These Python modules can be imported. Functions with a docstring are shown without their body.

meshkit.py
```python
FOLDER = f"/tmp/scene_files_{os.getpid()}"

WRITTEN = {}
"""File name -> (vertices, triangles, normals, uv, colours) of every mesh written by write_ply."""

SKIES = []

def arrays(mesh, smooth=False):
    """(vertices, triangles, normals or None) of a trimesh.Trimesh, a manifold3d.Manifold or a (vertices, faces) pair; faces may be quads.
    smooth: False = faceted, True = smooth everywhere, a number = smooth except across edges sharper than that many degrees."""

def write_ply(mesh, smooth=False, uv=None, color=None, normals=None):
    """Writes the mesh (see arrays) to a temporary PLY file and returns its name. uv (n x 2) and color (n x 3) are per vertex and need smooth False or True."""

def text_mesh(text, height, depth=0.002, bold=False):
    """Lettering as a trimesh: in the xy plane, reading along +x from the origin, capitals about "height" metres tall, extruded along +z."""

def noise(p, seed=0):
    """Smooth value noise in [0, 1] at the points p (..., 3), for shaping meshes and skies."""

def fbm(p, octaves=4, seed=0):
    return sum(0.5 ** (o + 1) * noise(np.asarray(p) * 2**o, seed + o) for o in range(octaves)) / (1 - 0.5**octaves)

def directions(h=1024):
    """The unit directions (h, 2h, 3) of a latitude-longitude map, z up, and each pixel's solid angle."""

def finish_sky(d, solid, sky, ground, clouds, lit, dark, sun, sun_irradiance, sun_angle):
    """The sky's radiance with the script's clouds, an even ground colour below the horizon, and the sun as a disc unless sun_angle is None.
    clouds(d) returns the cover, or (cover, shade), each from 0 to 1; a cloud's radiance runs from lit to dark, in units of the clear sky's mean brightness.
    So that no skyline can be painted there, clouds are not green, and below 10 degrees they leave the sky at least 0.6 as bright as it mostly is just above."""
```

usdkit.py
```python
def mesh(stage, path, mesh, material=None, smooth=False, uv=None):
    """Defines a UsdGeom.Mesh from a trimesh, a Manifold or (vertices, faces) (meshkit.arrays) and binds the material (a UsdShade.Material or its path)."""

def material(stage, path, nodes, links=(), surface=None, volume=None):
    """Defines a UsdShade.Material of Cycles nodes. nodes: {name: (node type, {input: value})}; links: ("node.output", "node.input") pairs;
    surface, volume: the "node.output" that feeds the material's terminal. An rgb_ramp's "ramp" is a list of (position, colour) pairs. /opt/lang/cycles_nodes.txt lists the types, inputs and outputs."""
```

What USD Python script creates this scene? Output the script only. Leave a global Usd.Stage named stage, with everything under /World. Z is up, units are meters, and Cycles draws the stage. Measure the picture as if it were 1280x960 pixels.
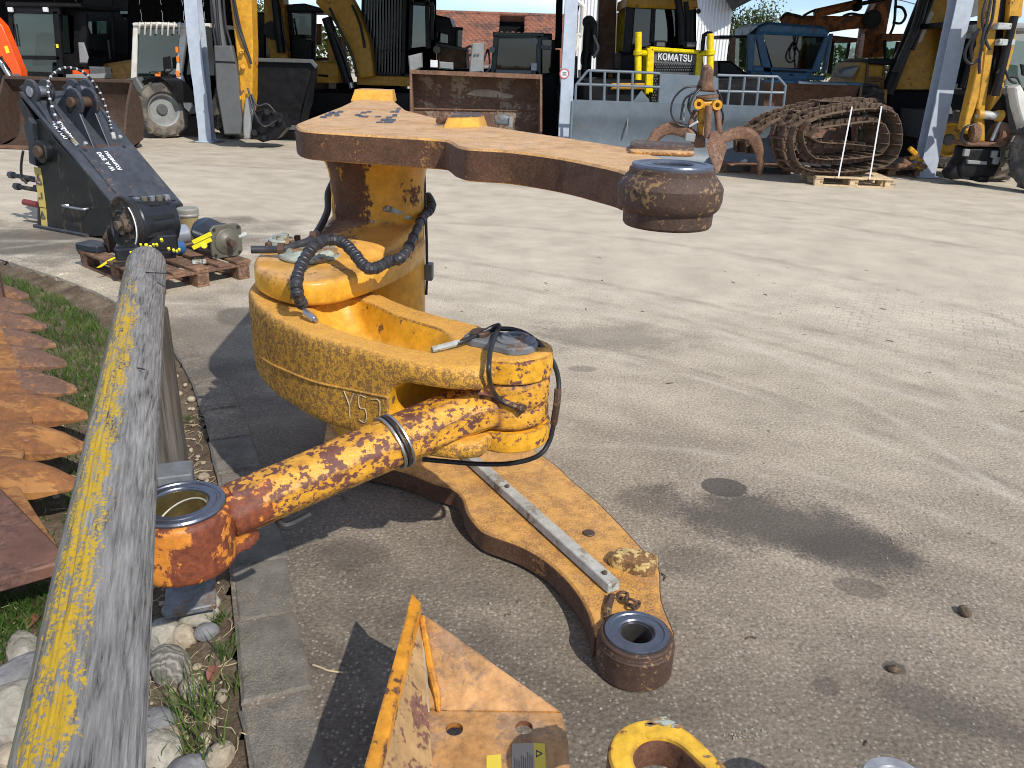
import math, random
import numpy as np, trimesh, manifold3d as m3, usdkit, meshkit
from shapely.geometry import Polygon, Point, LineString
from shapely import affinity
from pxr import Usd, UsdGeom, UsdLux, UsdShade, Gf, Sdf

stage = Usd.Stage.CreateInMemory()
UsdGeom.SetStageUpAxis(stage, UsdGeom.Tokens.z)
UsdGeom.SetStageMetersPerUnit(stage, 1.0)
world = UsdGeom.Xform.Define(stage, '/World')
stage.SetDefaultPrim(world.GetPrim())
PI = math.pi

# ------------------------------------------------------------------ camera
FPX, PITCH, ROLL, CAMH = 1010.0, math.radians(21.85), math.radians(1.93), 1.65
_U0 = np.array([0, math.sin(PITCH), math.cos(PITCH)]); _F = np.array([0, math.cos(PITCH), -math.sin(PITCH)])
_R = math.cos(ROLL) * np.array([1.0, 0, 0]) + math.sin(ROLL) * _U0
_U = math.cos(ROLL) * _U0 - math.sin(ROLL) * np.array([1.0, 0, 0])
_C = np.array([0, 0, CAMH])
cam = UsdGeom.Camera.Define(stage, '/World/camera')
cam.CreateHorizontalApertureAttr(36.0); cam.CreateVerticalApertureAttr(27.0)
cam.CreateFocalLengthAttr(36.0 * FPX / 1280.0)
cam.CreateClippingRangeAttr(Gf.Vec2f(0.05, 1000.0))
_M = Gf.Matrix4d(*_R, 0, *_U, 0, *(-_F), 0, *_C, 1)
cam.AddTransformOp().Set(_M)
cam.CreateExposureAttr(0.16)

# ------------------------------------------------------------------ sky and sun
SUN_TO = np.array([0.66, -0.91, 1.0]); SUN_TO /= np.linalg.norm(SUN_TO)
SUN_EL = math.asin(SUN_TO[2]); SUN_AZ = math.atan2(SUN_TO[0], SUN_TO[1])
dome = UsdLux.DomeLight.Define(stage, '/World/sky')
skymat = usdkit.material(stage, '/World/Looks/sky_look', {
    'sky': ('sky_texture', {'sky_type': 'single_scattering', 'sun_disc': False, 'sun_elevation': SUN_EL, 'sun_rotation': SUN_AZ,
                            'air_density': 1.0, 'aerosol_density': 0.35, 'ozone_density': 1.6}),
    'tint': ('mix_color', {'blend_type': 'multiply', 'fac': 1.0, 'b': (0.78, 0.93, 1.20), 'use_clamp': False}),
    'tc': ('texture_coordinate', {}),
    'mp': ('mapping', {'scale': (1.0, 1.0, 6.0)}),
    'n': ('noise_texture', {'scale': 3.0, 'detail': 8, 'roughness': 0.58}),
    'r': ('map_range', {'range_type': 'smoothstep', 'from_min': 0.40, 'from_max': 0.72, 'to_min': 0.04, 'to_max': 0.75}),
    'mx': ('mix_color', {'b': (11.0, 11.6, 12.3), 'use_clamp': False}),
    'bg': ('background_shader', {'strength': 0.115})},
    [('tc.generated', 'mp.vector'), ('mp.vector', 'n.vector'), ('n.fac', 'r.value'), ('r.result', 'mx.fac'),
     ('sky.color', 'tint.a'), ('tint.result', 'mx.a'), ('mx.result', 'bg.color')], surface='bg.background')
UsdShade.MaterialBindingAPI.Apply(dome.GetPrim()).Bind(skymat)
dome.GetPrim().SetCustomDataByKey('kind', 'structure')
sun = UsdLux.DistantLight.Define(stage, '/World/sun')
sun.CreateNormalizeAttr(True); sun.CreateIntensityAttr(1.12); sun.CreateAngleAttr(0.55); sun.CreateColorAttr(Gf.Vec3f(1.0, 0.95, 0.87))
_z = SUN_TO; _x = np.cross([0, 0, 1.0], _z); _x /= np.linalg.norm(_x); _y = np.cross(_z, _x)
sun.AddTransformOp().Set(Gf.Matrix4d(*_x, 0, *_y, 0, *_z, 0, 0, 0, 30, 1))

# ------------------------------------------------------------------ survey: sight lines of the camera met with a level or an upright plane
def ray(x, y):
    return (x - 640) / FPX * _R - (y - 480) / FPX * _U + _F
def gz(x, y, z=0.0):
    d = ray(x, y); return _C + d * ((z - CAMH) / d[2])
def gy(x, y, Y):
    d = ray(x, y); return _C + d * (Y / d[1])
def pxscale(Y):                       # metres per photo pixel at depth Y
    return Y / FPX * 0.93

# ------------------------------------------------------------------ prims
_used = {}
def _numbered(parent, name):
    k = (parent, name); n = _used.get(k, 0); _used[k] = n + 1
    return name if n == 0 else f'{name}_{n:03d}'
def tag(prim, label=None, cat=None, group=None, kind=None):
    for k, v in (('label', label), ('category', cat), ('group', group), ('kind', kind)):
        if v: prim.SetCustomDataByKey(k, v)
class Thing:
    def __init__(self, name, label, cat, loc=(0, 0, 0), group=None):
        self.loc = np.array(loc, float)
        p = '/World/' + _numbered('/World', name)
        x = UsdGeom.Xform.Define(stage, p); x.AddTranslateOp().Set(Gf.Vec3d(*map(float, loc)))
        self.prim = x.GetPrim(); self.path = p
        tag(self.prim, label, cat, group)
    def add(self, name, mesh, mat, parent=None, smooth=32, label=None, kind=None):
        base = parent or self.path
        if isinstance(mesh, trimesh.Trimesh): mesh = mesh.copy(); mesh.remove_unreferenced_vertices()
        v, f, n = meshkit.arrays(mesh, smooth)
        p = base + '/' + _numbered(base, name)
        um = usdkit.mesh(stage, p, (v - self.loc, f), mat, smooth=False)
        if n is not None:
            from pxr import Vt
            um.CreateNormalsAttr(Vt.Vec3fArray.FromNumpy(n.astype(np.float32))); um.SetNormalsInterpolation('vertex')
        if label or kind: tag(um.GetPrim(), label, kind=kind)
        return p
def single(name, mesh, mat, label=None, cat=None, group=None, kind=None, smooth=32):
    p = '/World/' + _numbered('/World', name)
    if isinstance(mesh, trimesh.Trimesh): mesh = mesh.copy(); mesh.remove_unreferenced_vertices()
    um = usdkit.mesh(stage, p, mesh, mat, smooth=smooth)
    tag(um.GetPrim(), label, cat, group, kind); return p

# ------------------------------------------------------------------ mesh builders
def cat(*ms):
    ms = [m for m in (ms[0] if len(ms) == 1 and isinstance(ms[0], (list, tuple)) else ms)]
    return trimesh.util.concatenate(ms)
def TM(v, f): return trimesh.Trimesh(np.asarray(v, float), np.asarray(f, int), process=False)
def mf(t):
    t = TM(t.vertices, t.faces); t.merge_vertices(digits_vertex=6); t.update_faces(t.nondegenerate_faces()); t.fix_normals()
    r = m3.Manifold(m3.Mesh(np.asarray(t.vertices, np.float32), np.asarray(t.faces, np.uint32)))
    if r.is_empty(): print('NOT MANIFOLD', r.status(), len(t.faces), t.is_watertight)
    return r
def tm(m):
    q = m.to_mesh(); return TM(q.vert_properties[:, :3], q.tri_verts)
def rotz(m, a, c=(0, 0, 0)):
    m = m.copy(); m.apply_transform(trimesh.transformations.rotation_matrix(a, [0, 0, 1], c)); return m
def rot(m, a, ax, c=(0, 0, 0)):
    m = m.copy(); m.apply_transform(trimesh.transformations.rotation_matrix(a, ax, c)); return m
def box(c, s, ch=0.0, yaw=0.0, tilt=0.0):
    """chamfered box centred at c"""
    s = np.array(s, float); ch = min(ch, s.min() * 0.45)
    if ch <= 0:
        m = trimesh.creation.box(s)
    else:
        P = []
        for sx in (-1, 1):
            for sy in (-1, 1):
                for sz in (-1, 1):
                    h = s / 2; q = np.array([sx, sy, sz])
                    for k in range(3):
                        o = h - ch; o[k] = h[k]; P.append(q * o)
        m = trimesh.convex.convex_hull(np.array(P))
    if tilt: m = rot(m, tilt, [1, 0, 0])
    if yaw: m = rotz(m, yaw)
    m.apply_translation(c); return m
def hull(pts): return trimesh.convex.convex_hull(np.asarray(pts, float))
def frame_of(d):
    d = np.asarray(d, float) / np.linalg.norm(d)
    a = np.array([0, 0, 1.0]) if abs(d[2]) < 0.9 else np.array([1.0, 0, 0])
    u = np.cross(a, d); u /= np.linalg.norm(u); return u, np.cross(d, u), d
def loft(rings, caps=True):
    R = np.array(rings, float); k, n, _ = R.shape; v = R.reshape(-1, 3); f = []
    for i in range(k - 1):
        for j in range(n):
            a, b = i * n + j, i * n + (j + 1) % n; c, d = a + n, b + n
            f += [[a, b, d], [a, d, c]]
    if caps:
        v = np.vstack([v, R[0].mean(0), R[-1].mean(0)]); c0, c1 = k * n, k * n + 1
        for j in range(n):
            f.append([c0, (j + 1) % n, j]); f.append([c1, (k - 1) * n + j, (k - 1) * n + (j + 1) % n])
    return TM(v, f)
def spline(P, m=6, closed=False):
    P = np.array(P, float); n = len(P); out = []
    idx = (lambda i: P[i % n]) if closed else (lambda i: P[min(max(i, 0), n - 1)])
    for i in range(n if closed else n - 1):
        a, b, c, d = idx(i - 1), idx(i), idx(i + 1), idx(i + 2)
        for t in np.linspace(0, 1, m, endpoint=False):
            out.append(0.5 * (2 * b + (c - a) * t + (2 * a - 5 * b + 4 * c - d) * t * t + (3 * b - a - 3 * c + d) * t ** 3))
    if not closed: out.append(P[-1])
    return np.array(out)
def tube(P, r, n=10, m=5, smooth=True, phase=0.0):
    P = spline(P, m) if smooth and len(P) > 2 else np.array(P, float)
    rr = np.full(len(P), r) if np.ndim(r) == 0 else np.interp(np.linspace(0, 1, len(P)), np.linspace(0, 1, len(r)), r)
    T = np.gradient(P, axis=0); T /= np.maximum(np.linalg.norm(T, axis=1, keepdims=True), 1e-9)
    u, w, _ = frame_of(T[0]); rings = []
    a = np.arange(n) / n * 2 * PI + phase
    for p, t, q in zip(P, T, rr):
        u = u - t * (u @ t); u /= np.linalg.norm(u); w = np.cross(t, u)
        rings.append(p + q * (np.cos(a)[:, None] * u + np.sin(a)[:, None] * w))
    return loft(rings)
def rod(a, b, r, n=14, r2=None, ch=0.0):
    a, b = np.array(a, float), np.array(b, float); u, w, d = frame_of(b - a); L = np.linalg.norm(b - a)
    r2 = r if r2 is None else r2
    ang = np.arange(n) / n * 2 * PI; e = np.cos(ang)[:, None] * u + np.sin(ang)[:, None] * w
    if ch > 0: st = [(0, r - ch), (ch, r), (L - ch, r2), (L, r2 - ch)]
    else: st = [(0, r), (L, r2)]
    return loft([a + d * z + e * q for z, q in st])
def bar(a, b, w, h, ch=0.0):
    """rectangular bar from a to b, w sideways, h upwards"""
    a, b = np.array(a, float), np.array(b, float); d = b - a; L = np.linalg.norm(d); d /= L
    up = np.array([0, 0, 1.0]) if abs(d[2]) < 0.95 else np.array([0, 1.0, 0])
    s = np.cross(d, up); s /= np.linalg.norm(s); up = np.cross(s, d)
    m = box((0, 0, 0), (w, L, h), ch)
    T = np.eye(4); T[:3, 0] = s; T[:3, 1] = d; T[:3, 2] = up; T[:3, 3] = (a + b) / 2
    m.apply_transform(T); return m
def lathe(prof, c=(0, 0, 0), n=40, axis=(0, 0, 1)):
    """solid of revolution; profile (r, z) closed loop or axis to axis"""
    u, w, d = frame_of(axis); a = np.arange(n) / n * 2 * PI
    e = np.cos(a)[:, None] * u + np.sin(a)[:, None] * w
    closed = prof[0][0] > 1e-6
    pr = list(prof) + ([prof[0]] if closed else [])
    R = [np.asarray(c) + d * z + e * max(r, 1e-5) for r, z in pr]
    m = loft(R, caps=not closed); m.merge_vertices(); m.fix_normals(); return m
def _inset(P, d):
    P = np.asarray(P, float); a = np.roll(P, 1, 0); b = np.roll(P, -1, 0)
    e1 = P - a; e2 = b - P; e1 /= np.maximum(np.linalg.norm(e1, axis=1, keepdims=True), 1e-9); e2 /= np.maximum(np.linalg.norm(e2, axis=1, keepdims=True), 1e-9)
    n1 = np.stack([-e1[:, 1], e1[:, 0]], 1); n2 = np.stack([-e2[:, 1], e2[:, 0]], 1)
    nn = n1 + n2; nn /= np.maximum(np.linalg.norm(nn, axis=1, keepdims=True), 1e-9)
    return P + nn * (d / np.maximum((nn * n1).sum(1), 0.4))[:, None]
def prism(P, z0, z1, ch=0.0):
    """upright prism of a plan outline with chamfered rims"""
    P = np.asarray(P, float)[:, :2]
    if Polygon(P).exterior.is_ccw is False: P = P[::-1]
    n = len(P); lay = [(P, z0), (P, z1)] if ch <= 0 else [(_inset(P, ch), z0), (P, z0 + ch), (P, z1 - ch), (_inset(P, ch), z1)]
    v = np.vstack([np.column_stack([q, np.full(n, z)]) for q, z in lay]); f = []
    for i in range(len(lay) - 1):
        for j in range(n):
            a, b = i * n + j, i * n + (j + 1) % n; f += [[a, b, b + n], [a, b + n, a + n]]
    _, tf = trimesh.creation.triangulate_polygon(Polygon(P), engine='earcut')
    tv, tf = trimesh.creation.triangulate_polygon(Polygon(lay[0][0]), engine='earcut')
    # map triangulation vertices back on the ring
    from scipy.spatial import cKDTree
    ix = cKDTree(lay[0][0]).query(tv)[1]; tri = ix[tf]
    tri = np.array([t if np.cross(lay[0][0][t[1]] - lay[0][0][t[0]], lay[0][0][t[2]] - lay[0][0][t[0]]) > 0 else t[::-1] for t in tri])
    f += tri[:, ::-1].tolist(); f += (tri + (len(lay) - 1) * n).tolist()
    return TM(v, f)
def wall_prism(P, y0, y1, ch=0.0):
    """prism of an upright outline given as (x, z), running from depth y0 to y1"""
    m = prism(P, -y1, -y0, ch); v = np.array(m.vertices); v = np.column_stack([v[:, 0], -v[:, 2], v[:, 1]])
    return TM(v, m.faces)
def cast(t, L=0.02, it=8, lim=0.012):
    """soft-edged casting: refine and relax"""
    m = mf(t) if isinstance(t, trimesh.Trimesh) else t
    q = tm(m.refine_to_length(L)); q.merge_vertices()
    if not it: return q
    import scipy.sparse as sps
    e = q.edges_unique; n = len(q.vertices); A = sps.coo_matrix((np.ones(2 * len(e)), (np.r_[e[:, 0], e[:, 1]], np.r_[e[:, 1], e[:, 0]])), (n, n)).tocsr()
    dg = np.maximum(np.asarray(A.sum(1)).ravel(), 1)[:, None]; v0 = np.array(q.vertices); v = v0.copy()
    for k in range(it):
        v += 0.5 * ((A @ v) / dg - v)
        o = v - v0; l = np.linalg.norm(o, axis=1, keepdims=True); v = v0 + o * np.minimum(1, lim / np.maximum(l, 1e-9))
    q.vertices = v; return q
def union(*ts):
    r = mf(ts[0])
    for t in ts[1:]: r = r + mf(t)
    return r
# upright pieces measured on a sight-line plane at depth Y
def pz(P, Y): return [(lambda q: (q[0], q[2]))(gy(x, y, Y)) for x, y in P]
def slab(P, Y, th, ch=0.0): return wall_prism(pz(P, Y), Y, Y + th, ch)
def pbox(x0, y0, x1, y1, Y, th, ch=0.0):
    a, b = gy(x0, (y0 + y1) / 2, Y), gy(x1, (y0 + y1) / 2, Y); t, u = gy((x0 + x1) / 2, y0, Y), gy((x0 + x1) / 2, y1, Y)
    return box(((a[0] + b[0]) / 2, Y + th / 2, (t[2] + u[2]) / 2), (b[0] - a[0], th, t[2] - u[2]), ch)
def ptube(P, r, n=8, m=5, smooth=True): return tube([gy(*q) for q in P], r, n, m, smooth)
def prod(a, b, r, n=12, ch=0.0): return rod(gy(*a), gy(*b), r, n, ch=ch)
def text(s, h, origin, right, up, depth=0.004, bold=False):
    m = meshkit.text_mesh(s, h, depth, bold); r = np.array(right, float); r /= np.linalg.norm(r); u = np.array(up, float); u -= r * (u @ r); u /= np.linalg.norm(u)
    T = np.eye(4); T[:3, 0] = r; T[:3, 1] = u; T[:3, 2] = np.cross(r, u); T[:3, 3] = origin; m.apply_transform(T); return m

# ------------------------------------------------------------------ materials
def C(h):
    c = np.array([int(h[i:i + 2], 16) for i in (0, 2, 4)]) / 255.0
    return tuple(np.where(c <= 0.04045, c / 12.92, ((c + 0.055) / 1.055) ** 2.4))
def mul(c, k): return tuple(np.clip(np.array(c) * k, 0, 1))
LOOKS = '/World/Looks/'
def worn(name, paint, rust, amount=0.4, scale=6.0, fine=40.0, finek=0.35, rough=(0.45, 0.85), edge=0.0, edger=0.012, dust=None, dustk=0.0,
         var=0.25, bump=0.25, rust2=None, stretch=(1, 1, 1), spec=0.4, coat=0.0, bdist=0.004, grime=(0.66, 1.10)):
    """paint with chips down to rust: amount 0 none .. 1 all; edge = how far bared rims go; dust lies on what faces up"""
    t = 0.72 - amount * 0.5
    N = {'tc': ('texture_coordinate', {}), 'mp': ('mapping', {'scale': stretch}),
         'n1': ('noise_texture', {'scale': scale, 'detail': 6, 'roughness': 0.62}),
         'n2': ('noise_texture', {'scale': fine, 'detail': 4, 'roughness': 0.6}),
         'nv': ('noise_texture', {'scale': scale * 0.6, 'detail': 4, 'roughness': 0.55}),
         'nr': ('noise_texture', {'scale': fine * 1.7, 'detail': 5, 'roughness': 0.65}),
         'ma': ('math', {'math_type': 'multiply_add', 'value2': finek, 'value3': -0.5 * finek}),
         'ad': ('math', {'math_type': 'add'}),
         'th': ('map_range', {'from_min': t - 0.02, 'from_max': t + 0.025, 'clamp': True}),
         'pa': ('mix_color', {'a': mul(paint, 1 - var), 'b': mul(paint, 1 + var * 0.6)}),
         'ru': ('mix_color', {'a': rust, 'b': rust2 or mul(rust, 2.2)}),
         'rr': ('map_range', {'from_min': 0.35, 'from_max': 0.7, 'clamp': True}),
         'mx': ('mix_color', {}),
         'ro': ('map_range', {'from_min': 0, 'from_max': 1, 'to_min': rough[0], 'to_max': rough[1]}),
         'bh': ('math', {'math_type': 'multiply_add', 'value2': -0.5}),
         'bp': ('bump', {'strength': bump, 'distance': bdist}),
         'p': ('principled_bsdf', {'specular_ior_level': spec, 'coat_weight': coat, 'coat_roughness': 0.25})}
    K = [('tc.object', 'mp.vector'), ('mp.vector', 'n1.vector'), ('mp.vector', 'n2.vector'), ('tc.object', 'nv.vector'), ('tc.object', 'nr.vector'),
         ('n2.fac', 'ma.value1'), ('n1.fac', 'ad.value1'), ('ma.value', 'ad.value2'), ('nv.fac', 'pa.fac'), ('nr.fac', 'rr.value'), ('rr.result', 'ru.fac'),
         ('pa.result', 'mx.a'), ('ru.result', 'mx.b'), ('th.result', 'mx.fac'), ('th.result', 'ro.value'), ('ro.result', 'p.roughness'),
         ('th.result', 'bh.value1'), ('nr.fac', 'bh.value3'), ('bh.value', 'bp.height'), ('bp.normal', 'p.normal')]
    last = 'ad.value'
    if edge > 0:
        N.update({'bv': ('bevel', {'radius': edger, 'samples': 2}), 'ge': ('geometry', {}), 'dt': ('vector_math', {'math_type': 'dot_product'}),
                  'em': ('map_range', {'from_min': 1.0, 'from_max': 0.93, 'to_min': 0.0, 'to_max': edge, 'clamp': True}), 'ea': ('math', {'math_type': 'add'})})
        K += [('bv.bevel', 'dt.vector1'), ('ge.normal', 'dt.vector2'), ('dt.value', 'em.value'), ('ad.value', 'ea.value1'), ('em.result', 'ea.value2')]
        last = 'ea.value'
    K.append((last, 'th.value'))
    col = 'mx.result'
    if dust is not None:
        N.update({'g2': ('geometry', {}), 'sx': ('separate_xyz', {}), 'dm': ('map_range', {'from_min': 0.25, 'from_max': 0.9, 'to_max': dustk, 'clamp': True}),
                  'dn': ('noise_texture', {'scale': 3.5, 'detail': 8, 'roughness': 0.68}), 'dr': ('map_range', {'from_min': 0.32, 'from_max': 0.62, 'clamp': True, 'to_min': 0.35}),
                  'dx': ('math', {'math_type': 'multiply'}), 'dc': ('mix_color', {'b': dust})})
        K += [('g2.normal', 'sx.vector'), ('sx.z', 'dm.value'), ('tc.object', 'dn.vector'), ('dn.fac', 'dr.value'), ('dm.result', 'dx.value1'), ('dr.result', 'dx.value2'),
              ('dx.value', 'dc.fac'), ('mx.result', 'dc.a')]
        col = 'dc.result'
    N.update({'gn': ('noise_texture', {'scale': scale * 2.3, 'detail': 5, 'roughness': 0.72}), 'gr': ('map_range', {'from_min': 0.33, 'from_max': 0.66, 'to_min': grime[0], 'to_max': grime[1], 'clamp': True}),
              'gc': ('combine_color', {}), 'gm': ('mix_color', {'blend_type': 'multiply', 'fac': 1.0, 'use_clamp': False})})
    K += [('tc.object', 'gn.vector'), ('gn.fac', 'gr.value'), ('gr.result', 'gc.r'), ('gr.result', 'gc.g'), ('gr.result', 'gc.b'), (col, 'gm.a'), ('gc.color', 'gm.b')]
    K.append(('gm.result', 'p.base_color'))
    return usdkit.material(stage, LOOKS + name, N, K, surface='p.BSDF')
def plain(name, col, rough=0.5, metal=0.0, var=0.25, scale=8.0, bump=0.1, spec=0.5, bscale=None, coat=0.0, dirt=None, dirtk=0.5, bdist=0.003):
    """even material with tonal variation, grime and a slight grain"""
    N = {'tc': ('texture_coordinate', {}), 'n': ('noise_texture', {'scale': scale, 'detail': 6, 'roughness': 0.6}),
         'nb': ('noise_texture', {'scale': bscale or scale * 8, 'detail': 4}),
         'm': ('mix_color', {'a': mul(col, 1 - var), 'b': mul(col, 1 + var)}),
         'rr': ('map_range', {'from_min': 0.3, 'from_max': 0.7, 'to_min': max(rough - 0.12, 0.04), 'to_max': min(rough + 0.12, 1)}),
         'bp': ('bump', {'strength': bump, 'distance': bdist}),
         'p': ('principled_bsdf', {'metallic': metal, 'specular_ior_level': spec, 'coat_weight': coat})}
    K = [('tc.object', 'n.vector'), ('tc.object', 'nb.vector'), ('n.fac', 'm.fac'), ('n.fac', 'rr.value'), ('rr.result', 'p.roughness'), ('nb.fac', 'bp.height'), ('bp.normal', 'p.normal')]
    col_o = 'm.result'
    if dirt is not None:
        N.update({'nd': ('noise_texture', {'scale': scale * 0.7, 'detail': 8, 'roughness': 0.7}), 'rd': ('map_range', {'from_min': 0.45, 'from_max': 0.68, 'to_max': dirtk, 'clamp': True}), 'md': ('mix_color', {'b': dirt})})
        K += [('tc.object', 'nd.vector'), ('nd.fac', 'rd.value'), ('rd.result', 'md.fac'), ('m.result', 'md.a')]; col_o = 'md.result'
    K.append((col_o, 'p.base_color'))
    return usdkit.material(stage, LOOKS + name, N, K, surface='p.BSDF')
def glass(name, tint=(0.55, 0.62, 0.6), refl=1.0):
    return usdkit.material(stage, LOOKS + name, {'t': ('transparent_bsdf', {'color': tint}), 'g': ('glossy_bsdf', {'color': (0.9, 0.93, 0.95), 'roughness': 0.03}),
        'f': ('fresnel', {'IOR': 1.6}), 'k': ('math', {'math_type': 'multiply_add', 'value2': refl, 'value3': 0.03, 'use_clamp': True}), 'm': ('mix_closure', {})},
        [('f.fac', 'k.value1'), ('k.value', 'm.fac'), ('t.BSDF', 'm.closure1'), ('g.BSDF', 'm.closure2')], surface='m.closure')

YEL, RUST, PRIMER = (0.72, 0.34, 0.025), (0.060, 0.026, 0.014), (0.105, 0.035, 0.026)
DUSTY = (0.58, 0.365, 0.185)
M = {}
M['plate_top'] = worn('dusty_yellow_plate', (0.62, 0.31, 0.055), (0.17, 0.080, 0.03), 0.36, 9, 150, 1.0, edge=0.10, dust=DUSTY, dustk=0.74, bump=0.2, grime=(0.72, 1.10))
M['plate_low'] = worn('rust_speckled_plate', (0.62, 0.30, 0.045), (0.17, 0.075, 0.028), 0.40, 11, 150, 1.1, edge=0.14, dust=(0.58, 0.34, 0.13), dustk=0.5, bump=0.2, grime=(0.70, 1.10))
M['lug_pale'] = worn('scraped_lug_paint', (0.62, 0.45, 0.17), (0.14, 0.075, 0.03), 0.42, 14, 60, 0.8, edge=0.3, edger=0.01, bump=0.3)
M['plate_cut'] = worn('flame_cut_edge', (0.30, 0.15, 0.05), (0.075, 0.036, 0.020), 0.78, 9, 90, 0.7, rough=(0.7, 0.9), bump=0.5, rust2=(0.15, 0.075, 0.04))
M['column'] = worn('column_paint', (0.70, 0.34, 0.030), RUST, 0.13, 4, 55, 0.35, rough=(0.32, 0.8), edge=0.12, dust=DUSTY, dustk=0.25, bump=0.1)
M['arm'] = worn('speckled_arm_paint', (0.62, 0.32, 0.040), (0.30, 0.155, 0.040), 0.46, 60, 200, 1.0, rough=(0.5, 0.85), edge=0.06, dust=(0.70, 0.36, 0.07), dustk=0.85, bump=0.16, var=0.25, rust2=(0.19, 0.092, 0.028), grime=(0.78, 1.08))
M['arm_in'] = worn('arm_recess_paint', (0.74, 0.36, 0.018), (0.09, 0.045, 0.02), 0.12, 8, 40, 0.4, rough=(0.35, 0.8), dust=(0.68, 0.40, 0.13), dustk=0.5)
M['head'] = worn('chipped_head_paint', (0.74, 0.36, 0.025), (0.10, 0.040, 0.028), 0.27, 19, 60, 0.55, rough=(0.38, 0.75), edge=0.16, bump=0.25)
M['link'] = worn('flaking_link_paint', (0.70, 0.34, 0.032), (0.13, 0.05, 0.032), 0.36, 15, 60, 0.7, rough=(0.36, 0.6), edge=0.34, edger=0.028, bump=0.5, rust2=(0.15, 0.055, 0.045), stretch=(1, 1, 1.3))
M['link_eye'] = worn('rusty_eye_paint', (0.66, 0.24, 0.035), (0.13, 0.034, 0.018), 0.53, 11, 40, 0.5, rough=(0.4, 0.6), bump=0.5, rust2=(0.24, 0.065, 0.025))
M['boss'] = worn('rusty_boss', (0.24, 0.145, 0.06), (0.052, 0.030, 0.021), 0.72, 10, 80, 0.9, rough=(0.4, 0.65), bump=0.35, rust2=(0.095, 0.052, 0.034))
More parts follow.
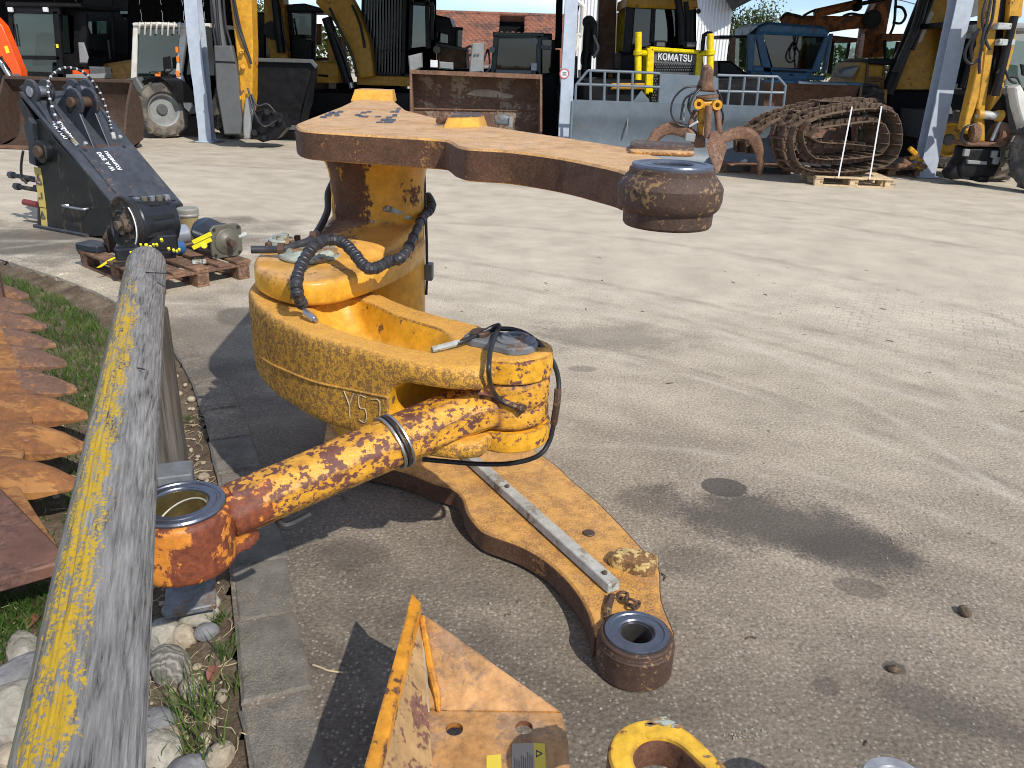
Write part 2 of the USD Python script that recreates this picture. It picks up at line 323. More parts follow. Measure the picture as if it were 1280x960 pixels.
def streaked(name, dirv, z0):
    m = worn(name, (0.70, 0.34, 0.030), (0.095, 0.042, 0.022), 0.12, 5, 55, 0.35, rough=(0.32, 0.8), dust=DUSTY, dustk=0.35, bump=0.18, rust2=(0.17, 0.075, 0.035), edge=0.2, edger=0.015)
    p = LOOKS + name + '/'
    def nd(n, kind, **kw):
        q = UsdShade.Shader.Define(stage, p + n); q.CreateIdAttr('cycles_' + kind)
        for k, v in kw.items(): q.CreateInput(k, Sdf.ValueTypeNames.Token if isinstance(v, str) else Sdf.ValueTypeNames.Bool if isinstance(v, bool) else Sdf.ValueTypeNames.Float3 if np.ndim(v) else Sdf.ValueTypeNames.Float).Set(Gf.Vec3f(*v) if np.ndim(v) else v)
        return q
    def ln(a, ao, b, bi): b.CreateInput(bi, Sdf.ValueTypeNames.Token).ConnectToSource(a.CreateOutput(ao, Sdf.ValueTypeNames.Token))
    g = lambda n: UsdShade.Shader.Get(stage, p + n)
    flat = nd('flat', 'vector_math', math_type='multiply', vector2=(1.0, 1.0, 0.0)); nor = nd('nor', 'vector_math', math_type='normalize'); dt = nd('sdot', 'vector_math', math_type='dot_product', vector2=dirv)
    mr = nd('srange', 'map_range', from_min=0.78, from_max=0.98, to_min=0.0, to_max=0.30, clamp=True); sz = nd('sz', 'separate_xyz'); mz = nd('szr', 'map_range', from_min=z0 - 0.04, from_max=z0 + 0.05, to_min=0.0, to_max=1.0, clamp=True); mm = nd('smul', 'math', math_type='multiply'); aa = nd('sadd', 'math', math_type='add')
    sm = nd('smap', 'mapping', scale=(38.0, 38.0, 9.0)); sn = nd('snoise', 'noise_texture', scale=1.0, detail=6.0, roughness=0.65); so = nd('soff', 'math', math_type='multiply_add', value2=0.9, value3=-0.45); ab = nd('sadd2', 'math', math_type='add'); mk = nd('smul2', 'math', math_type='multiply')
    tc = g('tc'); ln(tc, 'object', flat, 'vector1'); ln(flat, 'vector', nor, 'vector1'); ln(nor, 'vector', dt, 'vector1'); ln(dt, 'value', mr, 'value'); ln(tc, 'object', sz, 'vector'); ln(sz, 'z', mz, 'value'); ln(mr, 'result', mm, 'value1'); ln(mz, 'result', mm, 'value2')
    ln(tc, 'object', sm, 'vector'); ln(sm, 'vector', sn, 'vector'); ln(sn, 'fac', so, 'value1'); ln(mr, 'result', mk, 'value1'); mk.CreateInput('value2', Sdf.ValueTypeNames.Float).Set(3.3); q3 = nd('smul3', 'math', math_type='multiply'); ln(mk, 'value', q3, 'value1'); ln(so, 'value', q3, 'value2'); q4 = nd('smul4', 'math', math_type='multiply'); ln(q3, 'value', q4, 'value1'); ln(mz, 'result', q4, 'value2')
    ln(mm, 'value', ab, 'value1'); ln(q4, 'value', ab, 'value2'); ln(g('ea'), 'value', aa, 'value1'); ln(ab, 'value', aa, 'value2'); th = g('th'); ln(aa, 'value', th, 'value')
    return m
M['column_streak'] = streaked('streaked_column_paint', (-0.50, -0.866, 0.0), 0.985)
M['steel_ring'] = plain('greasy_steel_ring', (0.16, 0.17, 0.20), 0.33, 0.85, 0.3, 14, 0.15)
M['bore'] = plain('bearing_bore', (0.14, 0.13, 0.12), 0.35, 0.8, 0.3, 12, 0.1)
M['bronze'] = plain('bronze_bush', (0.42, 0.34, 0.16), 0.3, 0.9, 0.2, 10, 0.05)
M['washer'] = worn('greenish_washer', (0.36, 0.40, 0.34), (0.16, 0.10, 0.05), 0.36, 12, 50, 0.4, rough=(0.4, 0.7))
M['grey_cap'] = worn('grey_cap_paint', (0.15, 0.165, 0.18), (0.10, 0.06, 0.035), 0.25, 9, 50, 0.4, rough=(0.35, 0.6), dust=(0.2, 0.19, 0.17), dustk=0.4)
M['rubber'] = plain('black_rubber', (0.018, 0.018, 0.02), 0.45, 0, 0.3, 20, 0.2)
M['hose'] = plain('hose_braid', (0.028, 0.028, 0.032), 0.5, 0, 0.5, 30, 0.3)
M['galv'] = worn('galvanised_bar', (0.42, 0.44, 0.42), (0.13, 0.11, 0.08), 0.25, 8, 60, 0.4, rough=(0.5, 0.8), dust=(0.42, 0.36, 0.27), dustk=0.5)
M['steel'] = plain('bare_steel', (0.40, 0.40, 0.41), 0.38, 0.9, 0.25, 20, 0.1)
M['black_mark'] = plain('dark_paint_mark', (0.055, 0.055, 0.07), 0.6)
M['white_mark'] = plain('chalk_white', (0.75, 0.75, 0.74), 0.8)
M['chalk'] = plain('faded_chalk', (0.46, 0.38, 0.24), 0.9, 0, 0.4, 60)
M['bolt'] = plain('rusty_bolt', (0.10, 0.06, 0.04), 0.6, 0.4)

# ================================================================== the yellow articulated bracket in the middle of the yard
ZT, ZP = 1.405, 0.092                    # tops of the upper and the lower plate
TH = 0.095
COL = np.array([-0.575, 3.36])
BOSS_U, BOSS_L = gz(841, 204, 1.44)[:2], gz(796, 789, 0.128)[:2]
hero = Thing('articulated_bracket', 'large chipped yellow steel bracket with two arms in the middle of the yard', 'machine part', (COL[0], COL[1], 0))
def ring_plan(c, r, a0=0, a1=2 * PI, n=40): 
    a = np.linspace(a0, a1, n); return np.column_stack([c[0] + r * np.cos(a), c[1] + r * np.sin(a)])
# upper plate: outline surveyed on its own level
near = [(369.5, 155), (372, 160), (384, 163.5), (430, 167), (480, 170), (530, 173), (556, 175), (564, 177.5), (571, 182), (580, 184.5), (592, 186), (640, 189), (700, 197), (745, 206), (775, 213), (795, 222)]
U_near = list(spline([gz(x, y, ZT)[:2] for x, y in near], 4))
U_back = [np.array(q) for q in [(0.435, 2.03), (0.41, 2.33), (0.355, 2.62), (0.14, 2.95), (-0.13, 3.33), (-0.36, 3.66), (-0.56, 4.15), (-0.77, 5.12), (-0.80, 5.30), (-0.98, 5.30), (-0.975, 5.05), (-0.90, 4.2), (-0.855, 3.45)]]
upl = prism(np.array(U_near + U_back), ZT - TH, ZT, 0.007)
def low_boss(c, top):
    return lathe([(0.052, 0.003), (0.108, 0.003), (0.112, 0.008), (0.1125, top - 0.034), (0.1095, top - 0.030), (0.1085, top - 0.024), (0.1065, top - 0.021), (0.1055, top - 0.012), (0.101, top - 0.009), (0.052, top - 0.009)], (c[0], c[1], 0), 64)
def boss_mesh(c, top, bot, lip):
    r = 0.122
    pr = [(0.052, bot), (0.100, bot), (0.104, bot + 0.006), (0.105, bot + lip), (0.113, bot + lip + 0.006), (r - 0.004, bot + lip + 0.014), (r, bot + lip + 0.028), (r, top - 0.052), (r - 0.004, top - 0.044),
          (0.104, top - 0.026), (0.099, top - 0.022), (0.098, top - 0.012), (0.090, top - 0.009), (0.052, top - 0.009)]
    return lathe(pr, (c[0], c[1], 0), 56)
def ring_mesh(c, top):
    pr = [(0.050, top - 0.03), (0.092, top - 0.03), (0.0945, top - 0.006), (0.092, top - 0.001), (0.080, top), (0.077, top - 0.003), (0.066, top - 0.0025), (0.064, top - 0.001), (0.054, top - 0.001), (0.050, top - 0.005)]
    return lathe(pr, (c[0], c[1], 0), 56)
def sleeve(c, z0, z1): return lathe([(0.0455, z0), (0.0505, z0), (0.0505, z1), (0.0455, z1)], (c[0], c[1], 0), 40)
up_m = hero.add('upper_plate', cast(tm(mf(upl) - mf(rod((*BOSS_U, 1.2), (*BOSS_U, 1.6), 0.1, 40))), 0.05, 0), M['plate_top'], smooth=25)
# rust-brown flame-cut rim of the plate: its own band just proud of it
def rim_band(P, z0, z1, out=0.003):
    P = np.array(P, float); e = np.diff(P, axis=0); e /= np.maximum(np.linalg.norm(e, axis=1, keepdims=True), 1e-9); e = np.vstack([e[:1], e[:-1] + e[1:], e[-1:]]); e /= np.maximum(np.linalg.norm(e, axis=1, keepdims=True), 1e-9); nrm = np.stack([e[:, 1], -e[:, 0]], 1)
    A, B = P + nrm * out, P - nrm * 0.01; n = len(P); rows = []
    for i in range(n):
        rows.append([(*A[i], z0), (*A[i], z1), (*B[i], z1), (*B[i], z0)])
    m = loft(rows); m.fix_normals(); return m
def dense(P, m=4): return spline(P, m)
Un = np.array(U_near); 
rb = rim_band(Un[:-3], ZT - TH + 0.004, ZT - 0.006)
hero.add('cut_edge', rb, M['plate_cut'], up_m)
bu = hero.add('bearing_boss', boss_mesh(BOSS_U, 1.44, 1.298, 0.034), M['boss'], smooth=24, label='upper rusty bearing boss')
hero.add('seal_ring', ring_mesh(BOSS_U, 1.44), M['steel_ring'], bu, smooth=40)
hero.add('bore_sleeve', sleeve(BOSS_U, 1.30, 1.428), M['bore'], bu)
# weld-on blocks of the upper plate
tip = hull([(-1.0, 5.00, ZT - .01), (-0.75, 5.00, ZT - .01), (-0.77, 5.27, ZT - .01), (-0.985, 5.27, ZT - .01), (-0.985, 5.06, ZT + .055), (-0.765, 5.06, ZT + .055), (-0.78, 5.25, ZT + .055), (-0.97, 5.25, ZT + .055)])
hero.add('tip_block', tip, M['column'], up_m)
lugc = np.array([gz(x, y, ZT)[:2] for x, y in [(552, 160), (600, 159), (610, 156), (603, 151), (560, 150)]])
lc_ = lugc.mean(0); hero.add('weld_lug', hull([(*q, ZT - .01) for q in lugc] + [(*(lc_ + (q - lc_) * .78), ZT + .034) for q in lugc]), M['column'], up_m, smooth=20); hero.add('lug_top', prism([lc_ + (q - lc_) * .74 for q in lugc], ZT + .033, ZT + .0365, .001), M['boss'], up_m)
hero.add('weld_lug', tube([(*gz(548, 157, ZT)[:2], ZT + 0.016), (*gz(572, 153, ZT)[:2], ZT + 0.02), (*gz(596, 151, ZT)[:2], ZT + 0.018)], 0.012, 7), M['plate_cut'], up_m)
s0 = np.array([gz(x, y, ZT)[:2] for x, y in [(786, 190), (866, 193), (868, 186), (788, 182)]])
hero.add('stop_block', cast(prism(s0, ZT - 0.005, ZT + 0.020, 0.005), 0.03, 2), M['boss'], up_m)
s1 = np.array([gz(x, y, ZT)[:2] for x, y in [(785, 192), (868, 195), (868, 192), (786, 188.5)]])
hero.add('stop_block', cast(prism(s1, ZT - 0.005, ZT + 0.010, 0.003), 0.02, 3), M['plate_top'], up_m)
rnd = random.Random(5)
for (x, y, w, h) in [(410, 144, 9, 3), (419, 142, 8, 2.5), (425, 140, 7, 2), (414, 141, 7, 2), (404, 146.5, 8, 2), (421, 144.5, 6, 2), (447, 144, 7, 2), (454, 141, 7, 2), (461, 140, 6, 1.6), (456, 146, 8, 2), (450, 145.5, 5, 2),
                     (472, 146, 7, 1.6), (486, 147, 8, 2), (480, 150, 9, 2.4), (489, 150.5, 10, 3), (474, 153, 8, 1.4), (485, 153, 12, 2), (493, 144.5, 6, 3), (496, 139.5, 5, 3), (498, 136, 5, 2.2), (490, 140, 5, 1.6)]:
    q = np.array([gz(x + dx, y + dy, ZT)[:2] for dx, dy in ((-w / 2, h / 2), (w / 2, h / 2), (w / 2 + 1, -h / 2), (-w / 2 + 1, -h / 2))])
    hero.add('paint_mark', prism(q, ZT + 0.0008, ZT + 0.002), M['black_mark'], up_m)
# column
prof = [(0.0, ZP - 0.02), (0.235, ZP - 0.02), (0.225, ZP + 0.02), (0.200, ZP + 0.07), (0.188, ZP + 0.14)]
prof += [(0.188, z) for z in np.linspace(0.35, 1.10, 10)] + [(0.190, 1.17), (0.196, 1.215), (0.206, 1.245), (0.212, 1.252), (0.214, 1.275), (0.232, 1.298), (0.240, 1.312), (0, 1.312)]
colm = lathe(prof, (*COL, 0), 64)
pin = gz(390, 322, 0.955)[:2]
pad_xy = np.array([(-0.955, 2.96), (-0.925, 2.79), (-0.874, 2.690), (-0.792, 2.605), (-0.700, 2.560), (-0.605, 2.60), (-0.520, 2.72), (-0.445, 2.90), (-0.395, 3.10), (-0.385, 3.36), (-0.52, 3.53), (-0.70, 3.51), (-0.80, 3.36), (-0.90, 3.15)])
pad_xy = spline(pad_xy, 4, True)
padu = prism(pad_xy, 0.872, 0.955, 0.010)
padl = prism(COL + (pad_xy - COL) * 0.78, 0.462, 0.548, 0.010)
inner = COL + (pad_xy - COL) * 0.80
fp = pad_xy[pad_xy[:, 1] < 3.3]
sad = hull(np.vstack([np.column_stack([COL + (fp - COL) * 0.74, np.full(len(fp), 0.95)]), np.column_stack([ring_plan(COL, 0.186, n=24), np.full(24, 1.03)]), np.column_stack([ring_plan(COL, 0.186, n=24), np.full(24, 0.90)])]))
colbody = union(colm, padu, sad, padl)
col_m = hero.add('column', cast(colbody, 0.024, 1, 0.003), M['column_streak'], smooth=38)
# flaking rust down the left face of the column, along the plate side
cu = [(0.0, 0.958), (0.112, 0.958), (0.116, 0.966), (0.114, 0.974), (0.096, 0.978), (0.088, 0.990), (0.078, 0.994), (0.062, 0.986), (0.05, 0.986), (0.0, 0.986)]
hero.add('pin_washer', lathe(cu, (*pin, 0), 40), M['washer'], col_m, smooth=30)
q = gz(440, 309, 0.955)[:2]
hero.add('keeper_strap', prism(np.vstack([ring_plan(q, 0.035, -0.9, 1.2, 10), ring_plan(pin, 0.10, 1.0, 2.2, 8), ring_plan(pin, 0.10, -1.8, -0.6, 8)]), 0.957, 0.970, 0.003), M['washer'], col_m)
b2 = gz(352, 306, 0.955)[:2]
hero.add('rear_fitting', cat(rod((*b2, 0.955), (*b2, 0.98), 0.05, 20, ch=0.004), rod((*b2, 0.98), (*b2, 0.995), 0.032, 6)), M['washer'], col_m)
for x, y in [(372, 302), (336, 311), (366, 309)]:
    c = gz(x, y, 0.96)[:2]; hero.add('pad_bolt', rod((*c, 0.955), (*c, 0.985), 0.013, 6, ch=0.003), M['bolt'], col_m)
# little box on the far side of the column
hero.add('sensor_box', box((COL[0] + 0.205, COL[1] + 0.02, 0.80), (0.035, 0.06, 0.07), 0.005), M['grey_cap'], col_m)

# swing arm: crescent casting
ARM0, ARM1 = 0.575, 0.862
HEAD = gz(637, 433, ARM1)[:2]
outer = [(309, 360), (314, 374), (330, 389), (350, 401), (390, 419), (440, 433), (490, 447), (530, 456), (575, 461), (605, 460)]
inner_e = [(600, 405), (540, 391), (500, 377), (470, 362), (456, 350)]
po = [gz(x, y, ARM1)[:2] for x, y in outer]; pi_ = [gz(x, y, ARM1)[:2] for x, y in inner_e]
a0 = math.atan2(*(po[-1] - HEAD)[::-1]); headarc = ring_plan(HEAD, 0.128, -1.95, 2.0, 22)
arm_xy = np.vstack([spline(po, 5), headarc, spline(pi_, 5), [(-0.60, 3.05), (-0.70, 3.14), (-0.82, 3.19), (-0.92, 3.13), (-0.975, 3.02)]])
armp = prism(arm_xy, ARM0, ARM1, 0.008)
armp = mf(armp)
# recess in the top, walled like a tray
tr_out = [gz(x, y, ARM1)[:2] for x, y in [(398, 400), (440, 417), (490, 430), (530, 437), (556, 436), (566, 426), (556, 413), (530, 404), (500, 395), (470, 381), (440, 371), (405, 376), (390, 388)]]
tr = spline(tr_out, 4, True)
pc = Polygon(tr).buffer(0)
def ringpts(poly, z, n=72): return np.array([[*poly.exterior.interpolate(t, normalized=True).coords[0], z] for t in np.linspace(0, 1, n, endpoint=False)])
fl = Polygon(pc.buffer(-0.055).simplify(0.004).exterior.coords)
shr = lambda k, z: np.column_stack([np.array(pc.centroid.coords[0]) + (ringpts(pc, 0)[:, :2] - np.array(pc.centroid.coords[0])) * np.array([k, k]), np.full(72, z)])
basin = loft([shr(1.02, ARM1 + 0.03), shr(1.0, ARM1 - 0.004), shr(0.93, ARM1 - 0.035), shr(0.80, ARM1 - 0.085), shr(0.66, ARM1 - 0.115)])
basin.fix_normals()
if basin.volume < 0: basin.invert()
# fork slot at the head, with a rounded throat
from shapely.ops import unary_union
sl = unary_union([unary_union([Point(*HEAD).buffer(0.142), Point(-0.235, 2.20).buffer(0.088)]).convex_hull, unary_union([Point(-0.235, 2.20).buffer(0.088), Point(-0.25, 1.9).buffer(0.1), Point(0.1, 1.9).buffer(0.1), Point(*HEAD).buffer(0.142)]).convex_hull, Point(HEAD[0] + 0.1, HEAD[1]).buffer(0.2)])
sl = Polygon(sl.simplify(0.003).exterior.coords)
slot = prism(np.array(sl.exterior.coords)[:-1], 0.634, 0.790, 0.012)
nO = np.array([-0.46, -0.888]); tO = np.array([0.888, -0.46]); lc0 = np.array([-0.262, 2.150]); aa_ = np.linspace(0, 2 * PI, 28, endpoint=False)
dsc = lambda o: [(*(lc0 + nO * o + tO * 0.082 * math.cos(t)), 0.712 + 0.078 * math.sin(t)) for t in aa_]
slot = union(hull(np.vstack([dsc(0.25), dsc(-0.11), np.column_stack([ring_plan(HEAD, 0.14, n=30), np.full(30, 0.634)]), np.column_stack([ring_plan(HEAD, 0.14, n=30), np.full(30, 0.790)])])), prism(ring_plan(HEAD + np.array([0.06, 0]), 0.2, n=40)[:-1], 0.634, 0.790))
slot = tm(slot)
armm = armp - mf(basin) - mf(slot)
armc = cast(armm, 0.020, 5)
ac, an = armc.triangles_center, armc.face_normals
import shapely
in_pocket = shapely.contains_xy(pc.buffer(0.004), ac[:, 0], ac[:, 1]) & (ac[:, 2] > 0.70) & (ac[:, 2] < ARM1 - 0.010)
body_in = Polygon(arm_xy).buffer(-0.011); in_slot = shapely.contains_xy(body_in, ac[:, 0], ac[:, 1]) & (ac[:, 2] > 0.628) & (ac[:, 2] < 0.797)
clean = in_pocket | in_slot
arm_m = hero.add('swing_arm', TM(armc.vertices, armc.faces[~clean]), M['arm'], smooth=45)
hero.add('recess_lining', TM(armc.vertices, armc.faces[clean]), M['arm_in'], arm_m, smooth=45)
so = spline(po, 6); so = so + (so - so.mean(0)) * 0.0
hero.add('weld_seam', tube([(*q, 0.662 + 0.075 * i / 34) for i, q in enumerate(so[2:-19])], 0.0042, 6, smooth=False), M['arm'], arm_m)
hp = np.vstack([ring_plan(HEAD + np.array([0.012, -0.01]), 0.072, -PI / 2 - 0.2, PI / 2 - 0.1, 16), ring_plan(HEAD + np.array([-0.085, 0.03]), 0.052, PI / 2 - 0.1, 3 * PI / 2 - 0.2, 16)])
kp = hero.add('keeper_plate', cast(prism(hp, ARM1 - 0.002, ARM1 + 0.022, 0.005), 0.02, 0), M['grey_cap'], arm_m, smooth=24)
hc = HEAD + np.array([0.018, -0.004])
hero.add('pin_cap', lathe([(0, ARM1 + 0.02), (0.060, ARM1 + 0.02), (0.059, ARM1 + 0.027), (0.048, ARM1 + 0.029), (0.042, ARM1 + 0.035), (0.028, ARM1 + 0.036), (0.026, ARM1 + 0.040), (0.019, ARM1 + 0.040), (0.017, ARM1 + 0.031), (0, ARM1 + 0.031)], (*hc, 0), 36), M['grey_cap'], kp, smooth=24)
hero.add('keeper_bolt', rod((*(HEAD + np.array([-0.09, 0.032])), ARM1 + 0.02), (*(HEAD + np.array([-0.09, 0.032])), ARM1 + 0.036), 0.030, 20, ch=0.004), M['bolt'], kp)
# pin stub below the arm, near the column
hero.add('lower_pin', rod((-0.77, 2.84, 0.475), (-0.77, 2.84, 0.60), 0.095, 28, ch=0.01), M['boss'], arm_m)
# head collars (separate paint, separate lugs)
hero.add('head_collar', lathe([(0.08, 0.790), (0.129, 0.790), (0.1310, 0.797), (0.1310, 0.848), (0.128, 0.856), (0.08, 0.856)], (*HEAD, 0), 56), M['head'], arm_m, smooth=40)
hero.add('head_collar', lathe([(0.06, 0.572), (0.126, 0.572), (0.1310, 0.580), (0.1310, 0.628), (0.129, 0.634), (0.06, 0.634)], (*HEAD, 0), 56), M['head'], arm_m, smooth=40)
for s, r0, up in (('4', 0, 0), ('S', 1, 0), ('7', 2, 0)):
    pass
# connecting rod with its two eyes
EYE = gz(224, 626, 0.645)[:2]
hd3, ey3 = np.array([*HEAD, 0.712]), np.array([*EYE, 0.560])
dd = ey3 - hd3; L = np.linalg.norm(dd); dn = dd / L
eyeA = lathe([(0.0, 0.640), (0.118, 0.640), (0.125, 0.650), (0.125, 0.690), (0.121, 0.699), (0.121, 0.706), (0.125, 0.715), (0.125, 0.774), (0.119, 0.785), (0.0, 0.784)], (*HEAD, 0), 48)
rr = 1.12 * np.array([0.070, 0.068, 0.066, 0.066, 0.064, 0.062, 0.062, 0.062])
ts = np.array([0.06, 0.18, 0.3, 0.42, 0.54, 0.66, 0.78, 0.87])
u, w, _ = frame_of(dn); ang = np.arange(8) / 8 * 2 * PI + PI / 8
barm = loft([hd3 + dn * L * t + r * (np.cos(ang)[:, None] * u * 1.08 + np.sin(ang)[:, None] * w) for t, r in zip(ts, rr)])
neck = hull(np.vstack([(hd3 + dn * 0.10) + 0.07 * (np.cos(ang)[:, None] * u * 1.5 + np.sin(ang)[:, None] * w), (hd3 + dn * 0.23) + 0.072 * (np.cos(ang)[:, None] * u * 1.05 + np.sin(ang)[:, None] * w)]))
rodm = union(eyeA, barm, neck)
lk = hero.add('connecting_rod', cast(rodm, 0.016, 1, 0.0012), M['link'], smooth=28)
e0, e1 = 0.472, 0.640
eyeB = lathe([(0.082, e0), (0.112, e0), (0.120, e0 + 0.010), (0.120, e1 - 0.022), (0.114, e1 - 0.008), (0.082, e1 - 0.004)], (*EYE, 0), 56)
nk = hull(np.vstack([(ey3 - dn * 0.24) + 0.070 * (np.cos(ang)[:, None] * u * 1.05 + np.sin(ang)[:, None] * w), (ey3 - dn * 0.105) + 0.062 * (np.cos(ang)[:, None] * u * 1.35 + np.sin(ang)[:, None] * w)]))
lug = hull(np.vstack([np.column_stack([ring_plan(EYE + np.array([0.105, 0.085]), 0.052, n=14), np.full(14, e0 + 0.008)]), np.column_stack([ring_plan(EYE + np.array([0.105, 0.085]), 0.030, n=14), np.full(14, e0 + 0.09)]), np.column_stack([ring_plan(EYE + np.array([0.04, 0.03]), 0.06, n=14), np.full(14, e0 + 0.03)])]))
bore = rod((*EYE, 0.3), (*EYE, 0.8), 0.083, 40)
eym = (mf(eyeB) + mf(nk) + mf(lug)) - mf(bore)
le = hero.add('rod_eye', cast(eym, 0.014, 3), M['link_eye'], smooth=50, label='rusty orange rod eye')
hero.add('seal_ring', lathe([(0.066, e1 - 0.02), (0.104, e1 - 0.02), (0.107, e1 - 0.002), (0.104, e1 + 0.003), (0.094, e1 + 0.004), (0.092, e1 + 0.001), (0.086, e1 + 0.001), (0.084, e1 + 0.003), (0.070, e1 + 0.003), (0.066, e1 - 0.002)], (*EYE, 0), 56), M['steel_ring'], le, smooth=40)
hero.add('bronze_bush', lathe([(0.064, e0 + 0.02), (0.084, e0 + 0.02), (0.084, e1 - 0.012), (0.064, e1 - 0.004)], (*EYE, 0), 48), M['bronze'], le)
for z, tl in ((e1 - 0.05, 0.03), (e1 - 0.09, -0.035)):
    P = [(EYE[0] + 0.0635 * math.cos(a), EYE[1] + 0.0635 * math.sin(a), z + tl * math.sin(a + 0.6)) for a in np.linspace(0, 2 * PI, 40)]
    hero.add('oil_groove', tube(P, 0.0022, 5, smooth=False), M['galv'], le)
# steel bands strapped round the rod
cb = hd3 + dn * L * 0.40
for o in (-0.011, 0.002, 0.014):
    P = [cb + dn * (o + 0.008 * math.sin(a)) + 0.0755 * (math.cos(a) * u * 1.07 + math.sin(a) * w) for a in np.linspace(0, 2 * PI, 33)]
    hero.add('strap_band', tube(P, 0.0048, 6, smooth=False), M['steel' if o != 0.002 else 'rubber'], lk)
cb2 = hd3 + dn * L * 0.79
hero.add('strap_band', tube([cb2 + np.array([0.02, 0.02, -0.07]), cb2 + np.array([0.05, 0.0, -0.085]), cb2 + np.array([0.10, 0.05, -0.08])], 0.012, 8), M['rubber'], lk)

# lower plate on the ground, mirror of the upper one
lo_near = [(420, 572), (500, 588), (540, 603), (566, 611), (578, 622), (584, 640), (598, 659), (612, 668), (655, 684), (690, 706), (718, 735), (736, 765), (744, 795)]
lo_far = [(842, 790), (826, 748), (823, 708), (806, 689), (775, 655), (745, 625), (715, 600), (690, 577), (640, 545)]
ln = list(spline([gz(x, y, ZP)[:2] for x, y in lo_near], 4)); lf = list(spline([gz(x, y, ZP)[:2] for x, y in lo_far], 4))
lo_xy = [np.array(q) for q in [(-0.78, 5.1), (-0.96, 5.1), (-0.86, 3.5), (-0.80, 3.10)]]
lowp = prism(np.array(ln + lf + [np.array((-0.35, 3.7))] + lo_xy), 0.012, ZP, 0.007)
lp = hero.add('lower_plate', cast(tm(mf(lowp) - mf(rod((*BOSS_L, -0.5), (*BOSS_L, 0.5), 0.1, 40))), 0.06, 0), M['plate_low'], smooth=25)
hero.add('cut_edge', rim_band(np.array(ln), 0.016, ZP - 0.006), M['plate_cut'], lp)
hero.add('cut_edge', rim_band(np.array(lf), 0.016, ZP - 0.006), M['plate_cut'], lp)
bl = hero.add('bearing_boss', low_boss(BOSS_L, 0.130), M['boss'], smooth=26, label='lower rusty bearing boss on the ground')
hero.add('seal_ring', ring_mesh(BOSS_L, 0.130), M['steel_ring'], bl, smooth=40)
hero.add('bore_sleeve', sleeve(BOSS_L, 0.006, 0.119), M['bore'], bl)
# raised wedge lug on the lower plate
wl = [gz(x, y, ZP)[:2] for x, y in [(757, 700), (762, 709), (800, 722), (818, 722), (824, 708), (800, 699), (772, 696)]]
wv = [(*q, ZP - 0.01) for q in wl] + [(*(np.array(wl).mean(0) + (np.array(q) - np.array(wl).mean(0)) * 0.93), ZP + 0.045 * min(1, 0.35 + i)) for i, q in enumerate(wl)]
hero.add('wedge_lug', cast(hull(wv), 0.02, 1, 0.004), M['lug_pale'], lp)
d1 = gz(736, 667, ZP)
hero.add('weld_scar', cast(prism(ring_plan(d1[:2], 0.022, n=12)[:-1] * 1.0, ZP - 0.004, ZP + 0.006, 0.002), 0.02, 0), M['bolt'], lp)
# galvanised channel laid along the lower plate
ga, gb = gz(563, 556, ZP), gz(767, 741, ZP)
ga, gb = np.array([ga[0], ga[1], ZP + 0.021]), np.array([gb[0], gb[1], ZP + 0.021])
hero.add('channel_bar', bar(ga, gb, 0.046, 0.036, 0.003), M['galv'], lp)
for t in (0.42, 0.955):
    c = ga + (gb - ga) * t; hero.add('channel_bolt', rod(c + np.array([0, 0, 0.017]), c + np.array([0, 0, 0.027]), 0.009, 8, ch=0.002), M['bolt'], lp)
c0 = gz(778, 744, ZP + 0.02)
for k in range(4):
    c = c0 + np.array([0.012 * k, -0.018 * k, 0.004 * (k % 2)]); a = k * 1.3
    P = [c + np.array([0.016 * math.cos(t) * math.cos(a), 0.016 * math.cos(t) * math.sin(a) - 0.0, 0.012 * math.sin(t)]) for t in np.linspace(0, 2 * PI, 13)]
    hero.add('chain_link', tube(P, 0.005, 6, smooth=False), M['bolt'], lp)
hero.add('weld_seam', tube([(*gz(x, y, ZP)[:2], ZP + 0.008) for x, y in [(764, 748), (760, 762), (759, 776)]], 0.012, 7), M['boss'], lp)

# hoses
def hz(P): return [gz(x, y, z) for x, y, z in P]
hA = hz([(378, 382, 0.90), (371, 362, 0.97), (374, 338, 1.01), (388, 313, 1.04), (408, 300, 1.06), (428, 303, 1.05), (442, 316, 1.03), (454, 331, 1.01), (466, 336, 1.00), (486, 327, 1.01), (506, 317, 1.03)])
hA += [np.array([COL[0] + 0.19, COL[1] - 0.10, 1.045]), np.array([COL[0] + 0.215, COL[1] + 0.03, 1.07]), np.array([COL[0] + 0.19, COL[1] + 0.14, 1.10])]
ha = hero.add('braided_hose', tube(hA, 0.0165, 10, 8), M['hose'], smooth=60)
sp = spline(hA, 9)
for i in range(2, len(sp) - 3, 2):
    d = sp[i + 1] - sp[i]
    if np.linalg.norm(d) > 1e-6: hero.add('braid_wrap', rod(sp[i] - d / np.linalg.norm(d) * 0.008, sp[i] + d / np.linalg.norm(d) * 0.008, 0.0185 + 0.0012 * (i % 3), 10, ch=0.003), M['rubber' if i % 4 else 'hose'], ha)
hero.add('hose_fitting', cat(tube(hz([(377, 382, 0.90), (384, 392, 0.885), (396, 401, 0.872)]), 0.0075, 8), rod(gz(382, 390, 0.89), gz(393, 399, 0.875), 0.011, 8)), M['steel'], ha)
hB = hz([(314, 312, 0.985), (335, 312, 0.985), (352, 311, 0.99), (372, 306, 0.995), (392, 296, 1.01)]) + [np.array([COL[0] - 0.19, COL[1] - 0.10, 1.06]), np.array([COL[0] - 0.205, COL[1] + 0.0, 1.12]), np.array([COL[0] - 0.19, COL[1] + 0.12, 1.18])]
hero.add('braided_hose', tube(hB, 0.014, 10, 6), M['hose'], smooth=60)
for q in (hB[2], hB[4]): hero.add('hose_clip', rod(q - [0.012, 0, 0], q + [0.012, 0, 0], 0.021, 10), M['bolt'])
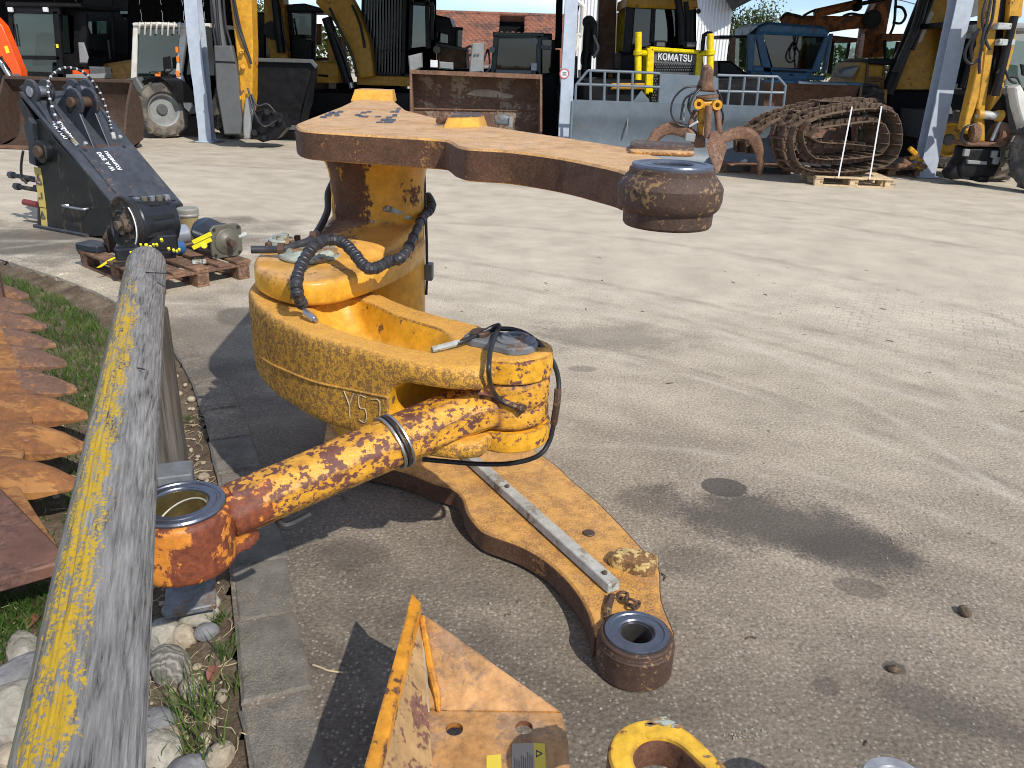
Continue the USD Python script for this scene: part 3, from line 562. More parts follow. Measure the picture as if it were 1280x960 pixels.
hC = [np.array([COL[0] + 0.193, COL[1] + 0.0, z]) + np.array([0.004 * math.sin(z * 9), 0.01, 0]) for z in (1.22, 1.1, 0.95, 0.8, 0.7)]
hero.add('thin_cable', tube(hC, 0.006, 7), M['rubber'])
AR = ARM1
hD = hz([(562, 432, AR + 0.012), (578, 427, AR + 0.02), (600, 417, AR + 0.03), (618, 408, AR + 0.045), (624, 408, AR + 0.045), (619, 420, AR + 0.035), (613, 438, AR + 0.03), (611, 458, 0.875), (612, 475, 0.83), (617, 490, 0.775), (628, 502, 0.74), (650, 510, 0.72)])
hd_ = hero.add('thin_hose', tube(hD, 0.0075, 8, 6), M['rubber'], smooth=60)
hero.add('hose_fitting', rod(gz(540, 437, AR + 0.010), gz(574, 428, AR + 0.018), 0.0095, 8), M['galv'], hd_)
hero.add('hose_fitting', cat(rod(gz(627, 501, 0.741), gz(647, 509, 0.722), 0.010, 8), rod(gz(648, 508, 0.725), gz(656, 512, 0.72), 0.013, 6)), M['boss'], hd_)
hE = hz([(596, 420, AR + 0.028), (612, 413, AR + 0.032), (632, 411, AR + 0.03), (652, 415, AR + 0.03), (672, 428, AR + 0.012), (690, 450, 0.82), (698, 474, 0.76), (697, 500, 0.70), (692, 530, 0.62), (686, 553, 0.56), (672, 570, 0.52), (640, 579, 0.48), (600, 580, 0.46), (560, 577, 0.46), (528, 574, 0.47)])
he = hero.add('thin_hose', tube(hE, 0.008, 8, 6), M['rubber'], smooth=60)
hero.add('hose_sleeve', tube(hz([(697.5, 486, 0.735), (696, 505, 0.69), (692, 530, 0.62)]), 0.011, 8), M['boss'], he)
# chalk scrawl on the arm's outer face
def scrawl(P, z0, z1):
    return None
seg = {'Y': [[(0, 1), (0.35, 0.5)], [(0.7, 1), (0.35, 0.5), (0.35, 0)]], '5': [[(0.6, 1), (0.1, 1), (0.1, 0.55), (0.5, 0.55), (0.6, 0.3), (0.45, 0.02), (0.05, 0.05)]], '7': [[(0, 1), (0.6, 1), (0.45, 0)]]}
arr = spline(po, 12); dl = np.r_[0, np.cumsum(np.linalg.norm(np.diff(arr, axis=0), axis=1))]
i0 = int(np.argmin([abs(px - 432) for px in [0] * 0 + [640 + FPX * ((np.array([*q, 0.7]) - _C) @ _R) / ((np.array([*q, 0.7]) - _C) @ _F) for q in arr]]))
s0 = dl[i0]
def on_arm(s, z):
    x = np.interp(s, dl, arr[:, 0]); y = np.interp(s, dl, arr[:, 1]); x2 = np.interp(s + 0.01, dl, arr[:, 0]); y2 = np.interp(s + 0.01, dl, arr[:, 1])
    n = np.array([y2 - y, -(x2 - x)]); n /= np.linalg.norm(n); return np.array([x + n[0] * 0.0012, y + n[1] * 0.0012, z])
for k, chx in enumerate('Y57'):
    for st in seg[chx]:
        P = [on_arm(s0 + k * 0.055 + 0.055 * a, 0.628 + 0.085 * b) for a, b in st]
        hero.add('chalk_mark', tube(P, 0.0016, 5, 3), M['chalk'], arm_m)

for k, (x, y, w) in enumerate([(488, 262, .03), (497, 265, .022), (511, 272, .02), (503, 284, .025), (486, 283, .018), (466, 277, .012), (508, 290, .014)]):
    d = ray(x, y); a_, b_ = d[0] ** 2 + d[1] ** 2, 2 * (d[0] * (_C[0] - COL[0]) + d[1] * (_C[1] - COL[1])); c_ = (_C[0] - COL[0]) ** 2 + (_C[1] - COL[1]) ** 2 - 0.1885 ** 2; disc = b_ * b_ - 4 * a_ * c_
    if disc > 0:
        p_ = _C + d * ((-b_ - math.sqrt(disc)) / (2 * a_)); e_ = np.array([-(p_[1] - COL[1]), p_[0] - COL[0], 0]); e_ /= np.linalg.norm(e_); n_ = np.array([p_[0] - COL[0], p_[1] - COL[1], 0]) / 0.1885
        hero.add('scuff', hull([p_ - n_ * .004 + e_ * w * math.cos(t) * (1 + .4 * math.sin(2 * t + k)) + np.array([0, 0, w * .45 * math.sin(t) * (1 + .4 * math.cos(3 * t)) - w * .3 * math.cos(t)]) + n_ * q for t in np.linspace(0, 2 * PI, 9) for q in (0, .0045)]), M['washer'], col_m)

# ================================================================== ground
def ground_mat():
    st = [((3.75, 1.0), None)]
    N = {'ge': ('geometry', {}), 'sx': ('separate_xyz', {}),
         'nL': ('noise_texture', {'scale': 0.35, 'detail': 5, 'roughness': 0.6}), 'nM': ('noise_texture', {'scale': 2.2, 'detail': 7, 'roughness': 0.68}),
         'nF': ('noise_texture', {'scale': 75, 'detail': 5, 'roughness': 0.7}), 'vo': ('voronoi_texture', {'scale': 80, 'randomness': 1.0}),
         'mpT': ('mapping', {'mapping_type': 'texture', 'rotation': (0, 0, -0.78), 'scale': (3.2, 0.16, 1)}), 'nT': ('noise_texture', {'scale': 1.0, 'detail': 6, 'roughness': 0.62}), 'mpU': ('mapping', {'mapping_type': 'texture', 'rotation': (0, 0, -0.18), 'scale': (4.5, 0.22, 1)}), 'nU': ('noise_texture', {'scale': 1.0, 'detail': 6, 'roughness': 0.62, 'distortion': 0.4}), 'nTU': ('math', {'math_type': 'add'}), 'nTh': ('math', {'math_type': 'multiply', 'value2': 0.5}),
         # dust thickens away from the kerb and into the yard
         'dy': ('map_range', {'from_min': 1.2, 'from_max': 6.5, 'to_min': 0.0, 'to_max': 1.0, 'clamp': True}),
         'a1': ('math', {'math_type': 'multiply_add', 'value2': 0.9}), 'a0': ('math', {'math_type': 'add', 'value2': -0.45}), 'xc': ('map_range', {'from_min': -2.5, 'from_max': 4.0, 'to_min': -0.12, 'to_max': 0.22, 'clamp': True}), 'ax': ('math', {'math_type': 'add'}),
         'aT': ('math', {'math_type': 'multiply_add', 'value2': 0.85}), 'aT0': ('math', {'math_type': 'subtract', 'value2': 0.425}),
         'cr': ('rgb_ramp', {'ramp': [(0.0, (0.125, 0.102, 0.078)), (0.35, (0.240, 0.200, 0.150)), (0.7, (0.36, 0.307, 0.230)), (1.0, (0.45, 0.392, 0.302))]}),
         'fr': ('map_range', {'from_min': 0.3, 'from_max': 0.7, 'to_min': 0.50, 'to_max': 1.50}), 'fm': ('mix_color', {'blend_type': 'multiply', 'fac': 1.0, 'use_clamp': False}),
         'fc': ('combine_color', {}),
         'mr': ('map_range', {'from_min': 0.3, 'from_max': 0.7, 'to_min': 0.78, 'to_max': 1.18}), 'mmul': ('math', {'math_type': 'multiply'}),
         'vr': ('map_range', {'from_min': 0.0, 'from_max': 0.5, 'to_min': 1.0, 'to_max': 0.0, 'clamp': True}), 'vs': ('separate_color', {}), 'vt': ('math', {'math_type': 'greater_than', 'value2': 0.74}),
         'vm': ('math', {'math_type': 'multiply'}), 'chip': ('mix_color', {'b': (0.50, 0.46, 0.38)}), 'vk': ('math', {'math_type': 'multiply', 'value2': 0.75}),
         'bh': ('math', {'math_type': 'multiply_add', 'value2': 0.6}), 'bp': ('bump', {'strength': 0.55, 'distance': 0.006}),
         'p': ('principled_bsdf', {'roughness': 0.9, 'specular_ior_level': 0.25})}
    K = [('ge.position', 'sx.vector'), ('ge.position', 'nL.vector'), ('ge.position', 'nM.vector'), ('ge.position', 'nF.vector'), ('ge.position', 'vo.vector'), ('ge.position', 'mpT.vector'), ('mpT.vector', 'nT.vector'),
         ('sx.y', 'dy.value'), ('nL.fac', 'a0.value1'), ('a0.value', 'a1.value1'), ('dy.result', 'a1.value3'), ('sx.x', 'xc.value'), ('xc.result', 'ax.value1'), ('a1.value', 'ax.value2'), ('ge.position', 'mpU.vector'), ('mpU.vector', 'nU.vector'), ('nT.fac', 'nTU.value1'), ('nU.fac', 'nTU.value2'), ('nTU.value', 'nTh.value1'), ('nTh.value', 'aT.value1'), ('ax.value', 'aT.value3'), ('aT.value', 'aT0.value1'), ('aT0.value', 'cr.fac'),
         ('nF.fac', 'fr.value'), ('nM.fac', 'mr.value'), ('fr.result', 'mmul.value1'), ('mr.result', 'mmul.value2'), ('mmul.value', 'fc.r'), ('mmul.value', 'fc.g'), ('mmul.value', 'fc.b'), ('cr.color', 'fm.a'), ('fc.color', 'fm.b'),
         ('vo.distance', 'vr.value'), ('vo.color', 'vs.color'), ('vs.r', 'vt.value1'), ('vt.value', 'vm.value1'), ('vr.result', 'vm.value2'), ('vm.value', 'vk.value1'), ('vk.value', 'chip.fac'), ('fm.result', 'chip.a'),
         ('vo.distance', 'bh.value1'), ('nF.fac', 'bh.value3'), ('bh.value', 'bp.height'), ('bp.normal', 'p.normal')]
    col = 'chip.result'
    # oil stains: (centre, half axes, yaw, strength)
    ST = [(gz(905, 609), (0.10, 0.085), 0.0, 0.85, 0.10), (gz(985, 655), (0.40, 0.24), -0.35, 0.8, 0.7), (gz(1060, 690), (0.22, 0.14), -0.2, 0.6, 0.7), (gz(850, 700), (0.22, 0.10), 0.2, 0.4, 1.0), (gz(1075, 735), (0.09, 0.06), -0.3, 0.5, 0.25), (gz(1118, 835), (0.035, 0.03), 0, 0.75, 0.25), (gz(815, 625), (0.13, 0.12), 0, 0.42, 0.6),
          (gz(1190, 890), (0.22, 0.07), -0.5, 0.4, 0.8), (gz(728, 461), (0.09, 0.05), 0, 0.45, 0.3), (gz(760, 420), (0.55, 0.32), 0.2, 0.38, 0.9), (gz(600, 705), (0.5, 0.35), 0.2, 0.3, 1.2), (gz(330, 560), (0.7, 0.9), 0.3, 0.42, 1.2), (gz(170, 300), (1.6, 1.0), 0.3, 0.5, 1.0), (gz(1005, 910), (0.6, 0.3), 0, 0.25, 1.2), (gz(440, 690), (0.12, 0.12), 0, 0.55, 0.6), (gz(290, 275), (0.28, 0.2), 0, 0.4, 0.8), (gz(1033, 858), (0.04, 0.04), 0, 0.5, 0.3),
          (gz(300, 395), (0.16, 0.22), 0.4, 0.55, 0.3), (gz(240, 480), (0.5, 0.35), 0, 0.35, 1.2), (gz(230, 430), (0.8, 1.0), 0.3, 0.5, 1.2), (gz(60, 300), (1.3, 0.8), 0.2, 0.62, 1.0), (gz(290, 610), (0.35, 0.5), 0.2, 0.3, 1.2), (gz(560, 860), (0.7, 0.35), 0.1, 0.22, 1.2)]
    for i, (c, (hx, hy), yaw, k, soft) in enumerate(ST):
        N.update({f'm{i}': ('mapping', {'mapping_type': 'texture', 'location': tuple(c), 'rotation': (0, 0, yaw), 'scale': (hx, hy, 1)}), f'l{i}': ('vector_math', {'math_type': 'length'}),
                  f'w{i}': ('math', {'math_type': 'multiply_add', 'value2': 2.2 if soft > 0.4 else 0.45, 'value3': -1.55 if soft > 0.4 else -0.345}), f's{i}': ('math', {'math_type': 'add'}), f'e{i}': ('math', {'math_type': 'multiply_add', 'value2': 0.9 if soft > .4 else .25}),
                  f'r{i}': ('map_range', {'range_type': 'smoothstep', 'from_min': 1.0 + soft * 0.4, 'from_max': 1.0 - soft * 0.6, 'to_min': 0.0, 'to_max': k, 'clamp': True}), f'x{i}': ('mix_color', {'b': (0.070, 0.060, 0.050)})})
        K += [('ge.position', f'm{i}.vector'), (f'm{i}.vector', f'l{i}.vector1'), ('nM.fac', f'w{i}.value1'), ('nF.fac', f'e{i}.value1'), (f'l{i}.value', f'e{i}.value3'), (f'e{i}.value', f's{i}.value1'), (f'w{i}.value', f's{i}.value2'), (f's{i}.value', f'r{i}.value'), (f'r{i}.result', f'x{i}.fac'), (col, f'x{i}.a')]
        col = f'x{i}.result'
    # faint curved tyre tracks: rings of large radius through three surveyed points each
    TRK = [([(640, 345), (900, 395), (1280, 500)], .10, .34), ([(660, 372), (900, 425), (1280, 545)], .09, .30), ([(740, 440), (930, 492), (1240, 610)], .05, .38), ([(820, 385), (1060, 490), (1250, 610)], .06, .34), ([(560, 285), (900, 322), (1280, 425)], .12, .30), ([(540, 228), (900, 268), (1280, 330)], .16, .32),
           ([(540, 212), (900, 246), (1280, 296)], .14, .30), ([(180, 205), (330, 212), (420, 216)], .18, .34), ([(190, 236), (330, 246), (410, 250)], .14, .26), ([(800, 560), (1000, 590), (1280, 690)], .05, .25), ([(1000, 330), (1130, 420), (1270, 560)], .07, .26)]
    N.update({'tn': ('noise_texture', {'scale': 3.0, 'detail': 6, 'roughness': 0.7}), 'tnr': ('map_range', {'from_min': 0.38, 'from_max': 0.60, 'clamp': True}), 'tw': ('noise_texture', {'scale': 0.7, 'detail': 3}), 'twm': ('math', {'math_type': 'multiply_add', 'value2': 0.16, 'value3': -0.08})}); K += [('ge.position', 'tn.vector'), ('tn.fac', 'tnr.value'), ('ge.position', 'tw.vector'), ('tw.fac', 'twm.value1')]
    for i, (pts, w, k) in enumerate(TRK):
        (x1, y1), (x2, y2), (x3, y3) = [gz(*q)[:2] for q in pts]; D = 2 * (x1 * (y2 - y3) + x2 * (y3 - y1) + x3 * (y1 - y2)); q1, q2, q3 = x1 * x1 + y1 * y1, x2 * x2 + y2 * y2, x3 * x3 + y3 * y3
        cx, cy = (q1 * (y2 - y3) + q2 * (y3 - y1) + q3 * (y1 - y2)) / D, (q1 * (x3 - x2) + q2 * (x1 - x3) + q3 * (x2 - x1)) / D; R = math.hypot(x1 - cx, y1 - cy)
        for jj, (dr, kk, tone) in enumerate(((0, min(1, k * 1.25), (0.50, 0.45, 0.37)), (w * 2.2, min(1, k * 1.1), (0.14, 0.12, 0.095)))[:1 if i in (3, 7, 8, 9, 10) else 2]):
            n = f't{i}_{jj}'; N.update({n + 'd': ('vector_math', {'math_type': 'distance', 'vector2': (cx, cy, 0)}), n + 's': ('math', {'math_type': 'subtract', 'value2': R + dr}), n + 'w': ('math', {'math_type': 'add'}), n + 'a': ('math', {'math_type': 'absolute'}), n + 'r': ('map_range', {'range_type': 'smoothstep', 'from_min': 0.0, 'from_max': w * 0.9, 'to_min': kk, 'to_max': 0.0, 'clamp': True}), n + 'm': ('math', {'math_type': 'multiply'}), n + 'x': ('mix_color', {'b': tone})})
            K += [('ge.position', n + 'd.vector1'), (n + 'd.value', n + 's.value1'), (n + 's.value', n + 'w.value1'), ('twm.value', n + 'w.value2'), (n + 'w.value', n + 'a.value1'), (n + 'a.value', n + 'r.value'), (n + 'r.result', n + 'm.value1'), ('tnr.result', n + 'm.value2'), (n + 'm.value', n + 'x.fac'), (col, n + 'x.a')]; col = n + 'x.result'
    # a patch of old setts showing through the dust on the right
    c = gz(1165, 405); N.update({'bm': ('mapping', {'mapping_type': 'texture', 'location': tuple(c), 'rotation': (0, 0, -0.45), 'scale': (1, 1, 1)}), 'bt': ('brick_texture', {'scale': 4.5, 'mortar_size': 0.035, 'mortar_smooth': 0.6, 'brick_width': 0.6, 'row_height': 0.4}), 'bd': ('vector_math', {'math_type': 'distance', 'vector2': tuple(c)}), 'bf': ('map_range', {'range_type': 'smoothstep', 'from_min': 0.5, 'from_max': 1.7, 'to_min': 0.55, 'to_max': 0.0, 'clamp': True}), 'bk': ('math', {'math_type': 'multiply'}), 'bj': ('math', {'math_type': 'multiply'}), 'bx': ('mix_color', {'b': (0.20, 0.17, 0.13)})})
    K += [('ge.position', 'bm.vector'), ('bm.vector', 'bt.vector'), ('ge.position', 'bd.vector1'), ('bd.value', 'bf.value'), ('bt.fac', 'bk.value1'), ('bf.result', 'bk.value2'), ('bk.value', 'bj.value1'), ('tnr.result', 'bj.value2'), ('bj.value', 'bx.fac'), (col, 'bx.a')]; col = 'bx.result'
    K.append((col, 'p.base_color'))
    return usdkit.material(stage, LOOKS + 'yard_asphalt', N, K, surface='p.BSDF')
M['ground'] = ground_mat()
KERB = spline([(-0.10, 0.3), (-0.36, 0.95), (-0.62, 1.5), (-0.82, 2.0), (-1.02, 2.5), (-1.32, 3.2), (-1.72, 4.0), (-2.30, 4.9), (-3.10, 5.7), (-4.6, 6.7), (-6.5, 7.6), (-9, 8.6)], 8)
gp_ = np.vstack([KERB[:, :2], [(-14, 9.5), (-300, 12), (-300, 400), (300, 400), (300, -40), (1.5, -40), (0.3, -0.6)]])
_, gf = trimesh.creation.triangulate_polygon(Polygon(gp_), engine='earcut')
gv, gf = trimesh.creation.triangulate_polygon(Polygon(gp_), engine='earcut')
single('yard_ground', TM(np.column_stack([gv, np.zeros(len(gv))]), gf), M['ground'], kind='structure', smooth=False)

def soil_mat():
    N = {'ge': ('geometry', {}), 'n': ('noise_texture', {'scale': 6, 'detail': 8, 'roughness': 0.7}), 'nf': ('noise_texture', {'scale': 70, 'detail': 5, 'roughness': 0.7}),
         'r': ('rgb_ramp', {'ramp': [(0.25, (0.05, 0.036, 0.024)), (0.5, (0.13, 0.095, 0.062)), (0.72, (0.25, 0.20, 0.14))]}), 'ad': ('math', {'math_type': 'multiply_add', 'value2': 0.5}), 'as': ('math', {'math_type': 'subtract', 'value2': 0.25}),
         'bp': ('bump', {'strength': 0.8, 'distance': 0.02}), 'p': ('principled_bsdf', {'roughness': 0.95, 'specular_ior_level': 0.2})}
    return usdkit.material(stage, LOOKS + 'dry_soil', N, [('ge.position', 'n.vector'), ('ge.position', 'nf.vector'), ('nf.fac', 'ad.value1'), ('n.fac', 'ad.value3'), ('ad.value', 'as.value1'), ('as.value', 'r.fac'), ('r.color', 'p.base_color'), ('nf.fac', 'bp.height'), ('bp.normal', 'p.normal')], surface='p.BSDF')
M['soil'] = soil_mat()
sp_ = np.vstack([KERB[::-1, :2] + np.array([0.03, 0.0]), [(0.3, -0.6), (0.0, -6), (-60, -6), (-60, 9.0), (-14, 8.9)]])
def soil_z(x, y):
    d = np.min(np.hypot(x[:, None] - KERB[None, :, 0], y[:, None] - KERB[None, :, 1]), axis=1)
    return -0.055 * np.clip(d / 0.16, 0, 1) + 0.07 * np.clip((d - 0.35) / 0.9, 0, 1) + 0.05 * (meshkit.fbm(np.stack([x * 3, y * 3, 0 * x], -1)) - 0.5) * np.clip(d / 0.2, 0, 1)
xs, ys = np.meshgrid(np.concatenate([np.linspace(-60, -9, 20), np.arange(-8.9, 0.6, 0.06)]), np.arange(-2, 9.2, 0.06)); 
sv = np.column_stack([xs.ravel(), ys.ravel()]); H_, W_ = xs.shape
import shapely
ins = shapely.contains_xy(Polygon(sp_).buffer(0.03), sv[:, 0], sv[:, 1])
idx = np.arange(H_ * W_).reshape(H_, W_); qd = np.stack([idx[:-1, :-1], idx[:-1, 1:], idx[1:, 1:], idx[1:, :-1]], -1).reshape(-1, 4); qd = qd[ins[qd].all(1)]
single('soil_verge', TM(np.column_stack([sv, soil_z(sv[:, 0], sv[:, 1]) - 0.004]), np.vstack([qd[:, [0, 1, 2]], qd[:, [0, 2, 3]]])), M['soil'], kind='structure', smooth=True)

# kerb: a row of old concrete blocks let into the ground
M['kerb'] = worn('kerb_concrete', (0.20, 0.180, 0.150), (0.13, 0.112, 0.09), 0.42, 4, 110, 0.9, rough=(0.9, 0.95), bump=0.7, var=0.3, bdist=0.006, spec=0.2, rust2=(0.30, 0.27, 0.22))
dl_k = np.r_[0, np.cumsum(np.linalg.norm(np.diff(KERB, axis=0), axis=1))]
kerb = Thing('kerb_row', 'row of old grey concrete kerb blocks between asphalt and grass', 'kerb', (0, 0, 0))
rk = random.Random(3); s = 0.05
while s < dl_k[-1] - 0.6:
    Ls = rk.uniform(0.30, 0.42) if s < 4.5 else rk.uniform(0.5, 0.8)
    a = np.array([np.interp(s + 0.006, dl_k, KERB[:, 0]), np.interp(s + 0.006, dl_k, KERB[:, 1])]); b = np.array([np.interp(s + Ls - 0.006, dl_k, KERB[:, 0]), np.interp(s + Ls - 0.006, dl_k, KERB[:, 1])])
    d = (b - a) / np.linalg.norm(b - a); n = np.array([-d[1], d[0]]); n = n if n[0] > 0 else -n
    w = rk.uniform(0.17, 0.20) if s < 3.6 else rk.uniform(.10, .14); P = [a, b, b + n * w, a + n * w]; c = np.mean(P, 0)
    P = [q + np.array([rk.uniform(-.010, .010), rk.uniform(-.010, .010)]) for q in P]
    P = np.vstack([np.linspace(P[i], P[(i + 1) % 4], 5, endpoint=False) for i in range(4)]) 
    m = prism(P, -0.10, 0.006 + rk.uniform(-0.002, 0.005), 0.010); v = np.array(m.vertices); v += 0.006 * (np.stack([meshkit.noise(v * 14, j) for j in (1, 2, 3)], -1) - 0.5); m.vertices = v
    kerb.add('kerb_block', m, M['kerb'] if s < 3.0 else M['ground'])
    s += Ls

gb = [(-60, -6), (0.35, -6), (0.35, 9.2), (-60, 9.2)]
single('subsoil', TM([(x, y, -0.16) for x, y in gb], [[0, 1, 2], [0, 2, 3]]), M['soil'], kind='structure', smooth=False)

# ================================================================== things near the camera
# ---- log rail and its post
RA, RB = np.array([-1.545, 3.31, 0.815]), np.array([-0.525, 0.75, 0.815]); RD = (RB - RA) / np.linalg.norm(RB - RA); RN = np.array([-RD[1], RD[0], 0])
RN = RN if RN[0] > 0 else -RN
def wood_mat(name, a, b, dark, lichen=False, vertical=False):
    yaw = math.atan2(-RD[0], RD[1])
    N = {'ge': ('geometry', {}), 'mp': ('mapping', {'mapping_type': 'texture', 'location': tuple(RA), 'rotation': (0, 0, 0 if vertical else yaw), 'scale': (0.008, 0.008, 0.25) if vertical else (0.0065, 0.085, 0.0065)}),
         'n1': ('noise_texture', {'scale': 1.0, 'detail': 7, 'roughness': 0.7, 'distortion': 0.15}), 'mp2': ('mapping', {'mapping_type': 'texture', 'location': tuple(RA), 'rotation': (0, 0, 0 if vertical else yaw), 'scale': (0.05, 0.05, 0.5) if vertical else (0.04, 0.22, 0.04)}),
         'n2': ('noise_texture', {'scale': 1.0, 'detail': 5}), 'r': ('rgb_ramp', {'ramp': [(0.28, dark), (0.42, a), (0.62, b), (0.8, mul(b, 1.35))]}),
         'am': ('math', {'math_type': 'multiply_add', 'value2': 0.5}), 'as': ('math', {'math_type': 'subtract', 'value2': 0.25}),
         'bp': ('bump', {'strength': 0.8, 'distance': 0.006}), 'p': ('principled_bsdf', {'roughness': 0.85, 'specular_ior_level': 0.25})}
    K = [('ge.position', 'mp.vector'), ('mp.vector', 'n1.vector'), ('ge.position', 'mp2.vector'), ('mp2.vector', 'n2.vector'), ('n2.fac', 'am.value1'), ('n1.fac', 'am.value3'), ('am.value', 'as.value1'), ('as.value', 'r.fac'), ('n1.fac', 'bp.height'), ('bp.normal', 'p.normal')]
    col = 'r.color'
    if lichen:
        N.update({'sd': ('vector_math', {'math_type': 'dot_product', 'vector2': tuple(RN)}), 'of': ('math', {'math_type': 'subtract', 'value2': float(RA @ RN)}),
                  'lb': ('map_range', {'range_type': 'smoothstep', 'from_min': 0.050, 'from_max': -0.010, 'clamp': True}), 'le': ('map_range', {'range_type': 'smoothstep', 'from_min': -0.070, 'from_max': -0.045, 'to_min': 0.35, 'clamp': True}),
                  'ls': ('mapping', {'mapping_type': 'texture', 'rotation': (0, 0, yaw), 'scale': (0.018, 0.075, 0.018)}), 'ln': ('noise_texture', {'scale': 1.0, 'detail': 8, 'roughness': 0.75}), 'lf': ('noise_texture', {'scale': 120, 'detail': 4, 'roughness': 0.7}),
                  'l1': ('math', {'math_type': 'multiply'}), 'l2': ('math', {'math_type': 'multiply_add', 'value2': 0.40}), 'l3': ('math', {'math_type': 'multiply_add', 'value2': 0.75}), 'lt': ('map_range', {'from_min': 1.268, 'from_max': 1.32, 'clamp': True}),
                  'sy': ('separate_xyz', {}), 'ly': ('map_range', {'from_min': 3.1, 'from_max': 2.3, 'to_min': -0.18, 'to_max': 0.05, 'clamp': True}), 'l4': ('math', {'math_type': 'add'}),
                  'lc': ('mix_color', {'a': (0.36, 0.23, 0.03), 'b': (0.64, 0.41, 0.022)}), 'lm': ('mix_color', {}), 'gk': ('map_range', {'from_min': -0.03, 'from_max': -0.072, 'to_max': 0.55, 'clamp': True}), 'gm': ('mix_color', {'b': (0.13, 0.115, 0.045)})})
        K += [('ge.position', 'sd.vector1'), ('sd.value', 'of.value1'), ('of.value', 'lb.value'), ('of.value', 'le.value'), ('lb.result', 'l1.value1'), ('le.result', 'l1.value2'), ('ge.position', 'ls.vector'), ('ls.vector', 'ln.vector'), ('ge.position', 'lf.vector'),
              ('l1.value', 'l2.value1'), ('ln.fac', 'l2.value3'), ('lf.fac', 'l3.value1'), ('l2.value', 'l3.value3'), ('ge.position', 'sy.vector'), ('sy.y', 'ly.value'), ('l3.value', 'l4.value1'), ('ly.result', 'l4.value2'), ('l4.value', 'lt.value'), ('lf.fac', 'lc.fac'), ('of.value', 'gk.value'), ('gk.result', 'gm.fac'), (col, 'gm.a'), ('gm.result', 'lm.a'), ('lc.result', 'lm.b'), ('lt.result', 'lm.fac')]
        col = 'lm.result'
    K.append((col, 'p.base_color'))
    return usdkit.material(stage, LOOKS + name, N, K, surface='p.BSDF')
M['rail'] = wood_mat('weathered_log', (0.165, 0.158, 0.148), (0.27, 0.26, 0.248), (0.035, 0.031, 0.028), True)
M['post'] = wood_mat('weathered_post', (0.065, 0.056, 0.048), (0.12, 0.105, 0.09), (0.022, 0.019, 0.017), False, True)
def log_mesh(a, b, r, seed, flat=0.0, n=48, k=70, groove=0.0):
    a, b = np.array(a), np.array(b); d = b - a; L = np.linalg.norm(d); d /= L; u, w, _ = frame_of(d); ang = np.arange(n) / n * 2 * PI; rings = []
    for i, t in enumerate(np.r_[0, 0.004, 0.012, np.linspace(0.02, 1, k)]):
        q = np.stack([np.cos(ang) * 1.6, np.sin(ang) * 1.6, np.full(n, t * L * 1.1)], -1)
        rr = r * (1 + 0.035 * (meshkit.fbm(q, 3, seed) - 0.5) * 2 + 0.012 * (meshkit.noise(np.stack([np.cos(ang) * 9, np.sin(ang) * 9, np.full(n, t * 2)], -1), seed + 7) - 0.5) * 2)
        if groove:
            gq = np.stack([np.cos(ang) * 14, np.sin(ang) * 14, np.full(n, t * L * 2.2)], -1); g2 = np.stack([np.cos(ang) * 5, np.sin(ang) * 5, np.full(n, t * L * 0.9)], -1)
            rr -= groove * np.clip((np.abs(meshkit.fbm(gq, 3, seed + 3) - 0.5) * -14 + 1), 0, 1) + groove * 1.6 * np.clip(np.abs(meshkit.noise(g2, seed + 5) - 0.5) * -26 + 1, 0, 1)
        rr *= (0.86, 0.95, 0.985)[i] if i < 3 else 1.0
        c = a + d * L * t
        rings.append(c + rr[:, None] * (np.cos(ang)[:, None] * u + np.sin(ang)[:, None] * w))
    return loft(rings)
rail = Thing('log_rail', 'weathered grey log rail with yellow lichen along its left side', 'rail', (RA[0], RA[1], 0))
rail.add('log', log_mesh(RA, RA + RD * 3.5, 0.077, 4, n=190, k=230, groove=0.0035), M['rail'], smooth=60)
for (x, y, dx, dy, w) in [(182, 340, 26, 1, .004), (196, 352, 10, 6, .005), (186, 334, 3, -12, .003), (171, 459, 10, 2, .003)]:
    a, b = gz(x, y, 0.894), gz(x + dx, y + dy, 0.894)
    rail.add('crack', hull(np.vstack([a + [0, .012 * 0, 0.0005], b, (a + b) / 2 + [0.0, w, -0.001], (a + b) / 2 - [0.0, w, 0.001], a - [0, 0, .004], b - [0, 0, .004]])), M['rubber'])
pc_ = RA + RD * 0.58
post = Thing('rail_post', 'round grey wooden post under the log rail beside the kerb', 'post', (pc_[0], pc_[1], 0))
post.add('post_body', log_mesh((gy(237, 600, 2.80)[0] - 0.080, 2.80, -0.1), (gy(206, 392, 2.80)[0] - 0.075, 2.80, 0.765), 0.080, 9, k=20), M['post'], smooth=60)

# ---- toothed bucket lip lying on the grass
M['tooth'] = worn('worn_tooth_steel', (0.24, 0.115, 0.05), (0.11, 0.062, 0.042), 0.55, 9, 40, 0.5, rough=(0.45, 0.7), bump=0.3, rust2=(0.17, 0.09, 0.055))
M['lip'] = worn('orange_lip_rust', (0.34, 0.155, 0.045), (0.17, 0.075, 0.032), 0.5, 4, 25, 0.5, rough=(0.6, 0.85), bump=0.25, rust2=(0.28, 0.11, 0.03), stretch=(1, 2.5, 1))
M['lip_side'] = worn('brown_side_rust', (0.15, 0.07, 0.045), (0.085, 0.042, 0.032), 0.5, 5, 30, 0.5, rough=(0.6, 0.85), bump=0.4, rust2=(0.19, 0.10, 0.07))
BZ = 0.19
tips = [gz(x, y, BZ - 0.03) for x, y in [(44, 386), (58, 406), (69, 429), (82, 452), (95, 484), (109, 517), (107, 556)]]
tips = [2 * tips[0] - tips[1] + [0.02, 0, 0]] + tips + [2 * tips[-1] - tips[-2] - np.array([0.02, 0.0, 0])]
bk = Thing('toothed_bucket', 'rusty orange bucket with a row of pointed teeth lying on the grass', 'bucket', (-2.2, 3.2, 0))
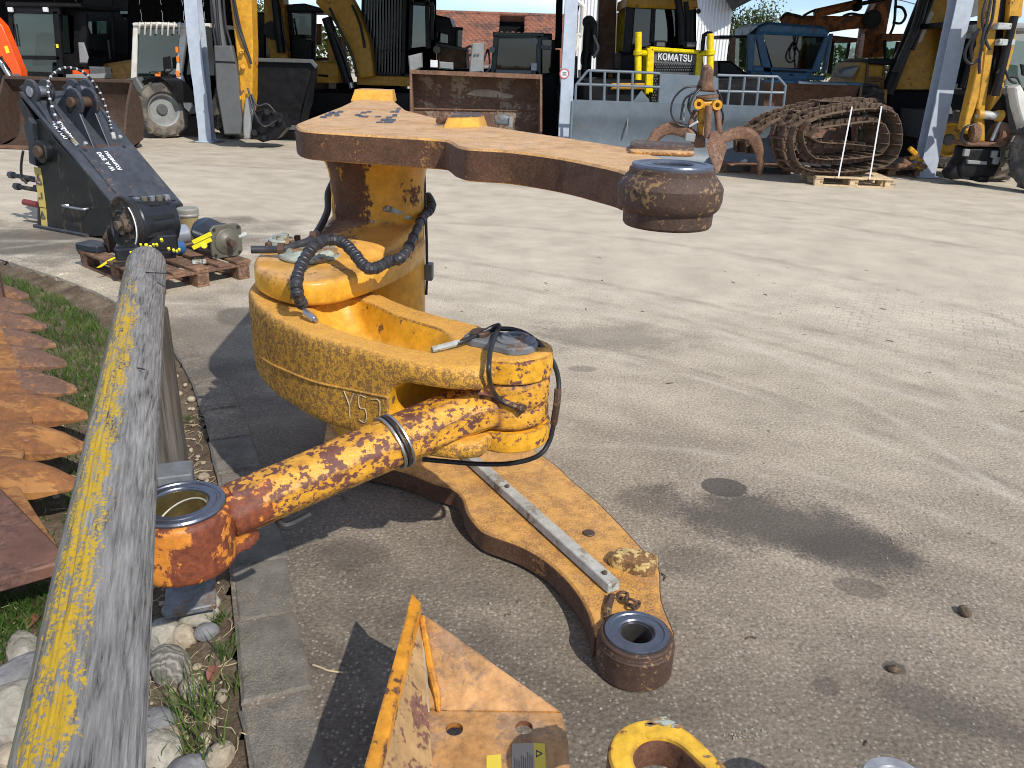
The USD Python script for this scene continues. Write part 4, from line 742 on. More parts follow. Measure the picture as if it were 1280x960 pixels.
dirL = np.array([-0.93, -0.18, 0.0]); dirL /= np.linalg.norm(dirL); roots = []
LS, HW, RDG, SINK = [0, .03, .08, .14, .19, .24, .32, .45, .62], [.008, .022, .038, .050, .056, .070, .082, .080, .076], [.006, .014, .026, .034, .036, .034, .030, .018, .004], [.02, .022, .03, .045, .05, .05, .05, .05, .05]
for i, t in enumerate(tips):
    nx = tips[min(i + 1, len(tips) - 1)] - tips[max(i - 1, 0)]; sw = np.linalg.norm(nx) / (2 if 0 < i < len(tips) - 1 else 1); nd = nx / np.linalg.norm(nx); nd[2] = 0; fct = sw * 0.5 / 0.082; up = np.array([0, 0, 1.0])
    def rings_(l0, l1):
        R_ = []
        for l, h, r, k in zip(LS, HW, RDG, SINK):
            if l < l0 - 1e-6 or l > l1 + 1e-6: continue
            c = t + dirL * l + up * (0.03 * min(1, l / .2)); h = h * fct
            off = -nd * h * .25 * min(1, l / .1)
            R_.append([c + off + nd * h + up * (-.012 - r * .2), c + off + nd * h * .55 + up * r * .35, c + off - nd * h * .15 + up * r, c + off - nd * h * .6 + up * r * .85, c + off - nd * h + up * r * .1, c + off - nd * h * .98 - up * k, c + off + nd * h - up * k])
        return R_
    roots.append(t + dirL * .21 + [0, 0, .03])
    a_, b_ = loft(rings_(0, .24)), loft(rings_(.24, .62)); a_.fix_normals(); b_.fix_normals()
    tn = bk.add('tooth', a_, M['tooth' if i < 6 else 'lip'], smooth=24); bk.add('tooth_root', b_, M['lip' if i > 2 else 'tooth'], tn, smooth=50)
rt = np.array([r[:2] for r in roots]); e0_, e1_ = 2 * rt[0] - rt[1], 2 * rt[-1] - rt[-2]
edge_l = np.array([gz(x, y, BZ)[:2] for x, y in [(79, 692), (0, 611), (-60, 545)]])
lipP = np.vstack([[e0_], rt, [edge_l[0] + [-0.02, 0.02]], edge_l[1:], [edge_l[-1] + [-1.6, -0.6]], [e0_ + [-1.8, -0.5]]])
bk.add('lip_plate', prism(lipP, BZ - 0.055, BZ - 0.004, 0.006), M['lip'])
sdP = np.array([gz(x, y, BZ)[:2] for x, y in [(80, 694), (84, 706), (0, 730), (-120, 762), (-120, 500), (0, 613)]])
bk.add('side_plate', prism(sdP, BZ - 0.03, BZ + 0.016, 0.006), M['lip_side'])
bk.add('back_plate', box((lipP[-1][0] + 0.1, 3.0, 0.42), (0.05, 3.4, 0.85), 0.01, -0.5), M['lip_side'])
bk.add('end_wall', prism(np.array([gz(x, y, 0.19)[:2] for x, y in [(-60, 372), (5, 376), (6, 366), (-60, 352)]]), 0.05, 0.34, 0.01), M['lip_side'])
bl0 = gz(34, 551, BZ + 0.005); bk.add('plate_bolt', rod(bl0 - [0, 0, 0.02], bl0 + [0, 0, 0.01], 0.022, 14, ch=0.006), M['tooth'])

# ---- rubble stones by the kerb
def stone_mat(name, a, b, sc, dark):
    return plain(name, tuple((np.array(a) + np.array(b)) / 2), 0.8, 0, 0.35, sc, 0.6, 0.3, sc * 5, dirt=dark, dirtk=0.7, bdist=0.008)
M['st_white'] = stone_mat('pale_stone', (0.36, 0.335, 0.28), (0.29, 0.27, 0.22), 14, (0.13, 0.108, 0.08))
M['st_grey'] = stone_mat('grey_stone', (0.22, 0.22, 0.22), (0.14, 0.14, 0.15), 12, (0.08, 0.075, 0.07))
M['st_tan'] = stone_mat('tan_stone', (0.40, 0.34, 0.25), (0.30, 0.24, 0.17), 12, (0.14, 0.11, 0.08))
M['st_band'] = usdkit.material(stage, LOOKS + 'banded_stone', {'tc': ('texture_coordinate', {}), 'w': ('wave_texture', {'scale': 16, 'distortion': 9, 'detail': 3, 'detail_scale': 1.5, 'bands_direction': 'y'}), 'r': ('rgb_ramp', {'ramp': [(0, (0.10, 0.09, 0.075)), (0.45, (0.14, 0.127, 0.107)), (0.8, (0.19, 0.174, 0.147)), (1, (0.25, 0.23, 0.195))]}), 'n': ('noise_texture', {'scale': 50, 'detail': 4}), 'b': ('bump', {'strength': 0.5, 'distance': 0.006}), 'p': ('principled_bsdf', {'roughness': 0.75})},
    [('tc.object', 'w.vector'), ('tc.object', 'n.vector'), ('w.fac', 'r.fac'), ('r.color', 'p.base_color'), ('n.fac', 'b.height'), ('b.normal', 'p.normal')], surface='p.BSDF')
def stone_mesh(c, r, seed, sq=0.7, sub=4, rough=0.35):
    m = trimesh.creation.icosphere(subdivisions=sub); v = np.array(m.vertices); rs = np.random.RandomState(seed)
    for k in range(6):                      # knock facets off
        n = rs.randn(3); n /= np.linalg.norm(n); d = rs.uniform(0.8, 0.96); o = v @ n; v = v - np.maximum(o - d, 0)[:, None] * n * 0.8
    v *= (1 + rough * 0.5 * (meshkit.fbm(v * 2.2 + seed, 4, seed) - 0.5) + 0.10 * (meshkit.fbm(v * 7 + seed, 3, seed + 1) - 0.5))[:, None]
    v = v * np.array([r[0], r[1], r[2]]); a = rs.uniform(0, PI); v = v @ np.array([[math.cos(a), math.sin(a), 0], [-math.sin(a), math.cos(a), 0], [0, 0, 1]])
    m.vertices = v + np.array(c); return m
STN = [((22, 888), (.095, .082, .075), 'st_white', 'large white boulder with a green smear left of the log rail'), ((20, 846), (.105, .05, .05), 'st_grey', 'flat dark grey slab above the white boulder'), ((30, 815), (.10, .045, .035), 'st_white', 'long pale stone left of the log rail'),
       ((20, 912), (.055, .05, .045), 'st_white', 'small pale cobble below the white boulder'), ((45, 938), (.06, .05, .045), 'st_tan', 'tan cobble half under the log rail'), ((10, 945), (.035, .03, .03), 'st_tan', 'small tan pebble at the bottom left corner'),
       ((205, 795), (.058, .052, .055), 'st_white', 'speckled white granite cobble right of the log rail'), ((230, 797), (.036, .042, .045), 'st_tan', 'small rounded tan cobble beside the white granite cobble'), ((212, 832), (.078, .058, .055), 'st_band', 'grey banded boulder right of the log rail'),
       ((258, 790), (.038, .032, .028), 'st_grey', 'small flat grey stone against the kerb'), ((246, 768), (.055, .07, .03), 'st_white', 'broken pale slab under the rod eye'), ((196, 905), (.05, .05, .04), 'st_grey', 'grey cobble low beside the log rail'), ((213, 922), (.03, .03, .03), 'st_tan', 'little brown cobble near the grass tuft'),
       ((198, 942), (.062, .06, .055), 'st_white', 'bluish white cobble at the bottom beside the log rail'), ((235, 966), (.055, .05, .04), 'st_grey', 'greenish grey cobble at the bottom edge'), ((276, 945), (.04, .035, .03), 'st_tan', 'half buried tan stone by the grass tuft'), ((214, 762), (.035, .03, .02), 'st_white', 'crumpled white fragment under the rod eye'), ((238, 862), (.03, .045, .025), 'st_tan', 'narrow tan stone below the banded boulder'), ((264, 752), (.035, .03, .02), 'st_white', 'small white lump beside the kerb')]
def soil_at(x, y): return float(soil_z(np.array([x]), np.array([y]))[0])
for i, ((x, y), r, mt, lb) in enumerate(STN):
    c = gz(x, y, 0.0); z = soil_at(c[0], c[1]) + r[2] * 0.42
    c = gz(x, y, z); single('rubble_stone', stone_mesh((c[0], c[1], z), r, 20 + i), M[mt], lb, 'stone', 'rubble stones along the kerb', smooth=60)
rg = np.random.RandomState(8); peb = []
for k in range(420):
    t = rg.uniform(0.2, 4.2); x0 = np.interp(t, dl_k, KERB[:, 0]); y0 = np.interp(t, dl_k, KERB[:, 1]); off = rg.gamma(1.5, 0.13)
    x, y = x0 - off - 0.03, y0 - off * 0.35; s_ = rg.uniform(0.004, 0.016) if rg.rand() < 0.85 else rg.uniform(0.016, 0.03)
    peb.append(stone_mesh((x, y, soil_at(x, y) + s_ * 0.2), (s_, s_ * rg.uniform(.6, 1), s_ * .6), 100 + k, sub=1))
single('pebbles', cat(peb), M['st_tan'], 'scattered small pebbles in the soil beside the kerb', 'pebbles', kind='stuff', smooth=False)
sup = Thing('support_block', 'grey metal plate on the soil under the rusty rod eye', 'block', tuple(gz(236, 742)[:2]) + (0,))
c = gz(238, 735, 0.06); sup.add('plate', rot(box((0, 0, 0), (0.15, 0.20, 0.02), 0.003, 0.35), 0.1, [1, 0, 0]).apply_translation((c[0], c[1], 0.05)), M['grey_cap'])
sup.add('stand_leg', box((c[0] - 0.02, c[1] + 0.05, 0.25), (0.10, 0.10, 0.42), 0.004, 0.35), M['grey_cap'])

# ---- grass
M['grass'] = usdkit.material(stage, LOOKS + 'grass_blades', {'ge': ('geometry', {}), 'n': ('noise_texture', {'scale': 2.2, 'detail': 5}), 'r': ('rgb_ramp', {'ramp': [(0.28, (0.055, 0.105, 0.018)), (0.47, (0.105, 0.165, 0.032)), (0.62, (0.21, 0.22, 0.075)), (0.78, (0.36, 0.30, 0.16))]}), 'i': ('math', {'math_type': 'multiply_add', 'value2': 0.34}), 's': ('math', {'math_type': 'subtract', 'value2': 0.17}),
    'd': ('principled_bsdf', {'roughness': 0.55, 'specular_ior_level': 0.35}), 't': ('translucent_bsdf', {}), 'm': ('mix_closure', {'fac': 0.35})},
    [('ge.position', 'n.vector'), ('ge.random_per_island', 'i.value1'), ('n.fac', 'i.value3'), ('i.value', 's.value1'), ('s.value', 'r.fac'), ('r.color', 'd.base_color'), ('r.color', 't.color'), ('d.BSDF', 'm.closure1'), ('t.BSDF', 'm.closure2')], surface='m.closure')
def blades(x, y, h, w, rs, lean=0.6):
    n = len(x); a = rs.uniform(0, 2 * PI, n); b = rs.uniform(0, 2 * PI, n); z = soil_z(x, y) - 0.004
    wx, wy = np.cos(a) * w / 2, np.sin(a) * w / 2; lx, ly = np.cos(b) * h * lean * rs.uniform(0.2, 1, n), np.sin(b) * h * lean * rs.uniform(0.2, 1, n)
    p = np.stack([x, y, z], -1); W3 = np.stack([wx, wy, 0 * wx], -1)
    mid = p + np.stack([lx * 0.35, ly * 0.35, h * 0.6], -1); tip = p + np.stack([lx, ly, h], -1)
    v = np.stack([p - W3, p + W3, mid - W3 * 0.75, mid + W3 * 0.75, tip], 1).reshape(-1, 3); o = np.arange(n)[:, None] * 5
    f = np.concatenate([o + [0, 1, 3], o + [0, 3, 2], o + [2, 3, 4]]); return TM(v, f)
rs = np.random.RandomState(2)
N0 = 150000; gx, gy_ = rs.uniform(-8.5, -0.9, N0), rs.uniform(1.7, 8.2, N0)
kx = np.interp(gy_, KERB[:, 1], KERB[:, 0]); d = kx - gx
nn = meshkit.fbm(np.stack([gx * 1.3, gy_ * 1.3, 0 * gx], -1), 4, 3)
keep = (d > 0.10 + 0.30 * nn) & (rs.rand(N0) < np.clip((nn - 0.33) * 5, 0.04, 1) * np.clip((gy_ - 1.9) / 1.2, 0.05, 1) * np.clip(1.2 - d / 4.5, 0.15, 1))
gx, gy_ = gx[keep], gy_[keep]; hh = rs.uniform(0.022, 0.06, len(gx)) * (0.7 + 0.6 * nn[keep])
grass = [blades(gx, gy_, hh, rs.uniform(0.004, 0.008, len(gx)), rs, 0.9)]
def tuft(px, py, n, h, spread, w=0.006):
    c = gz(px, py, 0); x = c[0] + rs.randn(n) * spread; y = c[1] + rs.randn(n) * spread
    grass.append(blades(x, y, rs.uniform(0.5, 1, n) * h, np.full(n, w) * rs.uniform(0.6, 1.2, n), rs, 1.1))
for q in [(240, 890, 22, .20, .03, .005), (222, 930, 26, .13, .04, .004), (255, 935, 16, .22, .03, .005), (232, 870, 40, .12, .04, .004), (280, 815, 30, .08, .015, .005), (275, 770, 30, .06, .015, .004), (8, 760, 220, .07, .07, .007), (5, 790, 120, .05, .06, .008), (60, 735, 160, .06, .05, .005), (285, 860, 30, .06, .03, .004), (232, 520, 40, .04, .03, .004), (70, 760, 60, .06, .06, .003)]: tuft(*q)
single('grass', cat(grass), M['grass'], 'patchy short green grass left of the kerb', 'grass', kind='stuff', smooth=False)
M['straw'] = plain('dry_straw', (0.42, 0.33, 0.20), 0.8, 0, 0.35, 30)
st_ = []
for k in range(900):
    t = rs.uniform(0.1, 3.6); off = rs.gamma(1.6, 0.16) + 0.01; x = np.interp(t, dl_k, KERB[:, 0]) - off; y = np.interp(t, dl_k, KERB[:, 1]) - off * 0.4; a = rs.uniform(0, 2 * PI); L = rs.uniform(0.02, 0.10); z = soil_at(x, y) + 0.004
    st_.append(tube([(x, y, z), (x + L * .5 * math.cos(a), y + L * .5 * math.sin(a), z + rs.uniform(0.0, .012)), (x + L * math.cos(a + .3), y + L * math.sin(a + .3), z + rs.uniform(-.003, .008))], rs.uniform(.0007, .0016), 4, 2))
single('dry_straw', cat(st_), M['straw'], 'dry straw and dead stalks on the soil beside the kerb', 'straw', kind='stuff', smooth=False)
M['leaf_brown'] = plain('dead_leaf', (0.20, 0.075, 0.045), 0.7)
for i, (x, y, lb) in enumerate([(40, 768, 'dead brown leaf on the grass left of the log rail'), (268, 835, 'dead brown leaf against the kerb edge')]):
    c = gz(x, y, 0); z = soil_at(c[0], c[1]) + 0.012; t_ = np.linspace(0, 2 * PI, 14, endpoint=False)
    v = np.column_stack([c[0] + 0.022 * np.cos(t_), c[1] + 0.034 * np.sin(t_), z + 0.008 * np.cos(2 * t_)]); m = loft([v, v + [0, 0, 0.0015]]); single('dead_leaf', m, M['leaf_brown'], lb, 'leaf')
sk = [gz(x, y, 0.006) for x, y in [(391, 831), (400, 834), (410, 838), (429, 841)]]
single('dry_stick', tube(sk, 0.0028, 6), M['straw'], 'thin pale dry stick on the asphalt beside the bracket shadow', 'stick')
for i, (x, y, s_, lb) in enumerate([(1206, 764, .028, 'dark lump of earth lying alone on the open asphalt'), (1118, 836, .02, 'dark flat clod on the oil spot at the right')]):
    c = gz(x, y, s_ * 0.4); single('clod', stone_mesh(c, (s_, s_ * .7, s_ * .55), 70 + i, sub=3), M['soil'], lb, 'clod')
gr = []
for k in range(500):
    x, y = rs.uniform(-1.4, 3.6), rs.uniform(1.3, 6); s_ = rs.uniform(.002, .006)
    if x > np.interp(y, KERB[:, 1], KERB[:, 0]) + 0.25: gr.append(stone_mesh((x, y, s_ * .3), (s_, s_ * .8, s_ * .6), 900 + k, sub=1))
for (cx, cy) in [(1130, 668), (928, 915)]:
    for k in range(40):
        c = gz(cx + rs.randn() * 14, cy + rs.randn() * 5, 0.003); s_ = rs.uniform(.003, .008); s_ *= .55; gr.append(stone_mesh(c, (s_, s_ * .6, s_ * .35), 500 + k, sub=1))
single('loose_grit', cat(gr), M['st_white'], 'loose grit and small chips strewn over the asphalt', 'grit', kind='stuff', smooth=False)

tw_ = []
for k in range(70):
    x, y = rs.uniform(-0.9, 4.2), rs.uniform(1.5, 7.5)
    if x < np.interp(y, KERB[:, 1], KERB[:, 0]) + .3: continue
    a = rs.uniform(0, 2 * PI); L = rs.uniform(.01, .045); tw_.append(tube([(x, y, .003), (x + L * .5 * math.cos(a), y + L * .5 * math.sin(a), .006), (x + L * math.cos(a + .5), y + L * math.sin(a + .5), .003)], rs.uniform(.001, .003), 4, 2))
single('twig_litter', cat(tw_), M['soil'], 'small dark twigs and crumbs scattered over the yard', 'litter', kind='stuff', smooth=False)

# ---- angle bracket in the foreground
M['brk'] = worn('sun_bleached_orange', (0.55, 0.24, 0.04), (0.14, 0.06, 0.028), 0.42, 7, 45, 0.5, rough=(0.55, 0.8), edge=0.2, edger=0.01, dust=(0.44, 0.29, 0.165), dustk=0.72, grime=(0.5, 1.12), bump=0.25)
M['brk_edge'] = worn('orange_flange_edge', (0.66, 0.28, 0.025), (0.09, 0.04, 0.022), 0.22, 9, 45, 0.5, edge=0.12, bump=0.2)
M['brk_in'] = worn('brown_flange_face', (0.42, 0.26, 0.11), (0.11, 0.05, 0.035), 0.36, 6, 40, 0.5, rough=(0.6, 0.85), bump=0.3)
FZ, BZ2 = 0.335, 0.185
br = Thing('angle_bracket', 'pointed orange angle bracket with two bolt holes in the foreground', 'bracket', tuple(gz(600, 900, .2)[:2]) + (0,))
A = gz(515, 741, FZ); E1 = gz(440, 1010, FZ); E2 = gz(478, 1010, FZ); A2 = gz(528, 765, FZ - 0.012)
Bp, Cp = gz(549, 888, BZ2), gz(702, 890, BZ2); D0, D1 = gz(546, 1012, BZ2), gz(716, 1012, BZ2); A3 = gz(527, 766, FZ - 0.03)
dn_ = (E1 - A) / np.linalg.norm(E1 - A); sd_ = np.array([-dn_[1], dn_[0], 0]); sd_ = sd_ if sd_[0] > 0 else -sd_
# upright flange with its thick rim
fl_ = hull([A, A + sd_ * 0.03 - [0, 0.035, 0], E1, E1 + sd_ * 0.036, A - [0, 0, .05], A + sd_ * 0.03 - [0, .035, .05], E1 - [0, 0, .03], E1 + sd_ * 0.036 - [0, 0, .03]])
br.add('flange_rim', cast(fl_, 0.03, 2, 0.004), M['brk_edge'], smooth=30)
web = hull([A + sd_ * 0.008 - [0, .03, .03], A + sd_ * 0.026 - [0, .045, .03], E1 + sd_ * 0.010 - [0, 0, .025], E1 + sd_ * 0.030 - [0, 0, .025], [*A3[:2], BZ2 + .02] - sd_ * 0.0, [*(A3 - sd_ * .02)[:2], BZ2 + .02], [*D0[:2], BZ2 - .02] - sd_ * .0, [*(D0 - sd_ * .03)[:2], BZ2 - .02]])
br.add('flange_web', web, M['brk_in'], smooth=20)
# sloping gusset and flat foot
up_ = np.array([0, 0, 0.014])
gu = hull([A3, A3 - up_ * 2, Bp, Bp - up_, Cp, Cp - up_ * 1.2, A3 + sd_ * 0.03 - [0, .02, 0.004], gz(530, 885, BZ2), gz(530, 885, BZ2) - up_])
br.add('gusset_plate', cast(gu, 0.03, 1, 0.003), M['brk'], smooth=25)
foot = np.array([gz(x, y, BZ2)[:2] for x, y in [(532, 887), (702, 890), (710, 925), (716, 1012), (540, 1012)]])
ft = tm(mf(prism(foot, BZ2 - 0.016, BZ2 - 0.0005, 0.003)) - mf(rod((*gz(568, 911, BZ2)[:2], 0), (*gz(568, 911, BZ2)[:2], .4), 0.0205, 28)) - mf(rod((*gz(655, 909, BZ2)[:2], 0), (*gz(655, 909, BZ2)[:2], .4), 0.021, 28)))
br.add('foot_plate', ft, M['brk'], smooth=25)
br.add('fold_weld', tube([A3 + [0.003, -.02, 0.004], gz(537, 830, 0.255), gz(546, 868, 0.205), gz(548, 890, BZ2 + .002)], [0.008, 0.010, 0.010, 0.004], 8), M['brk_edge'])
br.add('scrape_strip', hull([gz(524, 800, .285), gz(532, 798, .285), gz(528, 890, .20), gz(537, 890, .198), gz(529, 850, .25)]), M['st_tan'])
for k in (0, 1): br.add('leg_plate', box((*( (Cp if k else Bp)[:2] + np.array([-0.03 if k else 0.03, -0.25])), 0.085), (0.012, 0.3, 0.17), 0.002), M['brk_in'])
M['lab_y'] = plain('yellow_label', (0.62, 0.47, 0.05), 0.5, 0, 0.12); M['lab_g'] = plain('grey_label', (0.33, 0.28, 0.21), 0.5, 0, 0.15)
def dec(P, z0, mat, name='label', th=0.0012): return br.add(name, prism(np.array([gz(x, y, BZ2)[:2] for x, y in P]), BZ2 - 0.0002, BZ2 + th), mat)
dec([(640, 930), (667, 929), (670, 1000), (640, 1000)], 0, M['lab_g'], 'warning_label'); ly = dec([(667, 929), (681, 930), (684, 1000), (670, 1000)], 0, M['lab_y'], 'warning_label'); dec([(608, 945), (626, 943), (629, 1000), (608, 1000)], 0, M['lab_y'], 'warning_label')
for k in range(9): dec([(643 + 2.7 * k, 948 - 1.2 * k + 3 * (k % 3)), (643.8 + 2.7 * k, 948 - 1.2 * k + 3 * (k % 3)), (644.2 + 2.7 * k, 985), (643.4 + 2.7 * k, 985)], 0, M['black_mark'], 'label_print', 0.0018)
for P in ([(670, 938), (678, 942), (677, 943), (670, 939.4)], [(670, 946), (678, 942), (678, 943.2), (670, 947.4)], [(670, 938), (671, 938), (671, 947), (670, 947)]): dec(P, 0, M['black_mark'], 'label_print', 0.002)


# ---- link ring and silver ring at the lower edge
M['ring_y'] = worn('bright_yellow_link', (0.76, 0.44, 0.035), (0.12, 0.05, 0.025), 0.22, 11, 40, 0.4, rough=(0.4, 0.75), edge=0.22, edger=0.012, bump=0.3)
M['rust_in'] = worn('rusty_bore', (0.17, 0.075, 0.04), (0.09, 0.04, 0.025), 0.6, 9, 40, 0.5, rough=(0.6, 0.8), bump=0.3, rust2=(0.2, 0.09, 0.05))
RZ = 0.47
c1, c2 = gz(825, 947, RZ)[:2], gz(910, 1030, RZ)[:2]
def stad(a, b, r, r2=None, n=22):
    a, b = np.array(a), np.array(b); t = math.atan2(*(b - a)[::-1]); r2 = r2 or r
    return np.vstack([ring_plan(a, r, t + PI / 2, t + 1.5 * PI, n), ring_plan(b, r2, t - PI / 2, t + PI / 2, n)])
lr = Thing('link_ring', 'bright yellow oval lifting link in the foreground beside the angle bracket', 'link', (c1[0], c1[1], 0))
ot, it_ = stad(c1, c2, 0.094, 0.085), stad(c1 + (c2 - c1) * 0.06, c2, 0.056)
lkm = tm(mf(prism(ot, RZ - 0.07, RZ, 0.0035)) - mf(prism(it_, RZ - 0.2, RZ + 0.1)))
lr.add('link_body', lkm, M['ring_y'], smooth=20)
lr.add('link_bore', tm(mf(prism(stad(c1 + (c2 - c1) * 0.06, c2, 0.0562), RZ - 0.067, RZ - 0.007)) - mf(prism(stad(c1 + (c2 - c1) * 0.06, c2, 0.0535), RZ - 0.2, RZ + 0.1))), M['rust_in'], smooth=40)
lr.add('link_rim', tm(mf(prism(stad(c1, c2, 0.0955, 0.0865), RZ - 0.067, RZ - 0.008)) - mf(prism(stad(c1, c2, 0.093, 0.084), RZ - 0.2, RZ + 0.1))), M['rust_in'], smooth=40)
lr.add('shank', bar([c2[0], c2[1], RZ - 0.05], [c2[0] + 0.12, c2[1] - 0.35, 0.03], 0.14, 0.08, 0.01), M['ring_y'])
for i, (x, y, w) in enumerate([(826, 902, 16), (846, 908, 8), (812, 906, 7), (884, 946, 5)]):
    q = np.array([gz(x + w * math.cos(t) * (1 + .3 * math.sin(3 * t + i)), y + w * .33 * math.sin(t) * (1 + .3 * math.cos(5 * t)), RZ)[:2] for t in np.linspace(0, 2 * PI, 16, endpoint=False)])
    lr.add('scuff', prism(q, RZ - 0.0003, RZ + 0.0009), M['washer'])
q = gz(1122, 978, 0.30)[:2]; SZ = 0.30
sr = Thing('silver_bush', 'worn silver steel bush at the lower right edge', 'bush', (q[0], q[1], 0))
M['silver'] = worn('worn_silver', (0.30, 0.31, 0.33), (0.12, 0.10, 0.08), 0.3, 9, 60, 0.5, rough=(0.35, 0.6), bump=0.2)
sr.add('sleeve', lathe([(0.036, 0.0), (0.066, 0.0), (0.070, 0.006), (0.070, SZ - 0.008), (0.066, SZ), (0.044, SZ), (0.040, SZ - 0.004), (0.036, SZ - 0.01)], (*q, 0), 56), M['silver'], smooth=30)
sr.add('bore_liner', lathe([(0.033, 0.01), (0.0365, 0.01), (0.0365, SZ - 0.012), (0.033, SZ - 0.012)], (*q, 0), 40), M['rust_in'])

# ================================================================== dark boom section and loaded pallet at the left
M['dark'] = worn('dark_blue_black_paint', (0.026, 0.032, 0.042), (0.085, 0.045, 0.03), 0.13, 5, 40, 0.4, rough=(0.40, 0.7), edge=0.08, dust=(0.085, 0.09, 0.10), dustk=0.6, bump=0.12, coat=0.05)
M['dark_side'] = worn('grimy_black_paint', (0.016, 0.017, 0.018), (0.05, 0.035, 0.022), 0.2, 3, 25, 0.4, rough=(0.35, 0.7), stretch=(2, 2, 0.5), bump=0.12, rust2=(0.09, 0.075, 0.05))
M['brown_dk'] = worn('old_brown_bucket', (0.075, 0.042, 0.028), (0.035, 0.022, 0.016), 0.5, 4, 30, 0.4, rough=(0.55, 0.8), bump=0.3, rust2=(0.09, 0.055, 0.035))
BP0 = np.array([-4.6, 7.75, 0]); BU = np.array([0.88, -0.46, 0]); BU /= np.linalg.norm(BU); BE = np.array([-BU[1], BU[0], 0])
def bw(u, o, z): return BP0 + BU * u + BE * o + np.array([0, 0, z])
bm = Thing('boom_section', 'dark blue black excavator boom adapter standing at the left beside the pallet', 'machine part', (-4.3, 7.9, 0))
def bprism(P, o0, o1, ch=0.006):
    m = prism(np.array(P), o0, o1, ch); v = np.array(m.vertices); m.vertices = BP0 + v[:, :1] * BU + v[:, 2:] * BE + np.column_stack([0 * v[:, 0], 0 * v[:, 0], v[:, 1]]); return m
W = 0.68
side = [(-0.06, 0.0), (0.66, 0.0), (1.15, 0.07), (1.19, 0.27), (0.80, 0.595), (0.60, 0.735), (0.44, 0.86), (0.36, 0.96), (0.27, 1.02), (0.17, 1.0), (0.12, 1.1), (0.05, 1.19), (0.0, 1.14), (0.16, 0.72)]
bm.add('side_plate', bprism(side, 0, 0.045), M['dark_side']); bm.add('side_plate', bprism(side, W - 0.045, W), M['dark_side'])
sl0, sl1 = np.array([0.06, 1.245]), np.array([1.20, 0.285]); sdv = (sl1 - sl0) / np.linalg.norm(sl1 - sl0); snv = np.array([-sdv[1], sdv[0]])
def slope(s, h): return sl0 + sdv * s + snv * h
SL = float(np.linalg.norm(sl1 - sl0))
def top_pl(s0, s1, o0, o1, h0, h1, ch=0.005): return bprism([slope(s0, h0), slope(s1, h0), slope(s1, h1), slope(s0, h1)], o0, o1, ch)
bm.add('top_plate', top_pl(0.0, SL, 0.0, W, -0.03, 0.0), M['dark'])
bm.add('cover_plate', top_pl(0.74, SL - 0.03, 0.10, W - 0.05, 0.0, 0.014), M['dark'])
bm.add('rust_streak', top_pl(0.70, 0.735, 0.14, W - 0.14, 0.0, 0.003), M['brown_dk'])
bm.add('end_plate', bprism([(1.15, 0.07), (1.19, 0.27), (1.20, 0.285), (1.22, 0.27), (1.18, 0.06)], 0.0, W), M['dark_side'])
bm.add('base_plate', bprism([(-0.08, 0.0), (0.72, 0.0), (0.72, 0.03), (-0.08, 0.03)], -0.03, W + 0.03), M['dark'])
bm.add('back_plate', bprism([(0.02, 1.13), (0.16, 0.72), (-0.05, 0.03), (-0.07, 0.03), (0.12, 0.72), (-0.01, 1.13)], 0.03, W - 0.03), M['dark_side'])
def ear(s, o, r, hh, ln, w=0.035, hole=0.05):
    c = slope(s, hh); a = np.linspace(-0.2, PI + 0.1, 18); d = sdv; n = snv
    P = [c + r * (math.cos(t) * d + math.sin(t) * n) for t in a] + [slope(s - r - ln * 0.12, -0.005), slope(s + r + ln, -0.005)]
    m = mf(bprism(P, o, o + w, 0.006)); p0, p1 = bw(c[0], o - .1, c[1]), bw(c[0], o + w + .1, c[1])
    bm.add('lug_plate', tm(m - mf(rod(p0, p1, hole, 20))), M['dark']); return c
for s, o, r, hh, ln in [(0.08, 0.03, 0.105, 0.07, 0.30), (0.08, 0.17, 0.105, 0.07, 0.30), (0.08, 0.44, 0.105, 0.07, 0.22), (0.08, 0.58, 0.105, 0.07, 0.22), (0.33, 0.25, 0.125, 0.17, 0.30), (0.33, 0.41, 0.125, 0.17, 0.30)]:
    c = ear(s, o, r, hh, ln)
for s, hh, o0, o1 in [(0.08, 0.07, 0.02, 0.22), (0.08, 0.07, 0.42, 0.63), (0.33, 0.17, 0.22, 0.46)]:
    c = slope(s, hh); bm.add('pin', rod(bw(c[0], o0, c[1]), bw(c[0], o1, c[1]), 0.048, 18, ch=0.004), M['steel' if s < .1 else 'bolt'])
for o in (0.14, 0.24): pass
c = np.array([0.30, 0.74]); bm.add('pin_barrel', rod(bw(c[0], -0.07, c[1]), bw(c[0], 0.1, c[1]), 0.10, 24, ch=0.01), M['dark_side']); bm.add('pin_barrel', rod(bw(c[0], W - .05, c[1]), bw(c[0], W + 0.12, c[1]), 0.12, 24, ch=0.01), M['dark_side'])
bm.add('pin_end', rod(bw(c[0], -0.10, c[1]), bw(c[0], -0.05, c[1]), 0.055, 18, ch=0.008), M['bolt'])
arch = [(0.16, 0.05), (0.17, 0.78)]
bm.add('side_flange', bprism([(0.10, 0.95), (0.19, 1.03), (0.24, 0.98), (0.21, 0.80), (0.18, 0.60), (0.08, 0.62), (0.12, 0.8)], -0.05, 0.0), M['dark'])
M['paper_white'] = plain('hose_print', (0.5, 0.5, 0.5), 0.6)
